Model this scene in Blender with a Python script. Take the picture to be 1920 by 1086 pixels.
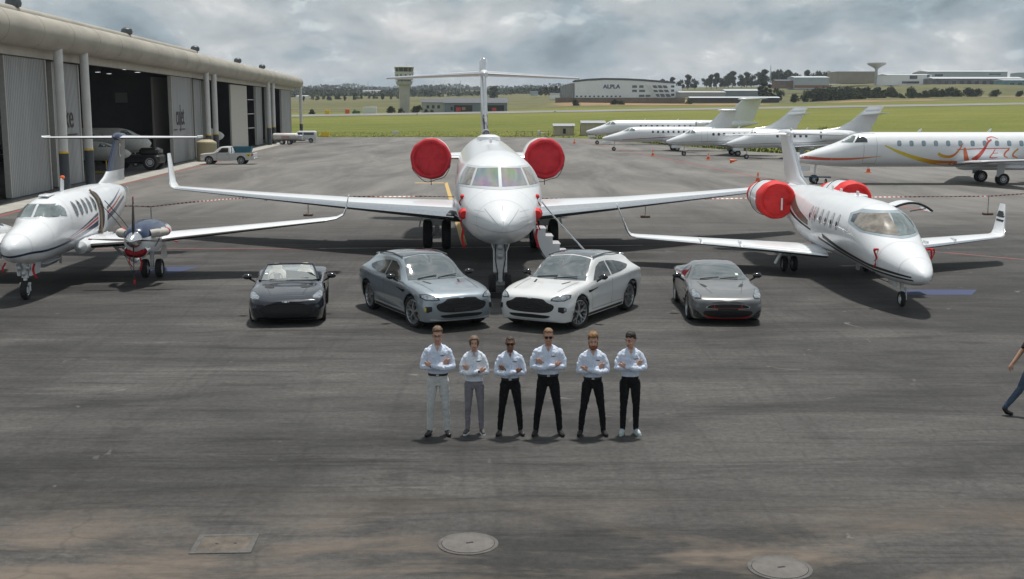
import bpy, bmesh, math, random
import numpy as np
from mathutils import Vector, Matrix
from mathutils.bvhtree import BVHTree

random.seed(7)
rad = math.radians
scene = bpy.context.scene
for o in list(bpy.data.objects):
    bpy.data.objects.remove(o)
col = scene.collection

# ---------------------------------------------------------------- camera
cam_data = bpy.data.cameras.new('camera')
cam = bpy.data.objects.new('camera', cam_data)
col.objects.link(cam)
cam_data.sensor_width = 36.0
cam_data.lens = 41.25
cam_data.clip_start = 0.3
cam_data.clip_end = 30000
cam.location = (0, 0, 5.4)
cam.rotation_euler = (rad(90 - 8.785), 0, 0)
scene.camera = cam
scene.render.resolution_x = 1024
scene.render.resolution_y = 579

# ---------------------------------------------------------------- sky and sun
SUN_EL, SUN_AZ = 74.0, 20.0          # azimuth from +Y towards +X: the sun stands high behind the aircraft
SKY_STRENGTH = 0.094
world = bpy.data.worlds.new('World')
scene.world = world
world.use_nodes = True
wn, wl = world.node_tree.nodes, world.node_tree.links
wn.clear()


def wnode(t, **k):
    n = wn.new(t)
    for a, b in k.items():
        setattr(n, a, b)
    return n


sky = wnode('ShaderNodeTexSky', sky_type='NISHITA', sun_disc=False)
sky.sun_elevation = rad(SUN_EL)
sky.sun_rotation = rad(SUN_AZ)
sky.altitude = 1400
sky.dust_density = 2.0
tc = wnode('ShaderNodeTexCoord')
mp = wnode('ShaderNodeMapping')
mp.inputs['Scale'].default_value = (1.0, 1.0, 2.1)
mp.inputs['Location'].default_value = (0.37, 0.0, 0.12)
wl.new(tc.outputs['Generated'], mp.inputs['Vector'])


def wnoise(scale, detail, rough, dist=0.0, vec=mp):
    n = wnode('ShaderNodeTexNoise')
    n.inputs['Scale'].default_value = scale
    n.inputs['Detail'].default_value = detail
    n.inputs['Roughness'].default_value = rough
    n.inputs['Distortion'].default_value = dist
    wl.new(vec.outputs[0], n.inputs['Vector'])
    return n


def wramp(src, stops):
    r = wnode('ShaderNodeValToRGB')
    r.color_ramp.interpolation = 'EASE'
    els = r.color_ramp.elements
    while len(els) < len(stops):
        els.new(0.5)
    for e, (p, c) in zip(els, stops):
        e.position = p
        e.color = c
    wl.new(src, r.inputs['Fac'])
    return r


def g(v, t=(1, 1, 1)):
    return (v * t[0], v * t[1], v * t[2], 1)


def wmix(a, b, fac, bt='MIX'):
    m = wnode('ShaderNodeMix', data_type='RGBA', blend_type=bt)
    for s, v in ((0, fac), (6, a), (7, b)):
        if isinstance(v, (int, float)):
            m.inputs[s].default_value = v
        elif isinstance(v, tuple):
            m.inputs[s].default_value = v
        else:
            wl.new(v, m.inputs[s])
    return m.outputs[2]


n_big = wnoise(8.5, 6.0, 0.52, 0.3)
n_det = wnoise(24.0, 9.0, 0.6, 0.25)
n_cov = wnoise(3.6, 6.0, 0.55, 0.2)
BT = (0.93, 1.0, 1.06)
base = wramp(n_big.outputs['Fac'], [(0.30, g(2.7, (0.76, 1.0, 1.17))), (0.42, g(4.2, (0.82, 1.0, 1.11))), (0.54, g(5.6, (0.92, 1.0, 1.04))), (0.68, g(7.8, (1.0, 1.0, 0.99)))])
puff = wramp(n_det.outputs['Fac'], [(0.38, g(0.88)), (0.50, g(1.0)), (0.57, g(1.06)), (0.66, g(1.45, (1.0, 0.98, 0.95)))])
cloud = wmix(base.outputs[0], puff.outputs[0], 0.75, 'MULTIPLY')
cover = wramp(n_cov.outputs['Fac'], [(0.30, g(0.72)), (0.46, g(1.0))])
skyc = wmix(sky.outputs[0], cloud, cover.outputs[0])
bgd = wnode('ShaderNodeBackground')
bgd.inputs['Strength'].default_value = SKY_STRENGTH
wl.new(skyc, bgd.inputs['Color'])
wout = wnode('ShaderNodeOutputWorld')
wl.new(bgd.outputs[0], wout.inputs['Surface'])

sun_data = bpy.data.lights.new('sun', 'SUN')
sun_data.energy = 4.2
sun_data.angle = rad(4.0)
sun_data.color = (1.0, 0.955, 0.9)
sun = bpy.data.objects.new('sun', sun_data)
col.objects.link(sun)
sd = Vector((math.sin(rad(SUN_AZ)) * math.cos(rad(SUN_EL)), math.cos(rad(SUN_AZ)) * math.cos(rad(SUN_EL)), math.sin(rad(SUN_EL))))
sun.rotation_euler = sd.to_track_quat('Z', 'Y').to_euler()
sun.location = (0, 0, 60)

vs = scene.view_settings
vs.view_transform = 'Standard'
vs.look = 'None'
vs.exposure = 0.0
vs.gamma = 1.0
vs.use_curve_mapping = False

# ---------------------------------------------------------------- materials
MATS = {}


def srgb(r, g_, b):
    def f(c):
        c /= 255.0
        return c / 12.92 if c <= 0.04045 else ((c + 0.055) / 1.055) ** 2.4
    return (f(r), f(g_), f(b))


def mat(name, color, rough=0.5, metal=0.0, vary=0.08, scale=6.0, bump=0.0, bscale=40.0, coat=0.0, stretch=(1, 1, 1), spec=0.5, color2=None, emit=0, alpha=1, trans=0):
    """Principled material with procedural colour variation and fine relief."""
    if name in MATS:
        return MATS[name]
    m = bpy.data.materials.new(name)
    m.use_nodes = True
    n, l = m.node_tree.nodes, m.node_tree.links
    b = n['Principled BSDF']
    b.inputs['Roughness'].default_value = rough
    b.inputs['Metallic'].default_value = metal
    b.inputs['Coat Weight'].default_value = coat
    b.inputs['Coat Roughness'].default_value = 0.06
    b.inputs['Specular IOR Level'].default_value = spec
    b.inputs['Transmission Weight'].default_value = trans
    t = n.new('ShaderNodeTexCoord')
    mp_ = n.new('ShaderNodeMapping')
    mp_.inputs['Scale'].default_value = stretch
    l.new(t.outputs['Object'], mp_.inputs['Vector'])
    nz = n.new('ShaderNodeTexNoise')
    nz.inputs['Scale'].default_value = scale
    nz.inputs['Detail'].default_value = 5
    nz.inputs['Roughness'].default_value = 0.6
    l.new(mp_.outputs[0], nz.inputs['Vector'])
    r = n.new('ShaderNodeValToRGB')
    r.color_ramp.elements[0].position = 0.3
    r.color_ramp.elements[1].position = 0.7
    lo = color2 if color2 else tuple(c * (1 - vary) for c in color)
    hi = color if color2 else tuple(min(1, c * (1 + vary)) for c in color)
    r.color_ramp.elements[0].color = (*lo, 1)
    r.color_ramp.elements[1].color = (*hi, 1)
    l.new(nz.outputs['Fac'], r.inputs['Fac'])
    l.new(r.outputs[0], b.inputs['Base Color'])
    if emit:
        l.new(r.outputs[0], b.inputs['Emission Color'])
        b.inputs['Emission Strength'].default_value = emit
    if bump:
        nb = n.new('ShaderNodeTexNoise')
        nb.inputs['Scale'].default_value = bscale
        nb.inputs['Detail'].default_value = 4
        l.new(mp_.outputs[0], nb.inputs['Vector'])
        bp = n.new('ShaderNodeBump')
        bp.inputs['Strength'].default_value = bump
        bp.inputs['Distance'].default_value = 0.02
        l.new(nb.outputs['Fac'], bp.inputs['Height'])
        l.new(bp.outputs[0], b.inputs['Normal'])
    MATS[name] = m
    return m


WHITE = mat('white_aircraft_paint', (0.74, 0.76, 0.78), 0.28, vary=0.03, scale=2.0, coat=0.5)
GREYW = mat('pale_grey_paint', (0.52, 0.54, 0.56), 0.35, vary=0.05, scale=2.0, coat=0.3)
CHROME = mat('polished_metal', (0.72, 0.73, 0.75), 0.22, 1.0, vary=0.05)
STEEL = mat('dull_steel', (0.45, 0.46, 0.47), 0.4, 0.9, vary=0.12, scale=12)
GEARW = mat('gear_white_enamel', (0.72, 0.74, 0.75), 0.45, vary=0.15, scale=9)
RUBBER = mat('tyre_rubber', (0.02, 0.02, 0.021), 0.85, vary=0.25, scale=15, bump=0.2)
BLACK = mat('black_trim', (0.013, 0.013, 0.014), 0.5, vary=0.2)
GLOSSB = mat('gloss_black', (0.008, 0.008, 0.009), 0.12, vary=0.1, coat=0.6)
BOOT = mat('black_deice_rubber', (0.018, 0.018, 0.02), 0.6, vary=0.3, scale=4)
GLASSD = mat('dark_tinted_glass', (0.015, 0.018, 0.02), 0.05, vary=0.2, coat=0.8, spec=0.8)
REDC = mat('red_cover_cloth', (0.42, 0.012, 0.022), 0.75, vary=0.2, scale=3.0, bump=1.0, bscale=5)
REDC2 = mat('bright_red_cover_cloth', (0.62, 0.02, 0.02), 0.7, vary=0.15, scale=3.0, bump=1.0, bscale=5)
REDF = mat('red_flag_cloth', (0.45, 0.01, 0.015), 0.7, vary=0.2)
NAVY = mat('navy_stripe_paint', (0.011, 0.026, 0.075), 0.3, vary=0.08, coat=0.4)
REDS = mat('red_stripe_paint', (0.42, 0.03, 0.03), 0.3, vary=0.08, coat=0.4)
ORANGE = mat('orange_plastic', (0.7, 0.12, 0.02), 0.5, vary=0.15)
YELLOWP = mat('yellow_plastic', (0.75, 0.5, 0.02), 0.5, vary=0.15)
PLW = mat('white_plastic', (0.7, 0.7, 0.7), 0.5, vary=0.06)
CONC = mat('pale_concrete', (0.34, 0.33, 0.30), 0.85, vary=0.2, scale=0.8, bump=0.2)


# ---------------------------------------------------------------- mesh building
def mono(xs, ys):
    """monotone cubic interpolant (pchip)"""
    xs, ys = np.array(xs, float), np.array(ys, float)
    hh = np.diff(xs)
    d = np.diff(ys) / hh
    m = np.zeros_like(ys)
    for i in range(1, len(xs) - 1):
        if d[i - 1] * d[i] > 0:
            w1, w2 = 2 * hh[i] + hh[i - 1], hh[i] + 2 * hh[i - 1]
            m[i] = (w1 + w2) / (w1 / d[i - 1] + w2 / d[i])
    m[0], m[-1] = d[0], d[-1]

    def f(x):
        x = min(max(x, xs[0]), xs[-1])
        i = min(max(int(np.searchsorted(xs, x) - 1), 0), len(xs) - 2)
        t = (x - xs[i]) / hh[i]
        return float((2 * t**3 - 3 * t**2 + 1) * ys[i] + (t**3 - 2 * t**2 + t) * hh[i] * m[i] + (-2 * t**3 + 3 * t**2) * ys[i + 1] + (t**3 - t**2) * hh[i] * m[i + 1])
    return f


def catmull(pts, n, closed=False):
    P = [np.array(p, float) for p in pts]
    N = len(P)
    out = []
    segs = N if closed else N - 1
    for i in range(segs):
        if closed:
            a, b, c, d = P[(i - 1) % N], P[i], P[(i + 1) % N], P[(i + 2) % N]
        else:
            b, c = P[i], P[i + 1]
            a = P[i - 1] if i > 0 else 2 * b - c
            d = P[i + 2] if i + 2 < N else 2 * c - b
        for k in range(n):
            t = k / n
            out.append(0.5 * (2 * b + (c - a) * t + (2 * a - 5 * b + 4 * c - d) * t * t + (3 * b - a - 3 * c + d) * t**3))
    if not closed:
        out.append(P[-1])
    return out


class MB:
    """collects shapes; build() links them as one mesh object"""

    def __init__(self):
        self.v, self.f, self.m = [], [], []

    def add(self, vs_, fs, m=0):
        k = len(self.v)
        self.v += [tuple(map(float, p)) for p in vs_]
        for f in fs:
            self.f.append(tuple(i + k for i in f))
            self.m.append(m)
        return self

    def box(self, c, s, m=0, rz=0.0, rx=0.0, ry=0.0, bev=0.0):
        hx, hy, hz = s[0] / 2, s[1] / 2, s[2] / 2
        R = Matrix.Rotation(rz, 3, 'Z') @ Matrix.Rotation(ry, 3, 'Y') @ Matrix.Rotation(rx, 3, 'X')
        if bev <= 0:
            p = [(-hx, -hy, -hz), (hx, -hy, -hz), (hx, hy, -hz), (-hx, hy, -hz), (-hx, -hy, hz), (hx, -hy, hz), (hx, hy, hz), (-hx, hy, hz)]
            fs = [(3, 2, 1, 0), (4, 5, 6, 7), (0, 1, 5, 4), (1, 2, 6, 5), (2, 3, 7, 6), (3, 0, 4, 7)]
        else:
            b = min(bev, hx * .9, hy * .9, hz * .9)
            p, fs = [], []
            for z, k in ((-hz, b), (-hz + b, 0), (hz - b, 0), (hz, b)):
                X, Y = hx - k, hy - k
                q = min(b, X * .9, Y * .9) if k == 0 else b * .5
                p += [(-X + q, -Y, z), (X - q, -Y, z), (X, -Y + q, z), (X, Y - q, z), (X - q, Y, z), (-X + q, Y, z), (-X, Y - q, z), (-X, -Y + q, z)]
            for r in range(3):
                for i in range(8):
                    j = (i + 1) % 8
                    fs.append((r * 8 + i, r * 8 + j, r * 8 + 8 + j, r * 8 + 8 + i))
            fs += [tuple(reversed(range(8))), tuple(range(24, 32))]
        C = Vector(c)
        return self.add([C + R @ Vector(q) for q in p], fs, m)

    def loft(self, rings, closed=True, cap0=True, cap1=True, m=0):
        n = len(rings[0])
        vs_, fs = [], []
        for r in rings:
            vs_ += list(r)
        for i in range(len(rings) - 1):
            for j in range(n if closed else n - 1):
                k = (j + 1) % n
                fs.append((i * n + j, i * n + k, (i + 1) * n + k, (i + 1) * n + j))
        if closed and cap0:
            fs.append(tuple(reversed(range(n))))
        if closed and cap1:
            o = (len(rings) - 1) * n
            fs.append(tuple(o + i for i in range(n)))
        return self.add(vs_, fs, m)

    def lathe(self, prof, c=(0, 0, 0), axis='Y', n=24, m=0, cap0=True, cap1=True, R=None):
        """prof: list of (along axis, radius)"""
        rings = []
        for a, r in prof:
            ring = []
            for i in range(n):
                t = 2 * math.pi * i / n
                p, q = r * math.cos(t), r * math.sin(t)
                v = {'Y': (p, a, q), 'X': (a, q, p), 'Z': (q, p, a)}[axis]
                if R is not None:
                    v = R @ Vector(v)
                ring.append((c[0] + v[0], c[1] + v[1], c[2] + v[2]))
            rings.append(ring)
        return self.loft(rings, True, cap0, cap1, m)

    def tube(self, pts, r, n=8, m=0, caps=True):
        P = [Vector(p) for p in pts]
        rr = r if isinstance(r, (list, tuple)) else [r] * len(P)
        rings = []
        prev = None
        for i, p in enumerate(P):
            d = (P[min(i + 1, len(P) - 1)] - P[max(i - 1, 0)]).normalized()
            if prev is None:
                a = Vector((0, 0, 1)) if abs(d.z) < 0.9 else Vector((1, 0, 0))
                u = d.cross(a).normalized()
            else:
                u = (prev - d * prev.dot(d)).normalized()
            prev = u
            w = d.cross(u)
            rings.append([p + rr[i] * (math.cos(2 * math.pi * k / n) * u + math.sin(2 * math.pi * k / n) * w) for k in range(n)])
        return self.loft(rings, True, caps, caps, m)

    def prism(self, poly, axis, a0, a1, m=0):
        """extrude 2D polygon along axis; poly in the other two coords (XY / YZ / XZ order)"""
        def P(p, a):
            return {'Z': (p[0], p[1], a), 'X': (a, p[0], p[1]), 'Y': (p[0], a, p[1])}[axis]
        n = len(poly)
        vs_ = [P(p, a0) for p in poly] + [P(p, a1) for p in poly]
        fs = [tuple(range(n)), tuple(range(2 * n - 1, n - 1, -1))]
        for i in range(n):
            j = (i + 1) % n
            fs.append((i, i + n, j + n, j))
        return self.add(vs_, fs, m)

    def mesh(self, name):
        me = bpy.data.meshes.new(name)
        me.from_pydata(self.v, [], self.f)
        me.polygons.foreach_set('material_index', self.m)
        me.update()
        return me

    def build(self, name, mats, parent=None, smooth=35, fix=True):
        me = self.mesh(name)
        return finish(name, me, mats, parent, smooth, fix)


def finish(name, me, mats, parent=None, smooth=35, fix=True):
    for m in (mats if isinstance(mats, (list, tuple)) else [mats]):
        me.materials.append(m)
    if fix:
        bm = bmesh.new()
        bm.from_mesh(me)
        bmesh.ops.recalc_face_normals(bm, faces=bm.faces)
        bm.to_mesh(me)
        bm.free()
    if smooth:
        me.polygons.foreach_set('use_smooth', [True] * len(me.polygons))
        me.set_sharp_from_angle(angle=rad(smooth))
    me.update()
    o = bpy.data.objects.new(name, me)
    col.objects.link(o)
    if parent is not None:
        o.parent = parent
    return o


def tag(o, label=None, cat=None, group=None, kind=None):
    if label:
        o['label'] = label
    if cat:
        o['category'] = cat
    if group:
        o['group'] = group
    if kind:
        o['kind'] = kind
    return o


def thing(name, label, cat, loc=(0, 0, 0), rz=0.0, group=None, scale=None):
    o = bpy.data.objects.new(name, None)
    o.empty_display_size = 0.3
    col.objects.link(o)
    o.location = loc
    o.rotation_euler = (0, 0, rz)
    if scale:
        o.scale = (scale,) * 3 if isinstance(scale, (int, float)) else scale
    return tag(o, label, cat, group)


def kids(o):
    return [c for c in KIDS.get(o.name, [])]


KIDS = {}


def copy_tree(o, parent=None, table=None):
    if table is None:
        table = {}
        for x in bpy.data.objects:
            if x.parent is not None:
                table.setdefault(x.parent.name, []).append(x)
    c = o.copy()
    col.objects.link(c)
    if parent is not None:
        c.parent = parent
    for ch in table.get(o.name, []):
        copy_tree(ch, c, table)
    return c


def bvh_of(*objs):
    vs_, fs = [], []
    for o in objs:
        k = len(vs_)
        vs_ += [v.co.copy() for v in o.data.vertices]
        fs += [tuple(k + i for i in p.vertices) for p in o.data.polygons]
    return BVHTree.FromPolygons(vs_, fs)


def decal(name, bvh, poly, view, mats, parent, off=0.006, grid=0.12, start=None, depth=60.0, maxd=None, thick=0.0):
    """lay a 2D outline onto a surface by projecting along `view`.
    view 'front': poly in (x,z), looks +Y; 'side+': poly in (y,z) from +X; 'side-': from -X; 'top': poly in (x,y) looking down; 'bottom'."""
    vd = e1 = e2 = None
    if not isinstance(view, str):                      # oblique: poly holds 3D points near the surface
        vd = Vector(view).normalized()
        e1 = vd.cross(Vector((0, 0, 1))).normalized()
        e2 = e1.cross(vd).normalized()
        poly = [(Vector(p).dot(e1), Vector(p).dot(e2)) for p in poly]
        view = 'dir'
    bm = bmesh.new()
    vs_ = [bm.verts.new((p[0], p[1], 0)) for p in poly]
    bm.faces.new(vs_)
    bmesh.ops.triangulate(bm, faces=bm.faces[:])
    xs = [p[0] for p in poly]
    ys = [p[1] for p in poly]
    for axis, lo, hi in ((0, min(xs), max(xs)), (1, min(ys), max(ys))):
        k = int((hi - lo) / grid)
        for i in range(1, k + 1):
            t = lo + (hi - lo) * i / (k + 1)
            co = (t, 0, 0) if axis == 0 else (0, t, 0)
            no = (1, 0, 0) if axis == 0 else (0, 1, 0)
            bmesh.ops.bisect_plane(bm, geom=bm.verts[:] + bm.edges[:] + bm.faces[:], plane_co=co, plane_no=no)
    D = start if start is not None else depth / 2
    dead = []
    for v in bm.verts:
        a, b = v.co.x, v.co.y
        if view == 'front':
            o_, d_ = Vector((a, -D, b)), Vector((0, 1, 0))
        elif view == 'back':
            o_, d_ = Vector((a, D, b)), Vector((0, -1, 0))
        elif view == 'side+':
            o_, d_ = Vector((D, a, b)), Vector((-1, 0, 0))
        elif view == 'side-':
            o_, d_ = Vector((-D, a, b)), Vector((1, 0, 0))
        elif view == 'top':
            o_, d_ = Vector((a, b, D)), Vector((0, 0, -1))
        elif view == 'bottom':
            o_, d_ = Vector((a, b, -D)), Vector((0, 0, 1))
        else:
            o_, d_ = e1 * a + e2 * b - vd * D, vd
        hit, nrm, idx, dist = bvh.ray_cast(o_, d_)
        if hit is None or (maxd is not None and dist > maxd):
            dead.append(v)
            continue
        if nrm.dot(d_) > 0:
            nrm = -nrm
        nn = (nrm - d_ * 0.6).normalized()
        v.co = hit + nn * off
    bmesh.ops.delete(bm, geom=dead, context='VERTS')
    if thick:
        pass
    me = bpy.data.meshes.new(name)
    # orient towards the viewer side
    bm.normal_update()
    dv = {'front': Vector((0, -1, 0)), 'back': Vector((0, 1, 0)), 'side+': Vector((1, 0, 0)), 'side-': Vector((-1, 0, 0)), 'top': Vector((0, 0, 1)), 'bottom': Vector((0, 0, -1)), 'dir': -vd if vd else None}[view]
    bad = [f for f in bm.faces if f.normal.dot(dv) < 0]
    bmesh.ops.reverse_faces(bm, faces=bad)
    bm.to_mesh(me)
    bm.free()
    return finish(name, me, mats, parent, 30, fix=False)


def rrect(cx, cy, w, h, r=0.3, n=4):
    """rounded rectangle outline; r as a share of the shorter side"""
    q = min(w, h) * r
    out = []
    for sx, sy, a0 in ((1, 1, 0), (-1, 1, 90), (-1, -1, 180), (1, -1, 270)):
        for i in range(n + 1):
            t = rad(a0 + 90 * i / n)
            out.append((cx + sx * (w / 2 - q) + q * math.cos(t), cy + sy * (h / 2 - q) + q * math.sin(t)))
    return out


def ell(cx, cy, a, b, n=18):
    return [(cx + a * math.cos(2 * math.pi * i / n), cy + b * math.sin(2 * math.pi * i / n)) for i in range(n)]


def strip(top, bot, n=3):
    """polygon between two polylines, smoothed"""
    t = catmull([(p[0], p[1], 0) for p in top], n)
    b = catmull([(p[0], p[1], 0) for p in bot], n)
    return [(p[0], p[1]) for p in t] + [(p[0], p[1]) for p in reversed(b)]


def text_mesh(name, s, size, mats, parent, shear=0.0, extrude=0.004, sx=1.0, bold=0.0):
    cu = bpy.data.curves.new(name + '_curve', 'FONT')
    cu.body = s
    cu.size = size
    cu.extrude = extrude
    cu.shear = shear
    cu.offset = bold
    cu.align_x = 'CENTER'
    tmp = bpy.data.objects.new(name + '_tmp', cu)
    col.objects.link(tmp)
    dg = bpy.context.evaluated_depsgraph_get()
    me = bpy.data.meshes.new_from_object(tmp.evaluated_get(dg))
    bpy.data.objects.remove(tmp)
    bpy.data.curves.remove(cu)
    me.materials.clear()
    for v in me.vertices:
        v.co.x *= sx
    return finish(name, me, mats, parent, 0, fix=False)
# ================================================================ ground
def V2Z(v, y):
    """height of a sight line (photograph row v) at distance y"""
    return 5.4 + (203.0 - v) * y / 2200.0


APRON_EDGE = [(-300, 226), (-60, 225), (-36, 222), (-22, 224), (6, 223), (14, 214), (22, 180), (29, 152), (36, 134), (50, 121), (75, 114), (110, 108), (170, 104), (400, 104)]
EX = [p[0] for p in APRON_EDGE]
EY = [p[1] for p in APRON_EDGE]


def edge_y(x):
    return float(np.interp(x, EX, EY))


TAB = {
    500: ([200, 560, 770, 960, 1050, 1300, 1600, 1920, 2400], [214, 213, 211.5, 210, 206, 201, 192, 187, 186]),
    640: ([200, 560, 770, 960, 1050, 1300, 1480, 1600, 1920, 2400], [203, 203, 201, 199, 194, 193, 191, 184, 181, 182]),
    850: ([200, 560, 770, 960, 1050, 1300, 1480, 1560, 1650, 1750, 1920, 2400], [192, 192, 190, 189, 184, 184, 178, 171, 165, 161, 163, 166]),
    1300: ([200, 560, 770, 960, 1100, 1300, 1450, 1600, 1750, 1920, 2400], [184, 184, 180, 177, 176, 168, 163, 157, 157, 160, 164]),
    2600: ([200, 560, 770, 960, 1100, 1300, 1600, 1920, 2400], [173, 172, 173, 172, 172, 170, 166, 166, 168]),
    5200: ([200, 400, 560, 700, 820, 960, 1150, 1300, 1600, 1920, 2400], [166, 167, 166, 168, 165, 168, 167, 166, 165, 168, 166]),
}
TY = sorted(TAB)


def ground_z(x, y):
    ye = edge_y(x)
    if y < ye:
        return -0.08
    u = 960 + 2200 * x / y
    zr = 3.5 + 0.0165 * max(-120, min(220, x))          # height of the runway strip
    def ztab(k):
        yy = TY[k]
        return V2Z(float(np.interp(u, *TAB[yy])), yy)
    if y < 400:
        d = (y - ye) / (400 - ye)
        return -0.08 + (zr + 0.08) * (d * 0.55 + 0.45 * min(1, d * 1.6)) / (1.0)
    if y < 425:
        return zr + .9 * (y - 400) / 25
    if y < TY[0]:
        t = (y - 425) / (TY[0] - 425)
        return (zr + .9) * (1 - t) + ztab(0) * t
    for k in range(len(TY) - 1):
        if y <= TY[k + 1]:
            t = (y - TY[k]) / (TY[k + 1] - TY[k])
            t = t * t * (3 - 2 * t) * 0.5 + t * 0.5
            return ztab(k) * (1 - t) + ztab(k + 1) * t
    return ztab(len(TY) - 1) - (y - TY[-1]) * 0.02


def node_mat(name):
    m = bpy.data.materials.new(name)
    m.use_nodes = True
    n, l = m.node_tree.nodes, m.node_tree.links
    return m, n, l, n['Principled BSDF']


def nnoise(n, l, vec, scale, detail=5, rough=0.6, dist=0.0):
    z = n.new('ShaderNodeTexNoise')
    z.inputs['Scale'].default_value = scale
    z.inputs['Detail'].default_value = detail
    z.inputs['Roughness'].default_value = rough
    z.inputs['Distortion'].default_value = dist
    l.new(vec, z.inputs['Vector'])
    return z.outputs['Fac']


def nramp(n, l, src, stops):
    r = n.new('ShaderNodeValToRGB')
    e = r.color_ramp.elements
    while len(e) < len(stops):
        e.new(0.5)
    for q, (p, c) in zip(e, stops):
        q.position = p
        q.color = (c, c, c, 1) if isinstance(c, (int, float)) else (*c, 1)
    l.new(src, r.inputs['Fac'])
    return r.outputs[0]


def nmix(n, l, a, b, fac, bt='MIX'):
    m = n.new('ShaderNodeMix')
    m.data_type = 'RGBA'
    m.blend_type = bt
    for s, v in ((0, fac), (6, a), (7, b)):
        if isinstance(v, (int, float)):
            m.inputs[s].default_value = v if s == 0 else (v, v, v, 1)
        elif isinstance(v, tuple):
            m.inputs[s].default_value = (*v, 1)
        else:
            l.new(v, m.inputs[s])
    return m.outputs[2]


def nmap(n, l, scale=(1, 1, 1), rot=0.0, loc=(0, 0, 0)):
    t = n.new('ShaderNodeTexCoord')
    mp_ = n.new('ShaderNodeMapping')
    mp_.inputs['Scale'].default_value = scale
    mp_.inputs['Rotation'].default_value = (0, 0, rot)
    mp_.inputs['Location'].default_value = loc
    l.new(t.outputs['Object'], mp_.inputs['Vector'])
    return mp_.outputs[0]


def nbox(n, l, vec, axis, a, b, soft):
    """soft window function along an axis of object space"""
    sep = n.new('ShaderNodeSeparateXYZ')
    l.new(vec, sep.inputs[0])
    def mr(f0, f1, t0, t1):
        r = n.new('ShaderNodeMapRange')
        r.inputs[1].default_value, r.inputs[2].default_value = f0, f1
        r.inputs[3].default_value, r.inputs[4].default_value = t0, t1
        r.interpolation_type = 'SMOOTHSTEP'
        l.new(sep.outputs[axis], r.inputs[0])
        return r.outputs[0]
    x = mr(a - soft, a + soft, 0, 1)
    y = mr(b - soft, b + soft, 1, 0)
    m = n.new('ShaderNodeMath')
    m.operation = 'MULTIPLY'
    l.new(x, m.inputs[0])
    l.new(y, m.inputs[1])
    return m.outputs[0]


# ---- asphalt apron
ASPH, n, l, b = node_mat('worn_asphalt')
P0 = nmap(n, l)
PW = nmap(n, l, (0.35, 1.0, 1), 0.05)                      # lanes of wear left by paving and traffic
big = nnoise(n, l, P0, 0.055, 4, 0.6, 0.6)
mid = nnoise(n, l, PW, 0.42, 7, 0.68, 0.5)
wear = nnoise(n, l, nmap(n, l, (0.22, 1.5, 1), 0.02), 0.75, 5, 0.7, 0.8)
fine = nnoise(n, l, P0, 9.0, 4, 0.75)
grit = nnoise(n, l, P0, 75.0, 2, 0.8)
c = nmix(n, l, (0.025, 0.0243, 0.0232), (0.083, 0.0805, 0.077), nramp(n, l, mid, [(0.36, 0), (0.64, 1)]))
c = nmix(n, l, c, nramp(n, l, big, [(0.32, 0.6), (0.5, 1.0), (0.7, 1.32)]), 1.0, 'MULTIPLY')
c = nmix(n, l, c, nramp(n, l, wear, [(0.30, 0.5), (0.44, 0.98), (0.58, 1.02), (0.74, 1.55)]), 0.95, 'MULTIPLY')
c = nmix(n, l, c, nramp(n, l, fine, [(0.28, 0.66), (0.72, 1.36)]), 1.0, 'MULTIPLY')
c = nmix(n, l, c, nramp(n, l, grit, [(0.3, 0.62), (0.7, 1.42)]), 0.9, 'MULTIPLY')
# scuffs and tyre tracks: thin ridges of stretched noise
for (st_, rt_, sc_, k_) in (((0.06, 1.0, 1), 0.03, 1.6, 0.62), ((0.9, 0.07, 1), -0.30, 0.6, 0.82)):
    rg_ = n.new('ShaderNodeMath'); rg_.operation = 'SUBTRACT'; rg_.inputs[1].default_value = .5
    l.new(nnoise(n, l, nmap(n, l, st_, rt_), sc_, 3, 0.55, 0.3), rg_.inputs[0])
    ab_ = n.new('ShaderNodeMath'); ab_.operation = 'ABSOLUTE'
    l.new(rg_.outputs[0], ab_.inputs[0])
    c = nmix(n, l, c, nramp(n, l, ab_.outputs[0], [(0.0, k_), (0.022, 1.0)]), 0.8, 'MULTIPLY')
# the older, paler slab beyond the stands
far_c = nmix(n, l, c, nmix(n, l, (0.085, 0.081, 0.076), (0.225, 0.215, 0.20), nramp(n, l, nnoise(n, l, nmap(n, l, (0.55, 0.10, 1), -0.33), 0.42, 6, 0.68, 0.5), [(0.30, 0), (0.62, 1)])), 0.75)
c = nmix(n, l, c, far_c, nbox(n, l, P0, 1, 60, 400, 14))
# dusty sand that collects at the near edge
dust_n = nnoise(n, l, nmap(n, l, (0.55, 1.2, 1), 0.0, (3.1, 1.7, 0)), 0.55, 6, 0.62, 0.5)
dn = n.new('ShaderNodeMath'); dn.operation = 'MULTIPLY'
l.new(nramp(n, l, dust_n, [(0.44, 0), (0.60, 1)]), dn.inputs[0])
l.new(nbox(n, l, P0, 1, -40, 15.0, 1.6), dn.inputs[1])
c = nmix(n, l, c, (0.17, 0.135, 0.105), nmix(n, l, 0.0, dn.outputs[0], 0.72))
# small pale spills
sp = nnoise(n, l, P0, 1.3, 3, 0.5, 1.2)
c = nmix(n, l, c, (0.2, 0.19, 0.175), nramp(n, l, sp, [(0.70, 0), (0.76, 0.55)]))
# dark oil drips
oil = nnoise(n, l, nmap(n, l, (1, 1, 1), 0, (11, 5, 0)), 0.8, 4, 0.6, 0.6)
c = nmix(n, l, c, (0.025, 0.024, 0.023), nramp(n, l, oil, [(0.68, 0), (0.78, 0.6)]))
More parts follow.
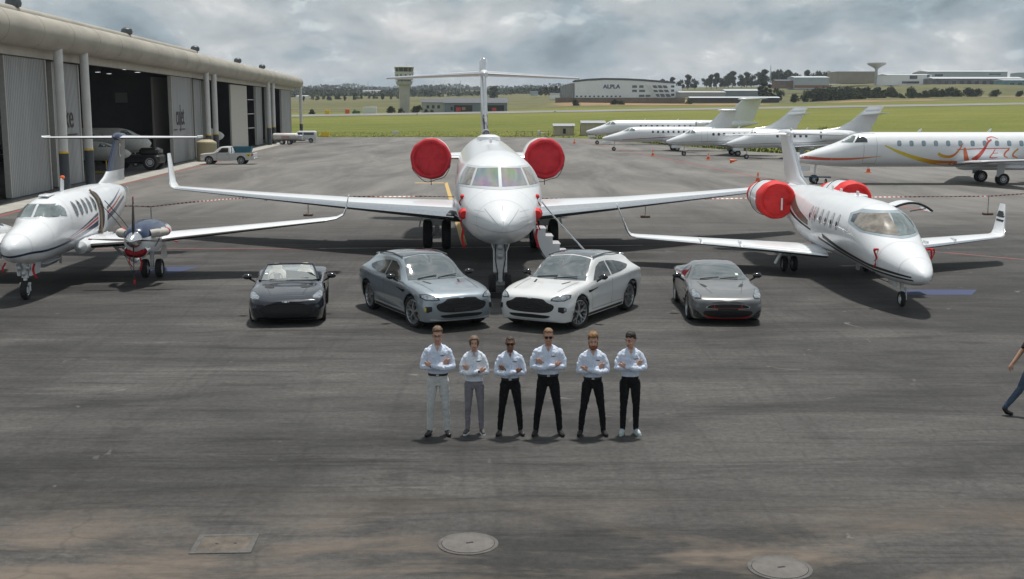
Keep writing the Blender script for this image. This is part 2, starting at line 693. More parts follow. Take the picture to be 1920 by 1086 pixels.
# cracks
vor = n.new('ShaderNodeTexVoronoi'); vor.feature = 'DISTANCE_TO_EDGE'; vor.inputs['Scale'].default_value = 0.11
dv = n.new('ShaderNodeVectorMath'); dv.operation = 'ADD'
nzv = n.new('ShaderNodeTexNoise'); nzv.inputs['Scale'].default_value = 0.7; nzv.inputs['Detail'].default_value = 5
l.new(P0, nzv.inputs['Vector']); l.new(P0, dv.inputs[0]); l.new(nzv.outputs['Color'], dv.inputs[1]); l.new(dv.outputs[0], vor.inputs['Vector'])
c = nmix(n, l, c, (0.03, 0.029, 0.028), nramp(n, l, vor.outputs['Distance'], [(0.0, 0.28), (0.0025, 0.0)]))
l.new(c, b.inputs['Base Color'])
l.new(nramp(n, l, mid, [(0.3, 0.72), (0.7, 0.9)]), b.inputs['Roughness'])
b.inputs['Specular IOR Level'].default_value = 0.3
bp = n.new('ShaderNodeBump'); bp.inputs['Strength'].default_value = 0.35; bp.inputs['Distance'].default_value = 0.01
l.new(grit, bp.inputs['Height']); l.new(bp.outputs[0], b.inputs['Normal'])

# ---- grass land
GRASS, n, l, b = node_mat('grass_land')
P0 = nmap(n, l)
big = nnoise(n, l, nmap(n, l, (0.35, 1, 1)), 0.02, 5, 0.6, 0.6)
mid = nnoise(n, l, nmap(n, l, (0.4, 1, 1)), 0.16, 6, 0.7, 0.4)
fine = nnoise(n, l, P0, 1.6, 6, 0.75)
c = nmix(n, l, (0.115, 0.145, 0.024), (0.20, 0.215, 0.045), nramp(n, l, big, [(0.35, 0), (0.65, 1)]))
c = nmix(n, l, c, nmix(n, l, (0.075, 0.10, 0.022), (0.22, 0.20, 0.07), nramp(n, l, mid, [(0.3, 0), (0.7, 1)])), 0.5)
c = nmix(n, l, c, nramp(n, l, fine, [(0.25, 0.6), (0.75, 1.35)]), 1.0, 'MULTIPLY')
# drier veld beyond the runway with bare red soil
veld = nmix(n, l, (0.095, 0.105, 0.045), (0.17, 0.155, 0.08), nramp(n, l, nnoise(n, l, nmap(n, l, (0.5, 1, 1)), 0.022, 6, 0.65), [(0.35, 0), (0.65, 1)]))
veld = nmix(n, l, veld, nramp(n, l, nnoise(n, l, P0, 0.12, 6, 0.8), [(0.3, 0.6), (0.7, 1.3)]), 1.0, 'MULTIPLY')
c = nmix(n, l, c, veld, nbox(n, l, P0, 1, 520, 90000, 25))
def soil_patch(c, x0, x1, y0, y1, colr):
    e = nnoise(n, l, P0, 0.05, 5, 0.6)
    a = nbox(n, l, P0, 0, x0, x1, 6)
    q = nbox(n, l, P0, 1, y0, y1, 8)
    m1 = n.new('ShaderNodeMath'); m1.operation = 'MULTIPLY'
    l.new(a, m1.inputs[0]); l.new(q, m1.inputs[1])
    m2 = n.new('ShaderNodeMath'); m2.operation = 'MULTIPLY'
    l.new(m1.outputs[0], m2.inputs[0]); l.new(nramp(n, l, e, [(0.38, 0.15), (0.5, 1)]), m2.inputs[1])
    return nmix(n, l, c, colr, m2.outputs[0])


c = soil_patch(c, 22, 125, 560, 650, (0.33, 0.20, 0.11))
c = soil_patch(c, 150, 200, 545, 575, (0.30, 0.19, 0.11))
c = soil_patch(c, 90, 160, 700, 780, (0.26, 0.19, 0.12))
c = soil_patch(c, 255, 300, 600, 660, (0.26, 0.20, 0.13))
l.new(c, b.inputs['Base Color'])
b.inputs['Roughness'].default_value = 0.95
b.inputs['Specular IOR Level'].default_value = 0.1
bp = n.new('ShaderNodeBump'); bp.inputs['Strength'].default_value = 0.7; bp.inputs['Distance'].default_value = 0.25
l.new(fine, bp.inputs['Height']); l.new(bp.outputs[0], b.inputs['Normal'])


def make_terrain():
    ys = [-80, -40, 0, 30, 60, 80, 95] + [100 + 4 * i for i in range(40)] + list(np.arange(262, 440, 8)) + list(np.geomspace(440, 9000, 55))
    us = list(np.linspace(-2600, 4500, 150))
    mb = MB()
    vs_ = []
    for y in ys:
        for u in us:
            yy = max(y, 110)
            x = (u - 960) / 2200 * yy
            z = ground_z(x, y)
            if y > 470:
                z += (math.sin(x * 0.013 + y * 0.004) + math.sin(x * 0.031 + 1.3 + y * .01)) * 0.0006 * y
            vs_.append((x, y, z))
    n_ = len(us)
    fs = [(i * n_ + j, i * n_ + j + 1, (i + 1) * n_ + j + 1, (i + 1) * n_ + j) for i in range(len(ys) - 1) for j in range(n_ - 1)]
    mb.add(vs_, fs)
    tag(mb.build('terrain', GRASS, None, 60, False), kind='structure')


make_terrain()

mb = MB()
pts = [(-300, -80)] + [(400, -80)] + [(x, y, ) for x, y in reversed(APRON_EDGE)]
mb.add([(x, y, 0.0) for x, y in pts], [tuple(range(len(pts)))])
apron = tag(mb.build('apron', ASPH, None, 0), kind='structure')


def sheet(name, pts, z, m, kind='structure'):
    mb = MB()
    mb.add([(p[0], p[1], z) for p in pts], [tuple(range(len(pts)))])
    return tag(mb.build(name, m, None, 0), kind=kind)


def paint_mat(name, colr, wear=0.5, sc=1.5):
    m, n, l, b = node_mat(name)
    f = nnoise(n, l, nmap(n, l), sc, 7, 0.8)
    l.new(nmix(n, l, (0.10, 0.095, 0.09), colr, nramp(n, l, f, [(wear - .2, 0), (wear, 1)])), b.inputs['Base Color'])
    b.inputs['Roughness'].default_value = 0.8
    MATS[name] = m
    return m


def line(name, pts, w, z, m, parent=None):
    """painted line as a thin sheet along a polyline"""
    mb = MB()
    P = [Vector((p[0], p[1], 0)) for p in pts]
    L, R = [], []
    for i, p in enumerate(P):
        d = (P[min(i + 1, len(P) - 1)] - P[max(i - 1, 0)]).normalized()
        s = Vector((-d.y, d.x, 0)) * w / 2
        L.append((p.x + s.x, p.y + s.y, z))
        R.append((p.x - s.x, p.y - s.y, z))
    k = len(P)
    mb.add(L + R, [(i, i + 1, k + i + 1, k + i) for i in range(k - 1)])
    o = mb.build(name, m, parent, 0)
    return o


PR = paint_mat('worn_red_line_paint', (0.30, 0.06, 0.05), 0.55)
PWH = paint_mat('worn_white_line_paint', (0.5, 0.5, 0.48), 0.5)
PY = paint_mat('worn_yellow_line_paint', (0.48, 0.33, 0.12), 0.42)
PB = paint_mat('worn_blue_stand_paint', (0.030, 0.045, 0.11), 0.42)
for nm, pts, w, m in [
    ('red_ground_line', [(-22, 45.3), (-7.5, 45.4)], 0.12, PR),
    ('white_ground_line', [(-7.5, 45.4), (0, 45.9), (5.2, 46.5)], 0.12, PWH),
    ('red_ground_line', [(5.2, 46.5), (9.5, 47.0), (13.0, 47.4)], 0.12, PR),
    ('red_ground_line', [(13.0, 47.4), (18.5, 42.0), (30, 30.7)], 0.14, PR),
    ('red_ground_line', [(11.3, 196), (19.5, 93.5), (22.0, 62)], 0.25, PR),
    ('red_ground_line', [(-24.0, 40), (-27.2, 72), (-29.2, 107), (-31.5, 140)], 0.28, PR),
    ('yellow_stand_line', [(-7.1, 86), (-4.85, 86)], 0.7, PY),
    ('yellow_stand_line', [(-4.85, 86.4), (-1.9, 46.5)], 0.24, PY),
]:
    tag(line(nm, pts, w, 0.004, m), kind='structure')
sheet('blue_stand_marking', [(-12.75, 38.3), (-11.2, 38.3), (-10.75, 40.0), (-12.3, 40.0)], 0.004, PB)
bs = sheet('blue_stand_marking', [(11.75, 34.9), (14.0, 34.9), (13.45, 33.9), (11.45, 33.9)], 0.004, PB)

# runway strip and the track beyond
RWY = mat('runway_tar', (0.20, 0.195, 0.185), 0.9, vary=0.15, scale=0.1)
mb = MB()
xs = list(np.linspace(-700, 900, 90))
mb.add([(x, 404, ground_z(x, 404) + 0.12) for x in xs] + [(x, 421, ground_z(x, 421) + 0.12) for x in xs], [(i, i + 1, 91 + i, 90 + i) for i in range(89)])
tag(mb.build('runway', RWY, None, 60), kind='structure')
# concrete strip in front of the hangar
HX = lambda y: -29.2 - 0.0693 * (y - 76.6)                 # line of the hangar columns
mb = MB()
mb.add([(HX(y) - .2, y, 0.008) for y in (30, 230)] + [(HX(y) + 1.6, y, 0.008) for y in (230, 30)], [(0, 1, 2, 3)])
tag(mb.build('concrete_strip', CONC, None, 0), kind='structure')

# manhole covers and gully
MAN = mat('dusty_cover_concrete', (0.115, 0.108, 0.10), 0.8, vary=0.2, scale=6, bump=0.3)
MANR = mat('dusty_cast_iron', (0.08, 0.077, 0.073), 0.7, vary=0.3, scale=8, bump=0.3)
for (x, y, r, lab) in [(-0.55, 14.05, 0.335, 'round dusty manhole cover in the middle foreground of the apron'), (3.18, 13.26, 0.335, 'round grey manhole cover at the lower right of the apron')]:
    t = thing('manhole_cover', lab, 'manhole cover', (x, y, 0), 0.3, 'manhole covers in the apron')
    MB().lathe([(0.0, r + .05), (0.012, r + .045), (0.012, r), (0.004, r - .004)], axis='Z', n=40, cap0=False, cap1=False).build('rim', MANR, t)
    MB().lathe([(0.0, r - .004), (0.016, r - .008), (0.018, r - 0.02), (0.014, r - .035), (0.016, r - .05), (0.016, 0.01)], axis='Z', n=40).build('lid', MAN, t)
    MB().box((0.02, 0, 0.017), (0.09, 0.03, 0.006)).build('lifting_slot', BLACK, t)
t = thing('drain_cover', 'square sunken drain cover with lifting holes at the lower left', 'drain cover', (-3.6, 14.05, 0), 0.05)
f = MB()
for c_, s_ in [((0, .29, .006), (.76, .07, .014)), ((0, -.29, .006), (.76, .07, .014)), ((.345, 0, .006), (.07, .51, .014)), ((-.345, 0, .006), (.07, .51, .014))]:
    f.box(c_, s_, bev=.004)
f.build('frame', MANR, t)
MB().box((0, 0, .004), (.62, .51, .008)).build('plate', mat('sandy_plate', (0.10, 0.085, 0.07), .9, vary=.4, scale=5, bump=.4), t)
for x in (-.1, .13):
    MB().lathe([(0.004, .022), (0.0095, .022)], c=(x, 0, 0), axis='Z', n=10).build('lifting_hole', BLACK, t)

# ================================================================ hangar
HY0, HY1 = 30.0, 217.0
UPAINT = mat('beige_roof_sheet', (0.34, 0.315, 0.265), 0.55, vary=0.17, scale=0.9, stretch=(1, .3, 1))
CREAM = mat('cream_fascia_paint', (0.50, 0.47, 0.41), 0.6, vary=0.1, scale=0.8)
DOORM = mat('grey_door_sheet', (0.36, 0.365, 0.37), 0.5, vary=0.15, scale=0.6, stretch=(1, 1, .2))
DOORF = mat('door_frame_grey', (0.42, 0.42, 0.40), 0.55, vary=0.1)
COLW = mat('column_white_paint', (0.62, 0.62, 0.60), 0.5, vary=0.08, scale=1.2)
COLD = mat('column_dark_base', (0.055, 0.065, 0.075), 0.5, vary=0.15)
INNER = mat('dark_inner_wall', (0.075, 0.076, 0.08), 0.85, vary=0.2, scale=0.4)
INFLOOR = mat('hangar_floor_paint', (0.13, 0.13, 0.13), 0.45, vary=0.15, scale=0.3)
hang = thing('hangar', 'long grey aircraft hangar with rounded beige roof edge and open sliding doors', 'hangar', (0, 0, 0))
tube_x = lambda y: HX(y) - 0.15
TZ = 10.0
rings = []
NR = 28
ends = [(HY1 + 2.4, .03), (HY1 + 2.36, .35), (HY1 + 2.1, .65), (HY1 + 1.6, .86), (HY1 + .8, .97)]
segs = [(y, 1.0) for y in np.linspace(HY0, HY1, 48)] + list(reversed(ends))
for (y, k) in segs:
    r = 1.0 * k
    rings.append([(tube_x(y) + r * math.cos(2 * math.pi * i / NR) * 1.0, y, TZ + r * math.sin(2 * math.pi * i / NR)) for i in range(NR)])
MB().loft(rings).build('roof_edge_tube', UPAINT, hang, 50)
# seams round the tube
for y in np.arange(36, HY1, 6.0):
    MB().lathe([(-0.03, 1.0), (-0.03, 1.012), (0.03, 1.012), (0.03, 1.0)], c=(tube_x(y), y, TZ), n=28, cap0=False, cap1=False).build('tube_seam', UPAINT, hang)
# roof behind
rr = []
for y in (HY0, HY1 + .5):
    x0 = tube_x(y)
    rr.append([(x0 - .5, y, TZ + .75), (x0 - 6, y, TZ + 1.05), (x0 - 14, y, TZ + 1.2), (x0 - 26, y, TZ + 1.0), (x0 - 44, y, TZ - .5)])
MB().loft(rr, closed=False).build('roof', UPAINT, hang)
MB().tube([(tube_x(y) - .55, y, TZ + .93) for y in (HY0, 120, HY1 - 8)], 0.07, 8).build('gutter_pipe', COLW, hang)
ridge = MB()
ridge.tube([(HX(y) - 3.2, y, 11.65) for y in np.linspace(HY0, 138, 12)], .36, 14)
ridge.build('ridge_duct', UPAINT, hang, 50)
for y, dz in ((78.5, 0), (107.5, 0), (138.5, 0), (159, -.55), (182, -.55)):
    v = MB()
    x = HX(y) - (3.2 if dz == 0 else 1.6)
    v.lathe([(-.2, .3), (.35, .3), (.4, .46), (.62, .52), (.85, .46), (1.0, .25), (1.02, .02)], c=(x, y, 11.55 + dz), axis='Z', n=16)
    v.build('roof_ventilator', mat('ventilator_grey', (.1, .11, .12), .4, .6, vary=.2), hang)
# fascia under the tube
for (y0, y1) in ((HY0, 60), (60.05, 84), (84.05, 110), (110.05, 134), (134.05, 158), (158.05, 181), (181.05, HY1)):
    m_ = MB()
    p = []
    for y in (y0, y1):
        x = HX(y) - .95
        p += [(x - .25, y, 8.55), (x + .12, y, 8.55), (x + .12, y, 9.1), (x - .25, y, 9.1)]
    m_.add(p, [(0, 1, 2, 3), (7, 6, 5, 4), (0, 4, 5, 1), (1, 5, 6, 2), (2, 6, 7, 3), (3, 7, 4, 0)])
    m_.build('fascia_beam', CREAM, hang)
# columns in pairs
for y in (76.6, 82.3, 127.0, 131.5, 175.2, 180.6, 219.0, 44, 38):
    x = HX(y) + .1
    c_ = MB()
    c_.lathe([(2.55, .29), (9.2, .29)], c=(x, y, 0), axis='Z', n=20, cap0=False)
    co = c_.build('column', COLW, hang)
    MB().lathe([(0, .31), (2.5, .31)], c=(x, y, 0), axis='Z', n=20).build('column_guard', COLD, co)
    MB().lathe([(2.5, .315), (2.62, .315)], c=(x, y, 0), axis='Z', n=20).build('warning_band', YELLOWP, co)


def leaf(y0, y1, off, z1=8.5, m=DOORM, ribs=True, parent=hang, name='door_leaf'):
    """ribbed sliding door leaf standing `off` metres behind the column line"""
    mb = MB()
    pitch = 0.3
    k = max(2, int((y1 - y0) / pitch))
    pr = []
    for i in range(k):
        a = y0 + (y1 - y0) * i / k
        w = (y1 - y0) / k
        pr += [(a, 0.0), (a + w * .45, 0.0), (a + w * .5, .03), (a + w * .95, .03)]
    pr.append((y1, 0))
    front = [(HX(y) - off + d, y) for y, d in pr]
    back = [(HX(y1) - off - .18, y1), (HX(y0) - off - .18, y0)]
    poly = front + back
    mb.prism(poly, 'Z', 0.06, z1)
    o = mb.build(name, m, parent, 20)
    # stiles at both ends
    for y in (y0, y1):
        MB().box((HX(y) - off - .06, y, z1 / 2 + .05), (.34, .22, z1 - .1), rz=rad(3.97)).build('door_stile', DOORF, o)
    return o


def y_of_u(u, off):
    """distance along the facade at which the photograph shows column u"""
    # x = HX(y)-off = (u-960)/2200*y*1.006
    k = (u - 960) / 2200 * 1.004
    return (-29.2 + 0.0693 * 76.6 - off) / (k + 0.0693)


L1 = leaf(y_of_u(24, 1.2), y_of_u(100, 1.2), 1.2)
L2 = leaf(y_of_u(112, 1.6), y_of_u(160, 1.6), 1.6)
leaf(HY0, y_of_u(-60, 2.0), 2.0)
# opening from 168 to 325, then the second pair of leaves
L3 = leaf(y_of_u(331, 1.2), y_of_u(368, 1.2), 1.2)
leaf(y_of_u(372, 1.6), y_of_u(385, 1.6), 1.6)
leaf(y_of_u(391, 2.0), y_of_u(401, 2.0), 2.0)
# second opening from 404 to 440, pale leaf turned in, louvred stair bay
leaf(y_of_u(487, 1.3), y_of_u(497, 1.3), 1.3)
leaf(y_of_u(506, 1.6), y_of_u(517, 1.6), 1.6)
leaf(y_of_u(534, 1.2), y_of_u(551, 1.2), 1.2)


def inner_wall(ya, xa, yb, xb, z1, m, name):
    """flat wall panel between two plan points, 0.2 thick"""
    d = Vector((xb - xa, yb - ya, 0))
    mb = MB()
    mb.box(((xa + xb) / 2, (ya + yb) / 2, z1 / 2), (d.length, .2, z1), rz=math.atan2(d.y, d.x))
    return mb.build(name, m, hang)


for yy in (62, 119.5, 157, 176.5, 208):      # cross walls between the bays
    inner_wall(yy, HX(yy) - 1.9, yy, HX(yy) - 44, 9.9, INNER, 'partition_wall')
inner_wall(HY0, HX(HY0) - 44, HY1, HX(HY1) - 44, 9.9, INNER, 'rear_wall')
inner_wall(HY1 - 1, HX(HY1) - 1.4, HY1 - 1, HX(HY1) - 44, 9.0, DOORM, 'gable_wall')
mb = MB()
mb.add([(HX(y) - .4, y, 0.012) for y in (HY0, HY1)] + [(HX(y) - 44, y, 0.012) for y in (HY1, HY0)], [(0, 1, 2, 3)])
mb.build('hangar_floor', INFLOOR, hang, 0)
# pale leaf turned into the second bay, and the first bay's inner leaf
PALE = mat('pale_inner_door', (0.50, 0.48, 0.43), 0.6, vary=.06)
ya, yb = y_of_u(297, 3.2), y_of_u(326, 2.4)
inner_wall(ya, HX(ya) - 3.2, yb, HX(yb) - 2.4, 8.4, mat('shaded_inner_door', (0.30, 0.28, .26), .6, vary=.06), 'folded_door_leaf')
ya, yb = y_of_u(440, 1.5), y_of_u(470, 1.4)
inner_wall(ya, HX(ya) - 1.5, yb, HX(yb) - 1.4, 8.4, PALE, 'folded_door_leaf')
for z in (2.6, 4.6, 6.6):
    y0, y1 = y_of_u(472, 1.9), y_of_u(485, 1.9)
    MB().box((HX(y0) - 1.9, (y0 + y1) / 2, z), (.12, y1 - y0, .12)).build('stair_rail', COLW, hang)
# window and lamps inside the first bay
MB().box((-39.2, 119.3, 6.45), (1.2, .16, 1.0)).build('inner_window', mat('inner_window_pane', (.22, .22, .22), .5), hang)
LAMPM = mat('hangar_lamp_glass', (0.9, .92, .95), .4, emit=2.2)
for (dx, y) in ((5.0, 100), (7.1, 111.5), (7.4, 116.5), (2.6, 104), (3.5, 112), (8, 107)):
    lp = MB()
    lp.lathe([(0, .12), (-.12, .26), (-.2, .3)], c=(HX(y) - dx, y, 8.95), axis='Z', n=12)
    lo = lp.build('hangar_lamp', COLD, hang)
    MB().lathe([(0, .27), (.01, .02)], c=(HX(y) - dx, y, 8.72), axis='Z', n=12).build('lamp_glass', LAMPM, lo)
# lettering on the doors (only these letters show between the columns)


def door_text(s, y, z, size, off, sx):
    o = text_mesh('door_lettering', s, size, mat('door_letter_black', (.03, .03, .032), .6), hang, extrude=.012, sx=sx)
    yaw = math.atan2(1.0, -0.0693)
    o.rotation_euler = (rad(90), 0, yaw)
    o.location = (HX(y) - off + .055, y, z)
    MBX = MB()
    return o


door_text('xe', y_of_u(140, 1.6), 4.05, 2.3, 1.6, .95)
door_text('cuJet', y_of_u(346, 1.2), 3.75, 2.9, 1.2, .68)
for (u0, u1, off, z) in ((128, 154, 1.6, 3.55), (333, 340, 1.2, 3.3), (344, 354, 1.2, 3.3)):
    ya, yb = y_of_u(u0, off), y_of_u(u1, off)
    MB().box((HX((ya + yb) / 2) - off + .055, (ya + yb) / 2, z), (.03, yb - ya, .1), rz=rad(3.97)).build('lettering_underline', MATS['door_letter_black'], hang)
# ================================================================ aircraft
class Fuse:
    """lofted fuselage; stations (y aft of the nose, half width, top z, bottom z)"""

    def __init__(self, st, zs=None, n=2.0):
        ys = [s[0] for s in st]
        self.ry = mono(ys, [s[1] for s in st])
        self.top = mono(ys, [s[2] for s in st])
        self.bot = mono(ys, [s[3] for s in st])
        self.L = ys[-1]
        self.n = n

    def ring(self, y, k=36):
        a, t, b_ = self.ry(y), self.top(y), self.bot(y)
        zc, rz = (t + b_) / 2, (t - b_) / 2
        out = []
        for i in range(k):
            q = 2 * math.pi * i / k
            s_, c_ = math.sin(q), math.cos(q)
            e = 2.0 / self.n
            out.append((a * math.copysign(abs(s_) ** e, s_), y, zc + rz * math.copysign(abs(c_) ** e, c_)))
        return out

    def build(self, parent, m=None, k=36, ny=64, name='fuselage'):
        ys = [self.L * (t ** 1.7) * 0.35 / (0.35 ** 1.0) if False else 0 for t in (0,)]
        ys = sorted(set([0.0, .02, .05, .09, .15, .22, .3, .4, .5, .65, .8] + list(np.linspace(1.0, 6.5, 24)) + list(np.linspace(6.9, self.L, ny - 34))))
        ys = [y for y in ys if y <= self.L]
        mb = MB()
        mb.loft([self.ring(y, k) for y in ys])
        return mb.build(name, m or WHITE, parent, 60)

    def side_x(self, y, z):
        t, b_ = self.top(y), self.bot(y)
        q = abs((z - (t + b_) / 2) / ((t - b_) / 2))
        return self.ry(y) * (max(0, 1 - q ** self.n)) ** (1 / self.n)


def ring_seam(F, parent, y, w=.012, off=.003):
    """skin joint running round the fuselage"""
    rs = []
    for yy in (y - w / 2, y + w / 2):
        r = F.ring(yy, 40)
        zc = (F.top(yy) + F.bot(yy)) / 2
        rs.append([(p[0] * (1 + off / max(.1, F.ry(yy))), p[1], zc + (p[2] - zc) * (1 + off / max(.1, F.ry(yy)))) for p in r])
    return MB().loft(rs, cap0=False, cap1=False).build('skin_joint', SKINJ, parent, 60)


SKINJ = mat('skin_joint_grey', (.42, .43, .44), .5)
AF = [(1.0, .0), (.8, .30), (.6, .46), (.4, .52), (.25, .50), (.12, .38), (.05, .26), (.015, .14), (0.0, 0.0), (.015, -.12), (.05, -.20), (.12, -.27), (.25, -.34), (.4, -.36), (.6, -.30), (.8, -.18)]


def wing(name, secs, mats, parent, side=1, le=0.0, sub=5):
    """secs: (x, y_le, z, chord, thickness ratio, cant deg); mats [skin, leading edge]"""
    S = catmull([(*s_,) for s_ in secs], 1) if False else secs
    rings = []
    for i in range(len(S) - 1):
        kk = sub
        for k in range(kk):
            t = k / kk
            rings.append([a * (1 - t) + b_ * t for a, b_ in zip(S[i], S[i + 1])])
    rings.append(list(S[-1]))
    mb = MB()
    R = []
    for (x, y, z, c_, th, cant) in rings:
        ca = rad(cant)
        R.append([(side * (x - math.sin(ca) * q * th * c_), y + p * c_, z + math.cos(ca) * q * th * c_) for p, q in AF])
    n_ = len(AF)
    mb.loft(R)
    # leading edge faces
    if le:
        idx = 0
        for i in range(len(R) - 1):
            for j in range(n_):
                p = (AF[j][0] + AF[(j + 1) % n_][0]) / 2
                if p < le and (mats[1] is not BOOT or j >= 7):
                    mb.m[i * n_ + j] = 1
    return mb.build(name, mats, parent, 40)


def wheel(parent, c, r, w, name='wheel', rim=.55, hub=None):
    x, y, z = c
    h = w / 2
    t = MB().lathe([(-h * .55, r * rim), (-h * .9, r * (rim + .12)), (-h, r * .8), (-h * .85, r * .94), (-h * .5, r), (h * .5, r), (h * .85, r * .94), (h, r * .8), (h * .9, r * (rim + .12)), (h * .55, r * rim)], c=c, axis='X', n=28).build(name, RUBBER, parent, 40)
    q = h * .62
    MB().lathe([(-q, r * rim * .3), (-q * 1.05, r * rim * .35), (-q * .8, r * rim * .8), (-q * 1.1, r * rim * 1.02), (q * 1.1, r * rim * 1.02), (q * .8, r * rim * .8), (q * 1.05, r * rim * .35), (q, r * rim * .3)], c=c, axis='X', n=20).build('rim', hub or GEARW, t, 30)
    return t


def flag(parent, x, y, z, length=.5, w=.05, sway=.05, m=None):
    """red remove-before-flight ribbon"""
    mb = MB()
    pts = []
    for i in range(7):
        t = i / 6
        pts.append((x + sway * math.sin(t * 4 + x * 9), y + .02 * math.sin(t * 7), z - length * t))
    L = [(p[0] - w / 2, p[1] + .012 * math.sin(i * 2.1), p[2]) for i, p in enumerate(pts)]
    R = [(p[0] + w / 2, p[1] - .012 * math.sin(i * 1.7), p[2]) for i, p in enumerate(pts)]
    mb.loft([L, R], closed=False)
    return mb.build('warning_ribbon', m or REDF, parent, 60)


def cover_front(name, c, r, m, parent, depth=.5, squash=1.0, seed=1, taut=.0):
    """padded cloth cover pulled over an engine intake, creased"""
    rnd = random.Random(seed)
    rec = 0.0 if taut else .09
    prof = [(-.02 - taut + rec, 0.02), (-.03 - taut * .8 + rec, r * .25), (-.02 - taut * .5 + rec, r * .5), (rec, r * .76), (rec * .4 - .04, r * .82), (-.07, r * .87), (-.08, r * .93), (-.02, r * 1.0), (.10, r * 1.035), (depth * .6, r * 1.05), (depth, r * 1.04)]
    ph = [rnd.uniform(0, 6.28) for _ in range(4)]
    n_ = 44
    rings = []
    for a, q in prof:
        ring = []
        for i in range(n_):
            t = 2 * math.pi * i / n_
            wob = 1 + .012 * math.sin(5 * t + ph[0] + a * 6) + .010 * math.sin(11 * t + ph[1])
            da = .02 * math.sin(3 * t + ph[2]) * (q / r) + .018 * math.sin(7 * t + ph[3]) * (q / r)
            if q < r * .8:
                da += .035 * math.sin(math.sin(t) * q / r * 9 + ph[0]) * (q / r)
            ring.append((c[0] + q * wob * math.cos(t) * squash, c[1] + a + da, c[2] + q * wob * math.sin(t)))
        rings.append(ring)
    return MB().loft(rings, cap1=False).build(name, m, parent, 60)


def nacelle(parent, c, r, L, m=None, name='engine_nacelle', n_=32, exit_r=.62):
    prof = [(.12, r * .80), (0.0, r * .86), (-.03, r * .91), (.0, r * .95), (.12, r), (L * .3, r * 1.04), (L * .6, r * 1.0), (L * .85, r * .82), (L, r * exit_r), (L * .97, r * exit_r * .88), (L * .8, r * .5)]
    o = MB().lathe(prof, c=c, axis='Y', n=n_).build(name, m or WHITE, parent, 50)
    return o


CKPIT = mat('cockpit_glass', (0.15, 0.185, 0.185), 0.04, vary=.5, scale=1.4, coat=1.0, spec=.8)
SHADE = mat('sunshade_behind_glass', (0.225, 0.20, 0.165), 0.12, vary=.5, scale=3.2, coat=1.0)
SEAL = mat('window_seal_grey', (.32, .33, .34), .4, vary=.1)


def iridescent_glass_mat():
    """printed folding sunscreens behind the big jet's windscreen: soft patches of violet, green, blue and red"""
    m, n, l, b = node_mat('painted_iridescent_glass')
    v = nmap(n, l, (1.2, .3, 1.2))
    z = n.new('ShaderNodeTexNoise'); z.inputs['Scale'].default_value = 2.1; z.inputs['Detail'].default_value = 2.5
    l.new(v, z.inputs['Vector'])
    hs = n.new('ShaderNodeHueSaturation'); hs.inputs['Saturation'].default_value = 1.5; hs.inputs['Value'].default_value = .8
    l.new(z.outputs['Color'], hs.inputs['Color'])
    l.new(nmix(n, l, (.13, .12, .135), hs.outputs[0], .34), b.inputs['Base Color'])  # iridescent sheen of the glass put into the base colour
    b.inputs['Roughness'].default_value = .08
    b.inputs['Coat Weight'].default_value = 1
    MATS[m.name] = m
    return m


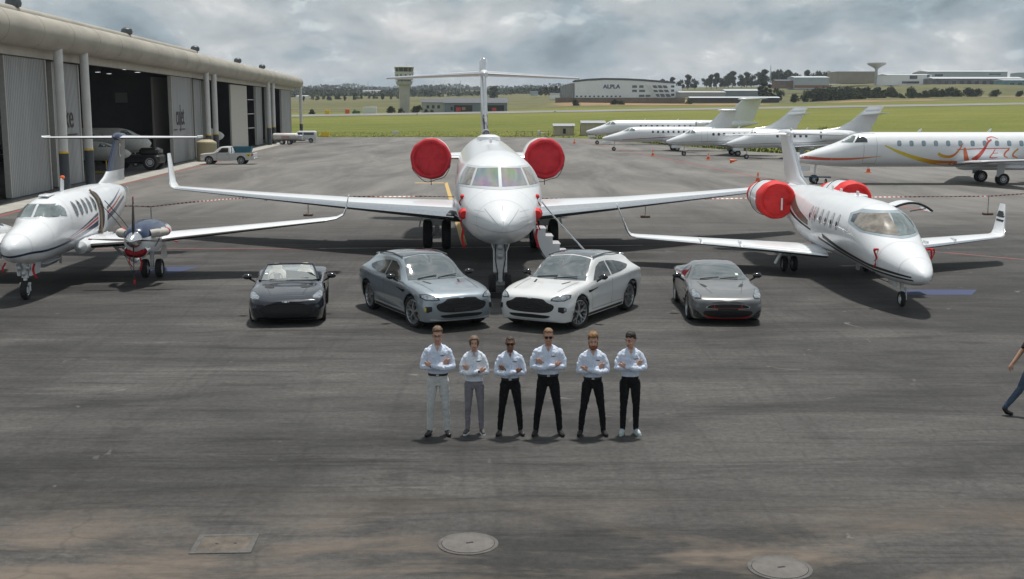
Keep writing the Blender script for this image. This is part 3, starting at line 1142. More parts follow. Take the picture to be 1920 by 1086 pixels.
# ---------------------------------------------------------------- the large jet in the middle
def large_jet():
    J = thing('business_jet', 'large white twin-engine jet facing the camera with dark red engine covers', 'aircraft', (-.23, 31.15, 0), rad(2.41))
    F = Fuse([(0, .015, 2.29, 2.27), (.05, .11, 2.385, 2.18), (.15, .21, 2.47, 2.09), (.5, .43, 2.67, 1.92), (1.0, .65, 2.86, 1.77), (1.8, .92, 3.08, 1.6), (2.4, 1.06, 3.24, 1.52), (3.2, 1.2, 3.62, 1.46), (3.7, 1.265, 3.86, 1.44), (4.4, 1.32, 4.03, 1.43), (5.5, 1.345, 4.13, 1.43), (9, 1.345, 4.13, 1.43), (20, 1.345, 4.13, 1.45), (23.5, 1.15, 4.12, 1.85), (26.5, .78, 4.06, 2.5), (29.5, .25, 3.9, 3.3)])
    fu = F.build(J, k=48)
    bv = bvh_of(fu)
    SCR = iridescent_glass_mat()
    # windscreen: grey surround then four panes
    sur = [(-.92, 3.135), (0, 3.12), (.92, 3.135), (.73, 3.70), (0, 3.735), (-.73, 3.70)]
    decal('windscreen_frame', bv, sur, 'front', GREYW, J, off=.006, grid=.1, maxd=34.6)
    for s_ in (-1, 1):
        side = [(s_ * .86, 2.7, 3.14), (s_ * 1.33, 4.25, 3.13), (s_ * 1.12, 4.6, 3.72), (s_ * .66, 3.6, 3.72)]
        decal('side_window_frame', bv, side, (-s_ * .75, .66, 0), GREYW, J, off=.006, grid=.1)
        pane = [(s_ * .045, 3.19), (s_ * .80, 3.20), (s_ * .63, 3.655), (s_ * .045, 3.68)]
        decal('windscreen_pane', bv, pane, 'front', SCR, J, off=.014, grid=.1, maxd=34.8)
        side = [(s_ * .93, 2.95, 3.2), (s_ * 1.28, 4.05, 3.2), (s_ * 1.1, 4.45, 3.66), (s_ * .76, 3.6, 3.66)]
        decal('side_window_pane', bv, side, (-s_ * .75, .66, 0), SHADE, J, off=.014, grid=.1)
    for y in (1.15, 2.2, 5.9, 8.3, 11.0, 17.5, 20.5):
        ring_seam(F, J, y)
    for (x, z, w_, h_) in ((-.62, 2.52, .3, .16), (.62, 2.52, .3, .16), (-.75, 2.05, .22, .3), (.75, 2.05, .22, .3)):
        for q in (0, 1):
            decal('access_panel_edge', bv, [(x - w_ / 2, z - h_ / 2 + q * h_), (x + w_ / 2, z - h_ / 2 + q * h_), (x + w_ / 2, z - h_ / 2 + q * h_ + .007), (x - w_ / 2, z - h_ / 2 + q * h_ + .007)], 'front', SKINJ, J, off=.005, grid=.1)
    # cabin windows
    for k in range(13):
        for v in ('side+', 'side-'):
            decal('cabin_window', bv, ell(6.4 + k * .78, 3.2, .15, .21), v, GLASSD, J, off=.008, grid=.2)
    # lightning strips and small nose markings
    for (x0, z0, x1, z1) in ((0, 2.33, 0, 2.78), (.12, 2.3, .45, 2.66), (-.12, 2.3, -.48, 2.68)):
        d = Vector((z1 - z0, -(x1 - x0))).normalized() * .006
        decal('lightning_strip', bv, [(x0 - d.x, z0 - d.y), (x1 - d.x, z1 - d.y), (x1 + d.x, z1 + d.y), (x0 + d.x, z0 + d.y)], 'front', SEAL, J, off=.006, grid=.08)
    decal('nose_seam', bv, strip([(-.75, 2.22), (-.4, 2.14), (0, 2.12), (.4, 2.14), (.75, 2.22)], [(-.75, 2.21), (-.4, 2.13), (0, 2.11), (.4, 2.13), (.75, 2.21)]), 'front', SEAL, J, off=.006, grid=.06)
    # probe covers with ribbons
    for s_ in (-1, 1):
        for (x, z, sz) in ((1.04, 2.42, 1.0), (1.08, 2.86, .45)):
            hit = bv.ray_cast(Vector((s_ * x, -5, z)), Vector((0, 1, 0)))
            p = hit[0]
            pc = MB()
            pc.lathe([(-.16 * sz, .05 * sz), (-.15 * sz, .10 * sz), (0, .13 * sz), (.08 * sz, .17 * sz), (.1 * sz, .05 * sz)], c=(p.x, p.y - .03, p.z), axis='Y', n=12)
            pc.build('probe_cover', REDC2, J)
            flag(J, p.x + s_ * .04, p.y - .1, p.z - .05 * sz, .32 * sz + .1, .04)
        flag(J, s_ * 1.06, 2.35, 1.98, .55, .07, .04)
    # wing-body fairing
    fr = []
    for y, w, t, b_ in ((8.6, .5, 1.7, 1.45), (10, 1.25, 2.0, 1.28), (12, 1.6, 2.15, 1.2), (15, 1.65, 2.15, 1.18), (18, 1.4, 2.1, 1.25), (20.5, .6, 1.8, 1.45)):
        fr.append([(w * math.sin(2 * math.pi * i / 24), y, (t + b_) / 2 + (t - b_) / 2 * math.cos(2 * math.pi * i / 24)) for i in range(24)])
    fair = MB().loft(fr).build('wing_fairing', WHITE, J, 60)
    for s_ in (-1, 1):
        w = wing('wing', [(1.0, 10.6, 1.52, 6.3, .125, 4), (3.0, 11.9, 1.6, 5.2, .12, 4), (5.2, 13.3, 1.69, 4.0, .115, 4), (9.5, 16.4, 1.86, 2.6, .105, 4), (13.3, 19.2, 2.02, 1.5, .10, 6)], [WHITE, CHROME], J, s_, le=.10)
        wing('winglet', [(13.3, 19.2, 2.02, 1.5, .10, 6), (13.48, 19.4, 2.07, 1.4, .09, 40), (13.6, 19.7, 2.22, 1.2, .085, 76), (13.86, 20.6, 3.46, .62, .075, 80)], [WHITE, CHROME], w, s_, le=.08, sub=4)
        # flap track fairings
        for x, y in ((4.2, 16.2), (6.6, 17.2), (9.2, 18.1)):
            MB().lathe([(-.9, .02), (-.5, .14), (0, .18), (.6, .12), (1.0, .02)], c=(s_ * x, y, 1.36 + x * .045), axis='Y', n=12).build('flap_fairing', WHITE, w)
        # black patch laid over the wing root and fairing
        decal('root_patch', bvh_of(w, fair), [(s_ * 1.68, 1.60), (s_ * 1.55, 1.74), (s_ * 1.3, 1.76), (s_ * 1.1, 1.4), (s_ * .95, 1.25), (s_ * 1.2, 1.2), (s_ * 1.6, 1.3)], 'front', BLACK, w, off=.012, grid=.1)
        # nacelles, pylons, covers
        ec = (s_ * 2.42, 18.9, 3.28)
        nc = nacelle(J, (ec[0], ec[1] + .22, ec[2]), .82, 4.4)
        cov = cover_front('engine_cover', ec, .83, REDC, J, .36, seed=3 + s_)
        # straps below the cover
        st = MB()
        st.tube([(ec[0] + .86 * math.cos(t), ec[1] + .22 + .05 * math.sin(t * 9), ec[2] - .04 + (.93 + .05 * math.sin(t * 6)) * math.sin(t)) for t in np.linspace(rad(200), rad(345), 18)], .014, 6)
        st.build('cover_strap', BLACK, cov)
        st = MB()
        st.tube([(ec[0], ec[1] + .2, ec[2] - .86), (ec[0] + .01, ec[1] + .22, ec[2] - 1.12)], .018, 6)
        st.build('cover_strap', BLACK, cov)
        MB().tube([(ec[0], ec[1] - .05, ec[2] + .7), (ec[0] + .06, ec[1] - .06, ec[2] + .68)], .02, 6).build('cover_handle', BLACK, cov)
        wing('pylon', [(.9, 19.6, 3.3, 3.6, .10, 0), (1.7, 19.7, 3.3, 3.3, .09, 0)], [WHITE, CHROME], J, s_, le=.06, sub=2)
        # tailplane
        tp = wing('tailplane', [(.12, 26.6, 7.06, 2.9, .10, -2), (4.85, 28.6, 6.88, 1.35, .09, -2)], [WHITE, CHROME], J, s_, le=.12, sub=4)
        # flap, hanging a little
        MB().box((s_ * 4.1, 17.5, 1.5), (3.2, 1.0, .07), rx=rad(-22)).build('flap', GREYW, w)
        # main gear
        g_ = MB()
        gx, gy = s_ * 2.08, 14.4
        g_.tube([(gx, gy, 1.7), (gx, gy, .95)], .15, 14)
        g_.tube([(gx, gy, .95), (gx, gy, .5)], .09, 12)
        g_.tube([(gx - .38, gy, .56), (gx + .38, gy, .56)], .08, 10)
        g_.box((gx, gy - .1, 1.05), (.5, .12, .3), bev=.03)
        g_.tube([(gx, gy - .12, 1.2), (gx - s_ * .5, gy - .1, 1.6)], .05, 8)
        mg = g_.build('main_gear', GEARW, J)
        for q in (-.36, .36):
            wheel(mg, (gx + q, gy, .57), .57, .36)
        MB().box((gx + s_ * .6, gy, 1.25), (.05, .9, .85), ry=rad(-s_ * 12), bev=.02).build('gear_door', WHITE, mg)
    # fin with bullet and ram-air inlet
    fin_s = [(0, 21.5, 4.0, 6.2, .055, 90), (0, 23.2, 4.75, 5.0, .075, 90), (0, 26.2, 6.95, 3.2, .10, 90), (0, 26.5, 7.25, 2.9, .14, 90), (0, 26.7, 7.5, 2.5, .18, 90), (0, 26.8, 7.68, 2.3, .20, 90), (0, 26.9, 7.80, 2.1, .17, 90), (0, 27.0, 7.85, 1.9, .10, 90)]
    fin = wing('fin', fin_s, [WHITE, CHROME], J, 1, le=.10)
    MB().lathe([(-.9, .02), (-.8, .10), (-.45, .19), (0, .22), (1.2, .2), (2.4, .12), (3.2, .02)], c=(0, 27.0, 7.06), axis='Y', n=18).build('tail_bullet', WHITE, fin)
    inl = MB()
    inl.lathe([(0.3, .03), (.25, .11), (0, .13), (-.03, .15), (.05, .17), (1.5, .18)], c=(0, 21.9, 4.28), axis='Y', n=18)
    inl.build('ram_air_inlet', STEEL, fin)
    decal('inlet_opening', bvh_of(fin), [(-.10, 4.45), (.10, 4.45), (.12, 5.0), (.07, 5.12), (-.07, 5.12), (-.12, 5.0)], 'front', BLACK, fin, off=.012, grid=.1)
    MB().box((0, 13.5, 4.16), (.10, .5, .30), bev=.04).build('antenna', WHITE, J)
    MB().lathe([(0, .5), (.14, .46), (.22, .3), (.24, .02)], c=(0, 17.5, 4.1), axis='Z', n=18).build('antenna_dome', WHITE, J)
    # nose gear
    gy = 2.78
    g_ = MB()
    g_.box((0, gy, 1.12), (.40, .30, .92), bev=.03)
    g_.tube([(0, gy, 1.8), (0, gy, 1.1)], .12, 12)
    g_.tube([(0, gy, 1.1), (0, gy, .35)], .075, 12)
    g_.tube([(-.22, gy, .33), (.22, gy, .33)], .06, 10)
    g_.box((0, gy - .1, .55), (.16, .08, .35), bev=.02)
    ng = g_.build('nose_gear', GEARW, J)
    for z in (1.42, 1.16):
        MB().lathe([(-.06, .03), (-.05, .085), (.02, .09), (.04, .05)], c=(0, gy - .17, z), axis='Y', n=14).build('taxi_lamp', STEEL, ng)
    for sx in (-1, 1):
        MB().tube([(sx * .13, gy - .17, 1.5), (sx * .15, gy - .18, 1.1), (sx * .09, gy - .17, .75), (sx * .07, gy - .12, .45)], .016, 6).build('gear_hose', BLACK, ng)
        MB().box((sx * .24, gy + .1, 1.5), (.03, .9, .4), ry=rad(sx * 18)).build('gear_door', WHITE, ng)
    for q in (-.235, .235):
        wheel(ng, (q, gy, .305), .305, .21)
    # chock
    MB().prism([(gy - .62, .0), (gy - .42, .0), (gy - .46, .15), (gy - .56, .15)], 'X', -.5, .5).build('wheel_chock', RUBBER, ng)
    # airstair: curved outer skin, treads and handrails
    st = MB()
    top = Vector((1.22, 5.15, 1.75))
    bt = Vector((2.55, 5.15, .32))
    prof = []
    for i in range(9):
        t = i / 8
        p = top.lerp(bt, t)
        bulge = .34 * math.sin(math.pi * t)
        prof.append((p.x - bulge * .75 - .1, p.z - bulge * .75))
    outer = [(p[0], p[1]) for p in prof]
    inner = []
    for i in range(6):
        t0, t1 = i / 6, (i + 1) / 6
        p0, p1 = top.lerp(bt, t0), top.lerp(bt, t1)
        inner += [(p0.x + .02, p0.z), (p1.x + .02, p0.z)]
    inner.append((bt.x, bt.z))
    poly = outer + list(reversed(inner))
    stairs = st.prism(poly, 'Y', 4.7, 4.75).build('airstair', WHITE, J, 30)
    MB().prism(poly, 'Y', 5.55, 5.6).build('airstair_cheek', WHITE, stairs, 30)
    sk = MB()
    sk.loft([[(p[0] - .03, 4.7, p[1] - .03) for p in outer], [(p[0] - .03, 5.6, p[1] - .03) for p in outer]], closed=False)
    sk.build('airstair_skin', WHITE, stairs, 60)
    for i in range(6):
        t0 = (i + .5) / 6
        p = top.lerp(bt, t0)
        MB().box((p.x + .03, 5.15, top.lerp(bt, i / 6).z - .015), (.26, .8, .03), bev=.008).build('tread', GREYW, stairs)
    for yy in (4.66, 5.64):
        r_ = MB()
        r_.tube([(1.3, yy, 2.62), (1.9, yy, 1.9), (2.75, yy, .98), (2.83, yy, .9), (2.72, yy, .62)], .022, 8)
        r_.build('handrail', CHROME, stairs)
    return J


large_jet()


# ---------------------------------------------------------------- twin turboprop on the left
def turboprop():
    K = thing('turboprop', 'white twin turboprop with navy fin and red and blue stripes beside the hangar', 'aircraft', (-13.78, 31.9, 0), rad(4.6))
    F = Fuse([(0, .02, 1.54, 1.50), (.05, .13, 1.64, 1.40), (.18, .25, 1.75, 1.28), (.5, .40, 1.9, 1.15), (1.0, .52, 2.03, 1.05), (1.6, .60, 2.15, .98), (2.1, .65, 2.25, .95), (2.65, .70, 2.56, .94), (3.1, .72, 2.7, .93), (3.8, .74, 2.79, .93), (5, .75, 2.81, .93), (8.3, .75, 2.81, .95), (10, .60, 2.76, 1.2), (12, .34, 2.6, 1.7), (13.4, .08, 2.42, 2.12)], n=2.25)
    fu = F.build(K, k=44)
    bv = bvh_of(fu)
    for y in (.62, 1.95, 3.55, 6.3, 8.2):
        ring_seam(F, K, y, .010)
    # windscreen
    decal('windscreen_frame', bv, [(-.64, 2.23), (0, 2.24), (.64, 2.23), (.56, 2.60), (0, 2.62), (-.56, 2.60)], 'front', GREYW, K, off=.006, grid=.08, maxd=33.2)
    for s_ in (-1, 1):
        decal('windscreen_pane', bv, [(s_ * .035, 2.265), (s_ * .60, 2.255), (s_ * .53, 2.575), (s_ * .035, 2.595)], 'front', CKPIT, K, off=.014, grid=.07, maxd=33.2)
        v = 'side+' if s_ > 0 else 'side-'
        decal('side_window_pane', bv, [(2.42, 2.24), (2.72, 2.24), (2.55, 2.5)], v, CKPIT, K, off=.01, grid=.07)
        decal('side_window_pane', bv, [(2.83, 2.24), (3.22, 2.2), (3.3, 2.42), (3.2, 2.52), (2.86, 2.54), (2.7, 2.48)], v, CKPIT, K, off=.01, grid=.07)
        for k in range(5):
            y = 4.15 + k * .52
            decal('window_ring', bv, ell(y, 2.33, .185, .25), v, SEAL, K, off=.005, grid=.1)
            decal('cabin_window', bv, ell(y, 2.33, .15, .215), v, GLASSD, K, off=.010, grid=.1)
        # stripes: one thin line from the nose growing into navy - white - red - navy bands
        decal('lower_stripe', bv, strip([(.12, 1.40), (.6, 1.44), (1.5, 1.40), (3, 1.44), (4.5, 1.55), (6.4, 1.78)], [(.12, 1.35), (.6, 1.375), (1.5, 1.34), (3, 1.37), (4.5, 1.43), (6.4, 1.60)]), v, NAVY, K, off=.006, grid=.12)
        decal('red_stripe', bv, strip([(3.2, 1.50), (4.5, 1.64), (6.4, 1.90)], [(3.2, 1.485), (4.5, 1.59), (6.4, 1.82)]), v, REDS, K, off=.006, grid=.12)
        decal('upper_stripe', bv, strip([(3.0, 1.53), (4.5, 1.72), (6.4, 2.03)], [(3.0, 1.52), (4.5, 1.68), (6.4, 1.94)]), v, NAVY, K, off=.006, grid=.12)
        for (z0, z1, m_, nm) in ((1.66, 1.85, NAVY, 'lower_stripe'), (1.88, 1.98, REDS, 'red_stripe'), (2.02, 2.12, NAVY, 'upper_stripe')):
            decal(nm, bv, strip([(7.55, z1), (9, z1 + .22), (11, z1 + .42)], [(7.55, z0), (9, z0 + .26), (11, z0 + .52)]), v, m_, K, off=.006, grid=.15)
    # bow of the nose stripe
    decal('nose_stripe', bv, strip([(-.35, 1.43), (0, 1.385), (.35, 1.43)], [(-.35, 1.37), (0, 1.325), (.35, 1.37)]), 'front', NAVY, K, off=.006, grid=.06)
    # open airstair door on the near side: dark doorway, seal and struts
    decal('doorway', bv, rrect(6.88, 2.0, .56, 1.36, .2), 'side+', BLACK, K, off=.012, grid=.15)
    dr = MB()
    dr.tube([(.79, 6.6, 1.32), (.80, 6.58, 2.0), (.70, 6.6, 2.5), (.45, 6.62, 2.76)], .035, 8)
    dr.build('door_seal', mat('tan_seal', (.22, .16, .11), .7), K)
    ds = MB()
    for i in range(5):
        t = i / 4
        ds.box((.85 + t * .95, 6.95, 1.28 - t * .9), (.26, .62, .04))
    for yy in (6.62, 7.28):
        ds.tube([(.75, yy, 1.3), (1.35, yy, .68), (1.85, yy, .33)], .045, 8)
    door = ds.build('airstair', WHITE, K)
    for yy in (6.6, 7.3):
        MB().tube([(.74, yy, 2.35), (1.25, yy, 1.75), (1.7, yy, 1.1)], .014, 6).build('stair_cable', BLACK, door)
    # wings
    for s_ in (-1, 1):
        inner_w = wing('wing', [(.5, 4.55, 1.12, 2.9, .15, 3), (2.6, 4.75, 1.22, 2.6, .145, 4), (2.7, 4.85, 1.23, 2.3, .14, 6), (8.15, 5.75, 1.74, 1.15, .13, 6)], [WHITE, BOOT], K, s_, le=.2)
        wing('winglet', [(8.15, 5.75, 1.74, 1.15, .12, 6), (8.5, 5.95, 1.79, 1.0, .11, 14), (8.72, 6.15, 1.9, .85, .1, 48), (8.80, 6.3, 2.1, .72, .09, 76), (8.88, 6.6, 2.52, .42, .08, 80)], [WHITE, BOOT], inner_w, s_, le=.03, sub=4)
        MB().lathe([(-.75, .02), (-.6, .2), (0, .25), (.6, .2), (.75, .02)], c=(s_ * .72, 4.9, 1.12), axis='Y', n=16).build('wing_root_fairing', WHITE, inner_w)
        # nacelle
        nx, nz = s_ * 2.62, 1.46
        nst = [(3.25, .20, 1.66, 1.24), (3.3, .31, 1.74, 1.12), (3.55, .40, 1.84, .98), (4.1, .45, 1.93, .9), (5.0, .46, 1.94, .86), (6.0, .42, 1.82, .88), (7.2, .30, 1.6, 1.0), (8.2, .06, 1.4, 1.25)]
        NF = Fuse(nst, n=2.3)
        ys = [3.25, 3.28, 3.32, 3.4, 3.55, 3.8, 4.1, 4.5, 5, 5.5, 6, 6.6, 7.2, 7.7, 8.2]
        rings = [[(p[0] + nx, p[1], p[2]) for p in NF.ring(y, 28)] for y in ys]
        mbn = MB().loft(rings)
        for i, f in enumerate(mbn.f[:28 * (len(ys) - 1)]):
            zz = sum(mbn.v[j][2] for j in f) / 4
            yy = sum(mbn.v[j][1] for j in f) / 4
            if zz > 1.50 + (yy - 3.3) * .05:
                mbn.m[i] = 1
        na = mbn.build('engine_nacelle', [WHITE, NAVY], K, 60)
        nb = bvh_of(na)
        v = 'side+' if s_ > 0 else 'side-'
        for z0 in (0, .14):
            decal('nacelle_stripe', nb, [(4.0 + z0, 1.16 + z0 * .6), (4.2 + z0, 1.16 + z0 * .6), (4.95 + z0, 1.5), (4.7 + z0, 1.5)], v, NAVY, na, off=.006, grid=.1)
        # spinner and propeller
        MB().lathe([(-.52, .015), (-.45, .09), (-.3, .17), (-.1, .235), (.06, .25), (.08, .2)], c=(nx, 3.2, nz), axis='Y', n=24).build('spinner', CHROME, na, 60)
        for k in range(4):
            an = rad(90 * k + 2)
            R = Matrix.Rotation(an, 3, 'Y')
            pb = MB()
            rings = []
            for (rr_, c_, tw, th) in ((.2, .1, 60, .05), (.4, .17, 72, .035), (.8, .19, 80, .025), (1.15, .15, 86, .018), (1.30, .09, 88, .01)):
                q = rad(tw)
                ring = []
                for (px, pz) in ((-.5, 0), (0, .5), (.5, 0), (0, -.5)):
                    xx, yy = px * c_, pz * th
                    ring.append(Vector((nx, 3.1, nz)) + R @ Vector((xx * math.cos(q) - yy * math.sin(q), xx * math.sin(q) + yy * math.cos(q), rr_)))
                rings.append(ring)
            blade = pb.loft(rings).build('propeller_blade', BLACK, na, 40)
            tp_ = [Vector((nx, 3.1, nz)) + R @ Vector((0, y_, 1.22 + z_)) for y_, z_ in ((-.055, 0), (.055, 0), (.04, .1), (-.04, .1))]
            MB().loft([[p + R @ Vector((-.016, 0, 0)) for p in tp_], [p + R @ Vector((.016, 0, 0)) for p in tp_]]).build('blade_tip', REDS, blade, 0)
        # intake plug, exhaust stubs with red bands
        MB().lathe([(-.03, .02), (-.05, .2), (.02, .27), (.3, .27)], c=(nx, 3.36, 0), axis='Y', n=20, R=Matrix.Diagonal((1.15, 1, .55))).build('intake_plug', REDC, na).location = (0, 0, 1.1)
        MB().lathe([(0.16, .25), (-.05, .27), (-.09, .30), (-.05, .33), (.25, .34)], c=(nx, 3.40, 0), axis='Y', n=24, R=Matrix.Diagonal((1.15, 1, .62))).build('intake_lip', CHROME, na).location = (0, 0, 1.1)
        for q in (-1, 1):
            ex = MB()
            ex.tube([(nx + q * .36, 3.75, nz + .12), (nx + q * .55, 3.85, nz + .14), (nx + q * .64, 4.1, nz + .13), (nx + q * .68, 4.45, nz + .12)], [.13, .135, .125, .12], 14)
            eo = ex.build('exhaust_stub', mat('pale_cover_cloth', (.42, .40, .36), .8, vary=.15, bump=.4, bscale=9), na)
            MB().lathe([(-.06, .128), (.1, .125), (.1, .05)], c=(nx + q * .68, 4.5, nz + .12), axis='Y', n=14).build('exhaust_plug', REDC, eo)
        flag(na, nx + .12, 3.28, .95, .45, .05)
        flag(na, nx - .16, 3.3, .92, .3, .04)
        MB().tube([(nx - .02, 3.05, .42), (nx - .3, 3.2, 1.0)], .008, 5).build('propeller_tie', BLACK, na)
        MB().tube([(nx + .02, 3.05, .42), (nx + .2, 3.35, .78)], .008, 5).build('propeller_tie', BLACK, na)
        flag(na, nx, 3.06, .36, .3, .025, .005)
        # main gear
        gx, gy = s_ * 2.62, 5.45
        g_ = MB()
        g_.tube([(gx, gy + .1, 1.2), (gx, gy, .7), (gx, gy, .35)], [.08, .07, .05], 10)
        g_.tube([(gx, gy + .1, .9), (gx, gy + .7, 1.1)], .035, 8)
        g_.tube([(gx - .25, gy, .30), (gx + .25, gy, .30)], .05, 8)
        mg = g_.build('main_gear', GEARW, K)
        for q in (-.225, .225):
            wheel(mg, (gx + q, gy, .30), .30, .21)
        MB().box((gx + .33, gy + .25, .8), (.025, .75, .42), bev=.01).build('gear_door', WHITE, mg)
        MB().box((gx - .33, gy + .25, .8), (.025, .75, .42), bev=.01).build('gear_door', WHITE, mg)
        # tailplane
        wing('tailplane', [(.05, 12.2, 4.3, 1.5, .10, 0), (2.85, 12.85, 4.3, .85, .09, 0)], [WHITE, BOOT], K, s_, le=.09, sub=3)
        MB().box((s_ * 2.88, 13.35, 4.32), (.06, 1.0, .1), bev=.02).build('tailplane_tip', WHITE, K)
    # fin: white dorsal, navy upper
    fin = wing('fin', [(0, 9.2, 2.72, 4.0, .05, 90), (0, 10.2, 2.95, 2.95, .085, 90), (0, 10.65, 3.14, 2.6, .09, 90)], [WHITE, BOOT], K, 1)
    fu_ = wing('fin_upper', [(0, 10.65, 3.142, 2.6, .09, 90), (0, 12.0, 4.32, 1.6, .09, 90)], [NAVY, BOOT], fin, 1)
    MB().lathe([(-.35, .02), (-.2, .1), (.2, .16), (1.0, .13), (1.7, .02)], c=(0, 12.2, 4.34), axis='Y', n=14).build('tail_bullet', NAVY, fin)
    fb = bvh_of(fu_)
    ringp = [(12.45 + .2 * math.cos(t), 3.85 + .26 * math.sin(t)) for t in np.linspace(.6, 5.4, 16)] + [(12.45 + .13 * math.cos(t), 3.85 + .19 * math.sin(t)) for t in np.linspace(5.4, .6, 16)]
    for v in ('side+', 'side-'):
        decal('fin_emblem', fb, ringp, v, WHITE, fu_, off=.012, grid=.1)
    MB().box((0, 5.2, 2.99), (.05, .28, .42), rx=rad(-12), bev=.02).build('antenna', WHITE, K)
    MB().lathe([(0, .05), (.06, .08), (.11, .05)], c=(.0, 5.28, 3.19), axis='Z', n=10).build('beacon', ORANGE, K)
    MB().box((0, 3.6, 2.8), (.3, .7, .07), bev=.03).build('antenna_dome', WHITE, K)
    # belly strakes and aerials
    MB().box((0, 3.4, .84), (.36, 1.5, .28), bev=.12).build('belly_fairing', GREYW, K)
    MB().box((.1, 4.3, .8), (.03, .16, .32), rx=rad(-15)).build('belly_aerial', STEEL, K)
    flag(K, .35, 1.0, 1.05, .42, .07)
    flag(K, -.45, .9, 1.1, .3, .06)
    # nose gear
    gy = 1.2
    g_ = MB()
    g_.tube([(0, gy + .12, 1.1), (0, gy + .02, .62)], .1, 12)
    g_.tube([(0, gy + .02, .62), (0, gy, .42)], .055, 10)
    for q in (-.12, .12):
        g_.tube([(q, gy, .45), (q, gy, .25)], .03, 8)
        g_.tube([(q * 1.5, gy + .1, 1.0), (q * 1.2, gy - .02, .68)], .035, 8)
    g_.tube([(-.13, gy, .27), (.13, gy, .27)], .035, 8)
    g_.box((0, gy, .46), (.3, .1, .06), bev=.01)
    ng = g_.build('nose_gear', GEARW, K)
    for (q, z) in ((-.12, .9), (.12, .9), (0, .74)):
        MB().lathe([(-.05, .03), (-.04, .065), (.03, .06)], c=(q, gy - .06, z), axis='Y', n=12).build('taxi_lamp', STEEL, ng)
    wheel(ng, (0, gy, .275), .275, .19)
    for q in (-1, 1):
        MB().box((q * .2, gy + .35, .85), (.025, .8, .34), ry=rad(q * 8)).build('gear_door', WHITE, ng)
    return K


turboprop()


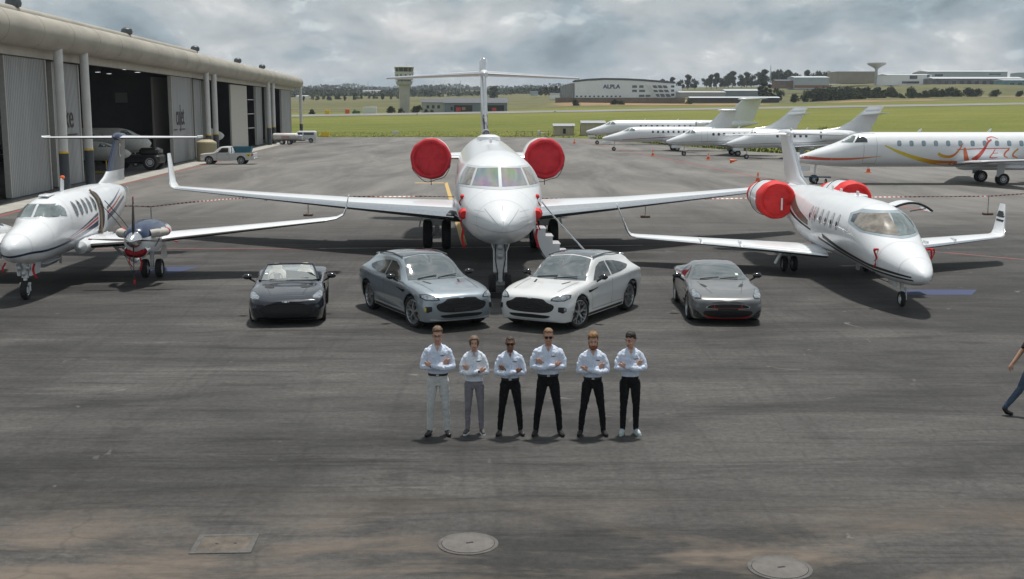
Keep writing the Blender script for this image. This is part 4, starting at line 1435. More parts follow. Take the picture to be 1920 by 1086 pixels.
# ---------------------------------------------------------------- light jet on the right
def light_jet():
    Q = thing('light_jet', 'white light jet with black cheatline, winglets and bright red engine covers', 'aircraft', (10.72, 30.1, 0), rad(.3))
    F = Fuse([(0, .02, 1.05, 1.01), (.04, .09, 1.12, .94), (.12, .17, 1.19, .88), (.4, .33, 1.35, .79), (1.0, .53, 1.58, .72), (1.7, .70, 1.80, .69), (2.2, .79, 1.95, .69), (2.7, .86, 2.22, .70), (3.2, .91, 2.48, .71), (3.8, .95, 2.64, .72), (4.8, .975, 2.71, .74), (9.5, .975, 2.71, .76), (12, .82, 2.68, 1.12), (14.5, .5, 2.52, 1.62), (16.6, .14, 2.32, 2.0)], n=2.1)
    fu = F.build(Q, k=44)
    bv = bvh_of(fu)
    for y in (.75, 1.75, 4.0, 7.7, 9.6, 11.8):
        ring_seam(F, Q, y, .010)
    bl = mat('grey_blue_surround', (.30, .36, .40), .3, vary=.1, coat=.5)
    for s_ in (-1, 1):
        fr = [(s_ * .015, 1.85, 1.86), (s_ * .55, 2.15, 1.89), (s_ * .86, 3.0, 1.94), (s_ * .98, 3.95, 2.12), (s_ * .93, 4.05, 2.36), (s_ * .72, 3.6, 2.52), (s_ * .015, 3.2, 2.52)]
        decal('windscreen_frame', bv, fr, (-s_ * .55, .83, 0), bl, Q, off=.006, grid=.08)
        pn = [(s_ * .06, 2.0, 1.92), (s_ * .55, 2.2, 1.95), (s_ * .85, 2.95, 2.0), (s_ * .94, 3.5, 2.12), (s_ * .80, 3.5, 2.42), (s_ * .06, 3.1, 2.46)]
        decal('windscreen_pane', bv, pn, (-s_ * .55, .83, 0), SHADE if s_ < 0 else CKPIT, Q, off=.014, grid=.08)
        sp = [(s_ * .96, 3.6, 2.14), (s_ * .975, 3.85, 2.16), (s_ * .93, 3.95, 2.34), (s_ * .84, 3.62, 2.42)]
        decal('side_window_pane', bv, sp, (-s_ * .85, .52, 0), GLASSD, Q, off=.014, grid=.08)
        v = 'side+' if s_ > 0 else 'side-'
        for k in range(6):
            y = 5.0 + k * .62
            decal('window_ring', bv, ell(y, 2.02, .155, .235), v, SEAL, Q, off=.005, grid=.1)
            decal('cabin_window', bv, ell(y, 2.02, .125, .20), v, GREYW, Q, off=.009, grid=.1)
            decal('window_pane', bv, ell(y + .02, 1.95, .07, .10), v, GLASSD, Q, off=.013, grid=.1)
        # cheatline: upper broad and lower thin black bands
        up = ([(.28, 1.04), (1.2, 1.09), (3, 1.16), (5, 1.32), (6.6, 1.52)], [(.28, 1.0), (1.2, 1.02), (3, 1.07), (5, 1.20), (6.6, 1.38)])
        lo = ([(.25, .96), (1.2, .98), (3, 1.035), (5, 1.165), (7.2, 1.36)], [(.25, .92), (1.2, .92), (3, .97), (5, 1.08), (7.2, 1.27)])
        decal('cheatline_upper', bv, strip(*up), v, BLACK, Q, off=.006, grid=.12)
        decal('cheatline_lower', bv, strip(*lo), v, BLACK, Q, off=.006, grid=.12)
        brz = mat('bronze_stripe', (.12, .09, .07), .35, vary=.15, coat=.4)
        decal('cheatline_rear', bv, strip([(8.3, 1.78), (9.5, 2.0), (11.3, 2.42)], [(8.3, 1.6), (9.5, 1.72), (11.3, 2.1)]), v, brz, Q, off=.006, grid=.15)
        decal('cheatline_rear', bv, strip([(8.0, 1.52), (9.5, 1.68), (11.5, 2.0)], [(8.0, 1.46), (9.5, 1.6), (11.5, 1.86)]), v, BLACK, Q, off=.006, grid=.15)
        # emergency exit outline
        decal('exit_mark', bv, [(7.75, 1.72), (7.8, 1.72), (7.8, 2.25), (7.75, 2.25)], v, REDS, Q, off=.006, grid=.2)
        # pitot cover
        hit = bv.ray_cast(Vector((s_ * 5, 1.9, 1.55)), Vector((-s_, 0, 0)))[0]
        pc = MB()
        pc.tube([(hit.x, 1.9, 1.57), (hit.x + s_ * .12, 1.86, 1.58), (hit.x + s_ * .14, 1.7, 1.58)], .03, 8)
        pc.build('probe_cover', REDC, Q)
        flag(Q, hit.x + s_ * .1, 1.86, 1.56, .5, .05)
        flag(Q, hit.x + s_ * .13, 1.75, 1.56, .3, .04)
        # wings
        w = wing('wing', [(.6, 7.0, .74, 3.3, .12, 2), (2.4, 8.1, .82, 2.5, .12, 3), (6.35, 10.4, .96, 1.25, .11, 3)], [WHITE, CHROME], Q, s_, le=.07)
        wl_ = wing('winglet', [(6.35, 10.4, .96, 1.25, .11, 3), (6.5, 10.55, 1.0, 1.15, .1, 35), (6.6, 10.8, 1.12, 1.0, .09, 70), (6.92, 11.6, 2.02, .5, .08, 74)], [WHITE, CHROME], w, s_, le=.05, sub=4)
        wbv = bvh_of(wl_)
        for z in (1.42, 1.56):
            vv = 'side-' if s_ > 0 else 'side+'
            decal('winglet_stripe', wbv, [(10.8, z), (12.3, z + .02), (12.3, z + (.22 if z > 1.5 else .09)), (10.8, z + (.2 if z > 1.5 else .07))], vv, BLACK, wl_, off=.008, grid=.1)
        for x in (3.1, 4.3):
            MB().box((s_ * x, 8.75 + (x - 3.1) * .6, 1.0), (.02, .5, .09)).build('wing_fence', WHITE, w)
        # engine, covers
        ec = (s_ * 1.34, 11.1, 2.2)
        nc = nacelle(Q, (ec[0], ec[1] + .12, ec[2]), .60, 3.0)
        cv = cover_front('engine_cover', ec, .635, REDC2, Q, .62, seed=11 + s_, taut=.10)
        MB().box((ec[0] + .12, ec[1] - .16, ec[2] - .12), (.06, .02, .42)).build('cover_strap', PLW, cv)
        MB().tube([(ec[0] - s_ * .0 + .66 * math.cos(t), ec[1] + 1.5, ec[2] + .66 * math.sin(t)) for t in np.linspace(0, 6.28, 30)], .012, 5).build('cover_cord', BLACK, cv)
        MB().lathe([(2.55, .42), (2.95, .47), (3.3, .42), (3.6, .22), (3.68, .02)], c=ec, axis='Y', n=24).build('exhaust_cover', REDC2, Q, 60)
        wing('pylon', [(.5, 11.5, 2.18, 2.4, .12, 0), (1.0, 11.6, 2.18, 2.2, .1, 0)], [WHITE, CHROME], Q, s_, le=.08, sub=2)
        # tailplane
        wing('tailplane', [(.04, 15.2, 4.42, 1.35, .10, -1), (2.3, 16.1, 4.36, .75, .09, -1)], [WHITE, CHROME], Q, s_, le=.1, sub=3)
        # ventral strake
        wing('ventral_strake', [(.3, 14.4, 1.75, 2.2, .04, -40), (.75, 15.6, 1.3, 1.2, .04, -40)], [WHITE, CHROME], Q, s_, sub=2)
        # main gear
        gx, gy = s_ * 1.38, 8.95
        g_ = MB()
        g_.tube([(gx, gy, .85), (gx, gy, .3)], .06, 10)
        g_.tube([(gx, gy, .7), (gx + s_ * -.3, gy + .05, .85)], .035, 8)
        g_.tube([(gx - .2, gy, .24), (gx + .2, gy, .24)], .045, 8)
        g_.tube([(gx, gy - .08, .62), (gx, gy - .16, .45), (gx, gy - .06, .3)], .022, 6)
        mg = g_.build('main_gear', STEEL, Q)
        for q in (-.165, .165):
            wheel(mg, (gx + q, gy, .255), .255, .17)
        MB().box((gx + s_ * .33, gy, .52), (.03, .3, .62), ry=rad(-s_ * 28), bev=.01).build('gear_door', WHITE, mg)
    fin = wing('fin', [(0, 11.6, 2.6, 3.9, .05, 90), (0, 13.0, 2.95, 2.9, .085, 90), (0, 15.1, 4.42, 1.7, .09, 90)], [WHITE, CHROME], Q, 1, le=.05)
    MB().lathe([(-.4, .02), (-.25, .09), (.2, .14), (1.2, .12), (1.9, .02)], c=(0, 15.2, 4.46), axis='Y', n=14).build('tail_bullet', WHITE, fin)
    MB().tube([(0, 15.1, 4.55), (0, 15.0, 4.64)], .025, 6).build('tail_light', STEEL, fin)
    # overhead clamshell door open on the far side
    cl = MB()
    n_ = 9
    A = [(.42 + 1.1 * t, 4.0, 2.56 + .22 * math.sin(t * 2.2) - .30 * t * t) for t in np.linspace(0, 1, n_)]
    cl.loft([[(p[0], 3.95, p[2] + .035) for p in A], [(p[0], 4.65, p[2] + .035) for p in A], [(p[0], 4.65, p[2] - .03) for p in A], [(p[0], 3.95, p[2] - .03) for p in A], [(p[0], 3.95, p[2] + .035) for p in A]], closed=False)
    cd = cl.build('clamshell_door', WHITE, Q, 60)
    MB().tube([(p[0], 3.93, p[2]) for p in A], .035, 6).build('door_seal', BLACK, cd)
    MB().tube([(.95, 4.2, 2.42), (1.45, 4.2, 2.5)], .018, 6).build('door_strut', STEEL, cd)
    lower = MB()
    lower.box((1.25, 4.3, 1.02), (.7, .7, .06), ry=rad(42), bev=.02)
    lower.build('airstair', WHITE, Q)
    decal('doorway', bv, rrect(4.3, 1.85, .66, 1.2, .2), 'side+', BLACK, Q, off=.012, grid=.15)
    for (y, h) in ((6.2, .14), (8.0, .1), (9.0, .14)):
        MB().box((0, y, 2.73 + h / 2), (.03, .22, h), bev=.01).build('antenna', WHITE, Q)
    MB().box((.25, 7.2, 2.66), (.5, .9, .1), bev=.03).build('antenna_dome', WHITE, Q)
    MB().box((-.2, 5.2, .66), (.06, .2, .2)).build('belly_aerial', STEEL, Q)
    # nose gear
    gy = 1.75
    g_ = MB()
    g_.tube([(0, gy + .05, .8), (0, gy, .45)], .055, 10)
    g_.tube([(.11, gy, .52), (.115, gy, .2)], .03, 8)
    g_.tube([(0, gy, .5), (.12, gy, .5)], .035, 8)
    g_.tube([(-.05, gy, .2), (.12, gy, .2)], .025, 8)
    ng = g_.build('nose_gear', GEARW, Q)
    wheel(ng, (0, gy, .215), .215, .13)
    MB().box((-.2, gy + .2, .66), (.03, .7, .2), ry=rad(-10)).build('gear_door', WHITE, ng)
    MB().box((.2, gy - .1, .70), (.3, .35, .04), ry=rad(20)).build('gear_door', STEEL, ng)
    MB().tube([(-.62, 2.4, .92), (-.5, 2.2, .72), (-.3, 2.0, .65)], .012, 5).build('ground_cable', BLACK, Q)
    return Q


light_jet()


# ---------------------------------------------------------------- jets parked side-on
def side_jet(name, label, loc, rz, L, D, zb, noselen, tail, wins, wz, wy, span, eng_y, stripes, gear_y, nosegear, cat='aircraft', group=None, near=False, door=None, eng=True):
    """generic business / regional jet seen from its left side. D diameter, zb belly height."""
    J = thing(name, label, cat, loc, rz, group)
    R = D / 2
    t, b_ = zb + D, zb
    zt = zb + D * .24
    F = Fuse([(0, .02, zt + .02, zt - .02), (.08, R * .14, zt + R * .12, zt - R * .14), (noselen * .12, R * .30, zt + R * .26, zt - R * .27), (noselen * .3, R * .52, zt + R * .52, b_ + R * .12), (noselen * .55, R * .76, zt + R * .86, b_ + R * .03), (noselen * .68, R * .85, zt + R * 1.08, b_ + .01), (noselen * .84, R * .94, t - R * .12, b_), (noselen, R * .985, t - .02, b_), (noselen * 1.25, R, t, b_), (L * .62, R, t, b_ + .01), (L * .74, R * .86, t - .01, b_ + R * .35), (L * .88, R * .5, t - R * .08, b_ + R * .9), (L * .99, R * .12, t - R * .25, t - R * .5)])
    fu = F.build(J, k=40)
    bv = bvh_of(fu)
    # flight deck
    z0, z1 = zt + R * .93, t - R * .17
    for s_ in (-1, 1):
        v = 'side+' if s_ > 0 else 'side-'
        decal('windscreen_pane', bv, [(noselen * .60, z0), (noselen * .78, z0 + .02), (noselen * .84, z1 - .06), (noselen * .78, z1)], v, CKPIT, J, off=.012, grid=.1)
        decal('side_window_pane', bv, [(noselen * .80, z0 + .02), (noselen * .98, z0 + .04), (noselen * .98, z0 + .25), (noselen * .92, z1 - .03), (noselen * .87, z1 - .03)], v, CKPIT if not near else GLASSD, J, off=.012, grid=.1)
        for k, (wy_, wz_, w_, h_) in enumerate(wins):
            decal('cabin_window', bv, rrect(wy_, wz_, w_, h_, .38), v, GLASSD if not near else mat('cabin_blind_glass', (.20, .27, .32), .15, vary=.3, coat=.8), J, off=.010, grid=.15)
        for (nm, top, bot, m_) in stripes:
            decal(nm, bv, strip(top, bot), v, m_, J, off=.007, grid=.2)
        if door:
            dy, dz, dw, dh = door
            for (a0, a1, c0, c1) in ((dy - dw / 2, dy - dw / 2 + .025, dz - dh / 2, dz + dh / 2), (dy + dw / 2 - .025, dy + dw / 2, dz - dh / 2, dz + dh / 2), (dy - dw / 2, dy + dw / 2, dz + dh / 2 - .025, dz + dh / 2), (dy - dw / 2, dy + dw / 2, dz - dh / 2, dz - dh / 2 + .025)):
                decal('door_seam', bv, [(a0, c0), (a1, c0), (a1, c1), (a0, c1)], v, SEAL, J, off=.006, grid=.2)
        # wing
        hs = span / 2
        w = wing('wing', [(R * .4, wy, wz, hs * .42, .12, 3), (R * 1.1, wy + .4, wz + .06, hs * .37, .12, 4), (hs * .4, wy + hs * .16, wz + hs * .03, hs * .24, .11, 4), (hs, wy + hs * .46, wz + hs * .075, hs * .10, .10, 5)], [WHITE, CHROME], J, s_, le=.07)
        if near or tail == 'T':
            wing('winglet', [(hs, wy + hs * .46, wz + hs * .075, hs * .10, .10, 5), (hs + .12, wy + hs * .48, wz + hs * .075 + .12, hs * .09, .09, 60), (hs + .3, wy + hs * .53, wz + hs * .075 + .9, hs * .05, .08, 78)], [WHITE, CHROME], w, s_, sub=3)
        if eng:
            ec = (s_ * (R + D * .30), eng_y, t - R * .62)
            nc = nacelle(J, ec, D * .27, D * 1.55, n_=24)
            MB().lathe([(.06, .02), (.05, D * .215)], c=ec, axis='Y', n=20).build('intake', BLACK, nc)
            wing('pylon', [(R * .6, eng_y + .5, t - R * .62, D * .9, .1, 0), (R * 1.25, eng_y + .5, t - R * .62, D * .8, .1, 0)], [WHITE, CHROME], J, s_, sub=1)
        # main gear
        gx = s_ * R * 1.55
        g_ = MB()
        g_.tube([(gx, gear_y, wz + .05), (gx, gear_y, .35)], .09, 10)
        g_.tube([(gx, gear_y, wz - .1), (gx - s_ * R * .5, gear_y + .2, wz)], .05, 8)
        mg = g_.build('main_gear', GEARW, J)
        wr = .17 * D
        for q in (-.2, .2):
            wheel(mg, (gx + q, gear_y, wr), wr, .22, hub=GREYW)
        MB().box((gx + s_ * .26, gear_y - .25, wr + (wz - wr) * .55 + .1), (.04, .55, max(.3, (wz - wr) * .95)), bev=.02).build('gear_door', GREYW, mg)
    MB().box((0, gear_y, zb - .02), (R * 1.3, L * .18, .36), bev=.15).build('belly_fairing', WHITE, J)
    # fin and tailplane
    if tail == 'T':
        fh = t + L * .118
        fin = wing('fin', [(0, L * .74, t - .1, L * .22, .05, 90), (0, L * .80, t + .35, L * .17, .08, 90), (0, L * .895, fh, L * .115, .09, 90)], [WHITE, CHROME], J, 1, le=.05)
        for s_ in (-1, 1):
            wing('tailplane', [(.05, L * .89, fh, L * .115, .1, 0), (L * .135, L * .955, fh + .05, L * .06, .09, 0)], [WHITE, CHROME], J, s_, le=.08, sub=3)
        MB().lathe([(-.5, .02), (-.3, .1), (.3, .16), (1.8, .14), (L * .11, .02)], c=(0, L * .89, fh + .02), axis='Y', n=12).build('tail_bullet', WHITE, fin)
    else:
        fh = t + L * .15
        fin = wing('fin', [(0, L * .60, t - .1, L * .36, .022, 90), (0, L * .74, t + .22, L * .22, .06, 90), (0, L * .82, t + .9, L * .165, .08, 90), (0, L * .93, fh, L * .105, .08, 90)], [WHITE, CHROME], J, 1, le=.05)
        zz = t + L * .095
        for s_ in (-1, 1):
            wing('tailplane', [(.05, L * .885, zz, L * .125, .09, 3), (L * .19, L * .955, zz + .25, L * .055, .09, 3)], [WHITE, CHROME], J, s_, le=.08, sub=3)
        fb = bvh_of(fin)
        for (q0, q1) in ((.40, .46), (.52, .56)):
            for v in ('side+', 'side-'):
                za, zb_ = zz + (fh - zz) * q0, zz + (fh - zz) * q1
                decal('fin_stripe', fb, [(L * .86, za), (L * 1.06, za + .12), (L * 1.06, zb_ + .12), (L * .86, zb_)], v, SEAL, fin, off=.01, grid=.3)
    # nose gear
    g_ = MB()
    wr = .125 * D
    g_.tube([(0, nosegear + .1, zb + .3), (0, nosegear, wr)], .07, 10)
    g_.tube([(-.16, nosegear, wr), (.16, nosegear, wr)], .045, 8)
    ng = g_.build('nose_gear', GEARW, J)
    for q in (-.16, .16):
        wheel(ng, (q, nosegear, wr), wr, .15, hub=GREYW)
    for s_ in (-1, 1):
        MB().box((s_ * .2, nosegear - .9, zb - .12), (.03, 1.1, .3), bev=.01).build('gear_door', WHITE, ng)
    for y in (L * .33, L * .52):
        MB().prism([(y, t - .02), (y + .22, t - .02), (y + .36, t + .24), (y + .24, t + .24)], 'X', -.02, .02).build('antenna', WHITE, J)
    return J, F, bv


def band(name, m, pts, w):
    """stripe of varying width along a polyline: pts (y,z), w list of half widths"""
    return (name, [(p[0], p[1] + q) for p, q in zip(pts, w)], [(p[0], p[1] - q) for p, q in zip(pts, w)], m)


FIRE_R = mat('flame_red_paint', (.55, .045, .03), .3, coat=.4)
FIRE_O = mat('flame_orange_paint', (.66, .21, .02), .3, coat=.4)
FIRE_Y = mat('flame_yellow_paint', (.66, .47, .03), .3, coat=.4)


def grad_mat(name, axis, stops, a, b_):
    m, n, l, b = node_mat(name)
    t = n.new('ShaderNodeTexCoord')
    s = n.new('ShaderNodeSeparateXYZ')
    l.new(t.outputs['Object'], s.inputs[0])
    r = n.new('ShaderNodeMapRange')
    r.inputs[1].default_value, r.inputs[2].default_value = a, b_
    l.new(s.outputs[axis], r.inputs[0])
    l.new(nramp(n, l, r.outputs[0], stops), b.inputs['Base Color'])
    b.inputs['Roughness'].default_value = .3
    b.inputs['Coat Weight'].default_value = .4
    return m


SWOOSH = grad_mat('yellow_to_orange_paint', 1, [(0, (.62, .52, .03)), (.45, (.68, .5, .03)), (.75, (.68, .25, .02)), (1, (.62, .14, .02))], 6, 11.4)
NOSEB = grad_mat('red_to_yellow_paint', 1, [(0, (.55, .05, .04)), (.6, (.62, .13, .03)), (.85, (.66, .3, .03)), (1, (.66, .5, .1))], .2, 6.5)

wins = [(7.14 + k * .87, 2.92, .30, .40) for k in range(17)]
stp = [
    band('nose_stripe', NOSEB, [(.15, 1.93), (.8, 1.88), (2.0, 1.80), (3.4, 1.80), (4.6, 1.88), (5.9, 2.02)], [.10, .11, .09, .075, .05, .012]),
    band('swoosh_stripe', SWOOSH, [(6.1, 2.78), (7.0, 2.36), (8.2, 1.94), (9.4, 1.64), (10.4, 1.52), (11.4, 1.52)], [.05, .10, .13, .15, .17, .15]),
]
ERJ, EF, ebv = side_jet('regional_jet', 'white regional jet with flame-coloured lettering and swoosh on its side', (20.45, 85.35, 0), rad(-90), 26.5, 2.5, 1.2, 5.0, 'T', wins, 1.45, 11.0, 20.0, 17.2, stp, 14.3, 1.45, near=True, door=(5.1, 2.55, .95, 2.15))
# the painted lettering, drawn as brush strokes on the flank (y, z, half width)
LT = grad_mat('letter_flame_paint', 1, [(0, (.62, .42, .03)), (.18, (.62, .2, .02)), (.45, (.55, .05, .03)), (.7, (.55, .06, .05)), (1, (.62, .3, .02))], 9.9, 16.0)
strokes = [
    [(9.92, 2.22, .09), (10.2, 2.05, .10), (10.7, 1.97, .10), (11.1, 2.12, .08), (11.45, 2.55, .05), (11.7, 2.95, .02)],
    [(11.78, 2.62, .06), (11.84, 2.3, .13), (11.95, 1.95, .15), (12.08, 1.68, .16)],
    [(11.25, 2.48, .03), (12.5, 2.53, .03), (13.8, 2.56, .03), (15.0, 2.58, .03)],
    [(12.5, 1.70, .19), (12.85, 2.05, .15), (13.2, 2.56, .09), (13.45, 2.98, .06), (13.75, 3.2, .05)],
    [(13.5, 3.08, .03), (13.45, 3.28, .035), (13.85, 3.38, .03), (14.25, 3.22, .012)],
    [(13.95, 2.50, .03), (13.8, 2.2, .035), (13.66, 1.92, .04), (14.05, 1.90, .03), (14.2, 1.94, .02)],
    [(13.85, 2.22, .025), (14.2, 2.24, .02)],
    [(14.95, 2.52, .05), (14.68, 2.25, .06), (14.68, 2.02, .05), (14.95, 1.90, .025)],
    [(15.6, 2.55, .05), (15.3, 2.25, .06), (15.3, 2.02, .06), (15.65, 1.90, .025)],
]
for s in strokes:
    P = catmull(s, 4)
    L_, R_ = [], []
    for i, p in enumerate(P):
        a, c_ = P[max(0, i - 1)], P[min(len(P) - 1, i + 1)]
        d = Vector((c_[0] - a[0], c_[1] - a[1])).normalized()
        nrm = Vector((-d.y, d.x)) * max(.012, p[2])
        L_.append((p[0] + nrm.x, p[1] + nrm.y))
        R_.append((p[0] - nrm.x, p[1] - nrm.y))
    # quads instead of one outline so that tight curls stay clean
    mbs = MB()
    vs_ = []
    for q in L_ + R_:
        hit = ebv.ray_cast(Vector((30, q[0], min(3.6, q[1]))), Vector((-1, 0, 0)))[0]
        vs_.append((hit.x + .012, hit.y, hit.z))
    k = len(L_)
    mbs.add(vs_, [(i, i + 1, k + i + 1, k + i) for i in range(k - 1)])
    mbs.build('painted_letter_stroke', LT, ERJ, 60)

GOLD = mat('gold_stripe_paint', (.55, .36, .06), .3, coat=.4)
MAROON = mat('maroon_stripe_paint', (.20, .05, .06), .3, coat=.4)
SLATE = mat('slate_stripe_paint', (.12, .15, .18), .3, coat=.4)
PARK = 'jets parked side by side along the grass edge'
side_jet('regional_jet', 'white T-tail jet with gold cheatline, farthest of the parked row', (11.15, 178.3, 0), rad(-88), 26.3, 2.28, 1.35, 4.4, 'T', [(8.1 + k * .83, 2.72, .32, .36) for k in range(12)], 1.7, 10.8, 20, 16.3,
         [band('cheatline', GOLD, [(4, 1.9), (9, 2.22), (16.5, 2.38)], [.02, .07, .10]), band('cheatline_lower', SLATE, [(3, 1.6), (8, 2.08), (16.5, 2.22)], [.012, .03, .04])], 13.4, 1.7, group=PARK)
side_jet('business_jet', 'white jet with maroon cheatline parked second in the far row', (11.5, 151.3, 0), rad(-88), 17.2, 1.95, 1.12, 4.2, 'T', [(6.4 + k * .66, 2.42, .26, .30) for k in range(8)], 1.25, 7.6, 14, 11.4,
         [band('cheatline', MAROON, [(2.5, 1.42), (6, 1.62), (11.5, 1.95)], [.02, .04, .07])], 9.4, 1.55, group=PARK)
side_jet('business_jet', 'white jet with thin grey line and mid-fin tailplane behind the traffic cones', (17.7, 136.0, 0), rad(-88), 15.8, 1.95, 1.15, 3.3, 'cross', [(5.3 + k * .62 + (.5 if k > 2 else 0), 2.45, .28, .32) for k in range(6)], 1.15, 5.6, 15.5, 9.6,
         [band('cheatline', SLATE, [(.6, 1.5), (4, 1.62), (9.0, 1.75), (12, 2.1)], [.01, .02, .025, .03])], 8.0, 2.1, group=PARK, door=(4.3, 2.2, .7, 1.4))
side_jet('business_jet', 'white jet with mid-fin tailplane nearest of the far row, partly behind the light jet', (23.1, 127.4, 0), rad(-88), 16.4, 1.95, 1.15, 3.3, 'cross', [(5.3 + k * .62, 2.45, .28, .32) for k in range(6)], 1.15, 5.6, 15.5, 9.8,
         [band('cheatline', SLATE, [(.6, 1.5), (4, 1.66), (9.0, 1.78), (12, 2.1)], [.01, .02, .025, .03])], 8.0, 2.2, group=PARK)
# ================================================================ cars
def car_paint(name, c, metal=.5, rough=.32):
    m = mat(name, c, rough, metal, vary=.02, scale=2, coat=1.0)
    b = m.node_tree.nodes['Principled BSDF']
    b.inputs['Coat Roughness'].default_value = .03
    return m


SCREEN = mat('windscreen_glass', (.075, .09, .095), .05, vary=.25, scale=1.3, coat=1.0, spec=.8)
SCREEN.node_tree.nodes['Principled BSDF'].inputs['Coat IOR'].default_value = 2.3
CARGL = mat('car_side_glass', (.02, .024, .026), .05, vary=.2, coat=1.0, spec=.6)
CARGL.node_tree.nodes['Principled BSDF'].inputs['Coat IOR'].default_value = 1.4
LAMP = mat('headlamp_glass', (.30, .33, .36), .08, .5, vary=.6, scale=14, coat=1.0)
LAMPD = mat('headlamp_bezel', (.03, .033, .036), .15, vary=.3, coat=1.0)
ALLOY = mat('machined_alloy', (.44, .45, .46), .32, .75, vary=.08)
ALLOYD = mat('dark_alloy', (.03, .031, .033), .3, .6, vary=.1)
MESHG = mat('grille_mesh_black', (.010, .010, .011), .45, vary=.4, scale=60)
CARBON = mat('carbon_trim', (.018, .019, .02), .25, vary=.3, scale=30, coat=.6)
REDL = mat('red_lip_paint', (.52, .02, .02), .35, vary=.1, coat=.5)
ROOFB = mat('gloss_dark_roof', (.045, .052, .058), .12, vary=.1, coat=1.0)
CREAMS = mat('cream_leather', (.62, .59, .54), .5, vary=.08, bump=.15)
AMBER = mat('amber_lamp', (.5, .42, .12), .3, vary=.2)


def car_body(name, rows, mats, parent, wheels, arch_r, zc, cut_depth=.42, nb=3, ny=74):
    """loft a car body from stations and cut the wheel arches with a boolean"""
    ys = [r[0] for r in rows]
    fn = [mono(ys, [r[i] for r in rows]) for i in range(1, 13)]
    L = ys[-1]
    yy = sorted(set([0, .01, .025, .05, .08, .12, .17, .23] + list(np.linspace(.3, L - .3, ny)) + [L - .24, L - .18, L - .12, L - .07, L - .03, L]))
    rings = []
    for y in yy:
        zl, ws, zs, wm, zm, wb, zb, w5, z5, w6, z6, zt = [f(y) for f in fn]
        half = [(0, zl), (ws * .88, zl), (ws, zs), (wm * .972, zs * .45 + zm * .55), (wm, zm), (wm * .55 + wb * .45, zm * .45 + zb * .55), (wb, zb), (w5, z5), (w6, z6), (w6 * .5, zt * .8 + z6 * .2), (0, zt)]
        pts = [(p[0], y, p[1]) for p in half] + [(-p[0], y, p[1]) for p in reversed(half[1:-1])]
        # smooth only above the sill so that the lower edge stays crisp
        sm = catmull(pts, nb, closed=True)
        rings.append(sm)
    me = MB().loft(rings)
    body = me.build(name, mats, parent, 0)
    for (wy, wx) in wheels:
        c = MB().lathe([(wx - cut_depth, arch_r), (1.4, arch_r)] if wx > 0 else [(-1.4, arch_r), (wx + cut_depth, arch_r)], c=(0, wy, zc), axis='X', n=40, m=0)
        cu = c.build('cutter', [BLACK], None, 0)
        md = body.modifiers.new('b', 'BOOLEAN')
        md.operation = 'DIFFERENCE'
        md.object = cu
        md.solver = 'EXACT'
        md.material_mode = 'TRANSFER'
    old_parent = body.parent
    body.parent = None
    dg = bpy.context.evaluated_depsgraph_get()
    new = bpy.data.meshes.new_from_object(body.evaluated_get(dg))
    body.modifiers.clear()
    body.data = new
    body.parent = old_parent
    for o in [o for o in bpy.data.objects if o.name.startswith('cutter')]:
        bpy.data.objects.remove(o)
    new.polygons.foreach_set('use_smooth', [True] * len(new.polygons))
    new.set_sharp_from_angle(angle=rad(38))
    return body


def car_wheel(parent, c, r, w, side, spokes=5, style='Y', face=None, steer=0.0):
    """tyre with a spoked rim; `side` is the outward direction in x"""
    o = bpy.data.objects.new('wheel', None)
    col.objects.link(o)
    o.parent = parent
    o.location = c
    o.rotation_euler = (0, 0, steer)
    h = w / 2
    rim = r * .76
    MB().lathe([(-h * .8, rim), (-h, r * .86), (-h * .9, r * .96), (-h * .55, r), (h * .55, r), (h * .9, r * .96), (h, r * .86), (h * .8, rim)], axis='X', n=36, cap0=False, cap1=False).build('tyre', RUBBER, o, 40)
    R = MB()
    q = side * h
    R.lathe([(q * .8, rim), (q * .86, rim * 1.01), (q * .9, rim * .975), (q * .7, rim * .93), (-q * .6, rim * .9)], axis='X', n=36, cap0=False, cap1=False, m=0)
    for k in range(spokes):
        a = 2 * math.pi * k / spokes + .3
        def P(ang, rr_, d):
            return (q * d, rr_ * math.cos(ang), rr_ * math.sin(ang))
        segs = [((a, .12), (a, .5), .05, .04)]
        segs += [((a, .45), (a - .24, .95), .028, .024), ((a, .45), (a + .24, .95), .028, .024)]
        if style == 'M':
            segs += [((a + .63, .66), (a + .63, .95), .022, .022)]
        for (a0, r0), (a1, r1), w0, w1 in segs:
            p0, p1 = Vector(P(a0, r0 * rim, .72)), Vector(P(a1, r1 * rim, .84))
            d = (p1 - p0).normalized()
            s_ = Vector((1, 0, 0)).cross(d).normalized()
            up = Vector((side, 0, 0))
            vs_ = []
            for p, ww in ((p0, w0 * r / .36), (p1, w1 * r / .36)):
                vs_ += [p - s_ * ww / 2, p + s_ * ww / 2, p + s_ * ww / 2 - up * .05, p - s_ * ww / 2 - up * .05]
            R.add(vs_, [(0, 1, 5, 4), (1, 2, 6, 5), (2, 3, 7, 6), (3, 0, 4, 7), (0, 3, 2, 1), (4, 5, 6, 7)])
    R.lathe([(q * .5, .02), (q * .75, .05), (q * .78, .02)], axis='X', n=12)
    R.build('rim', face or ALLOY, o, 30)
    MB().lathe([(-q * .1, rim * .96), (q * .25, rim * .94), (q * .3, .03)], axis='X', n=24, cap0=False).build('wheel_well_disc', ALLOYD, o, 30)
    MB().lathe([(q * .3, r * .46), (q * .36, r * .46), (q * .36, r * .2)], axis='X', n=24).build('brake_disc', mat('brake_iron', (.08, .08, .085), .4, .8), o, 30)
    return o


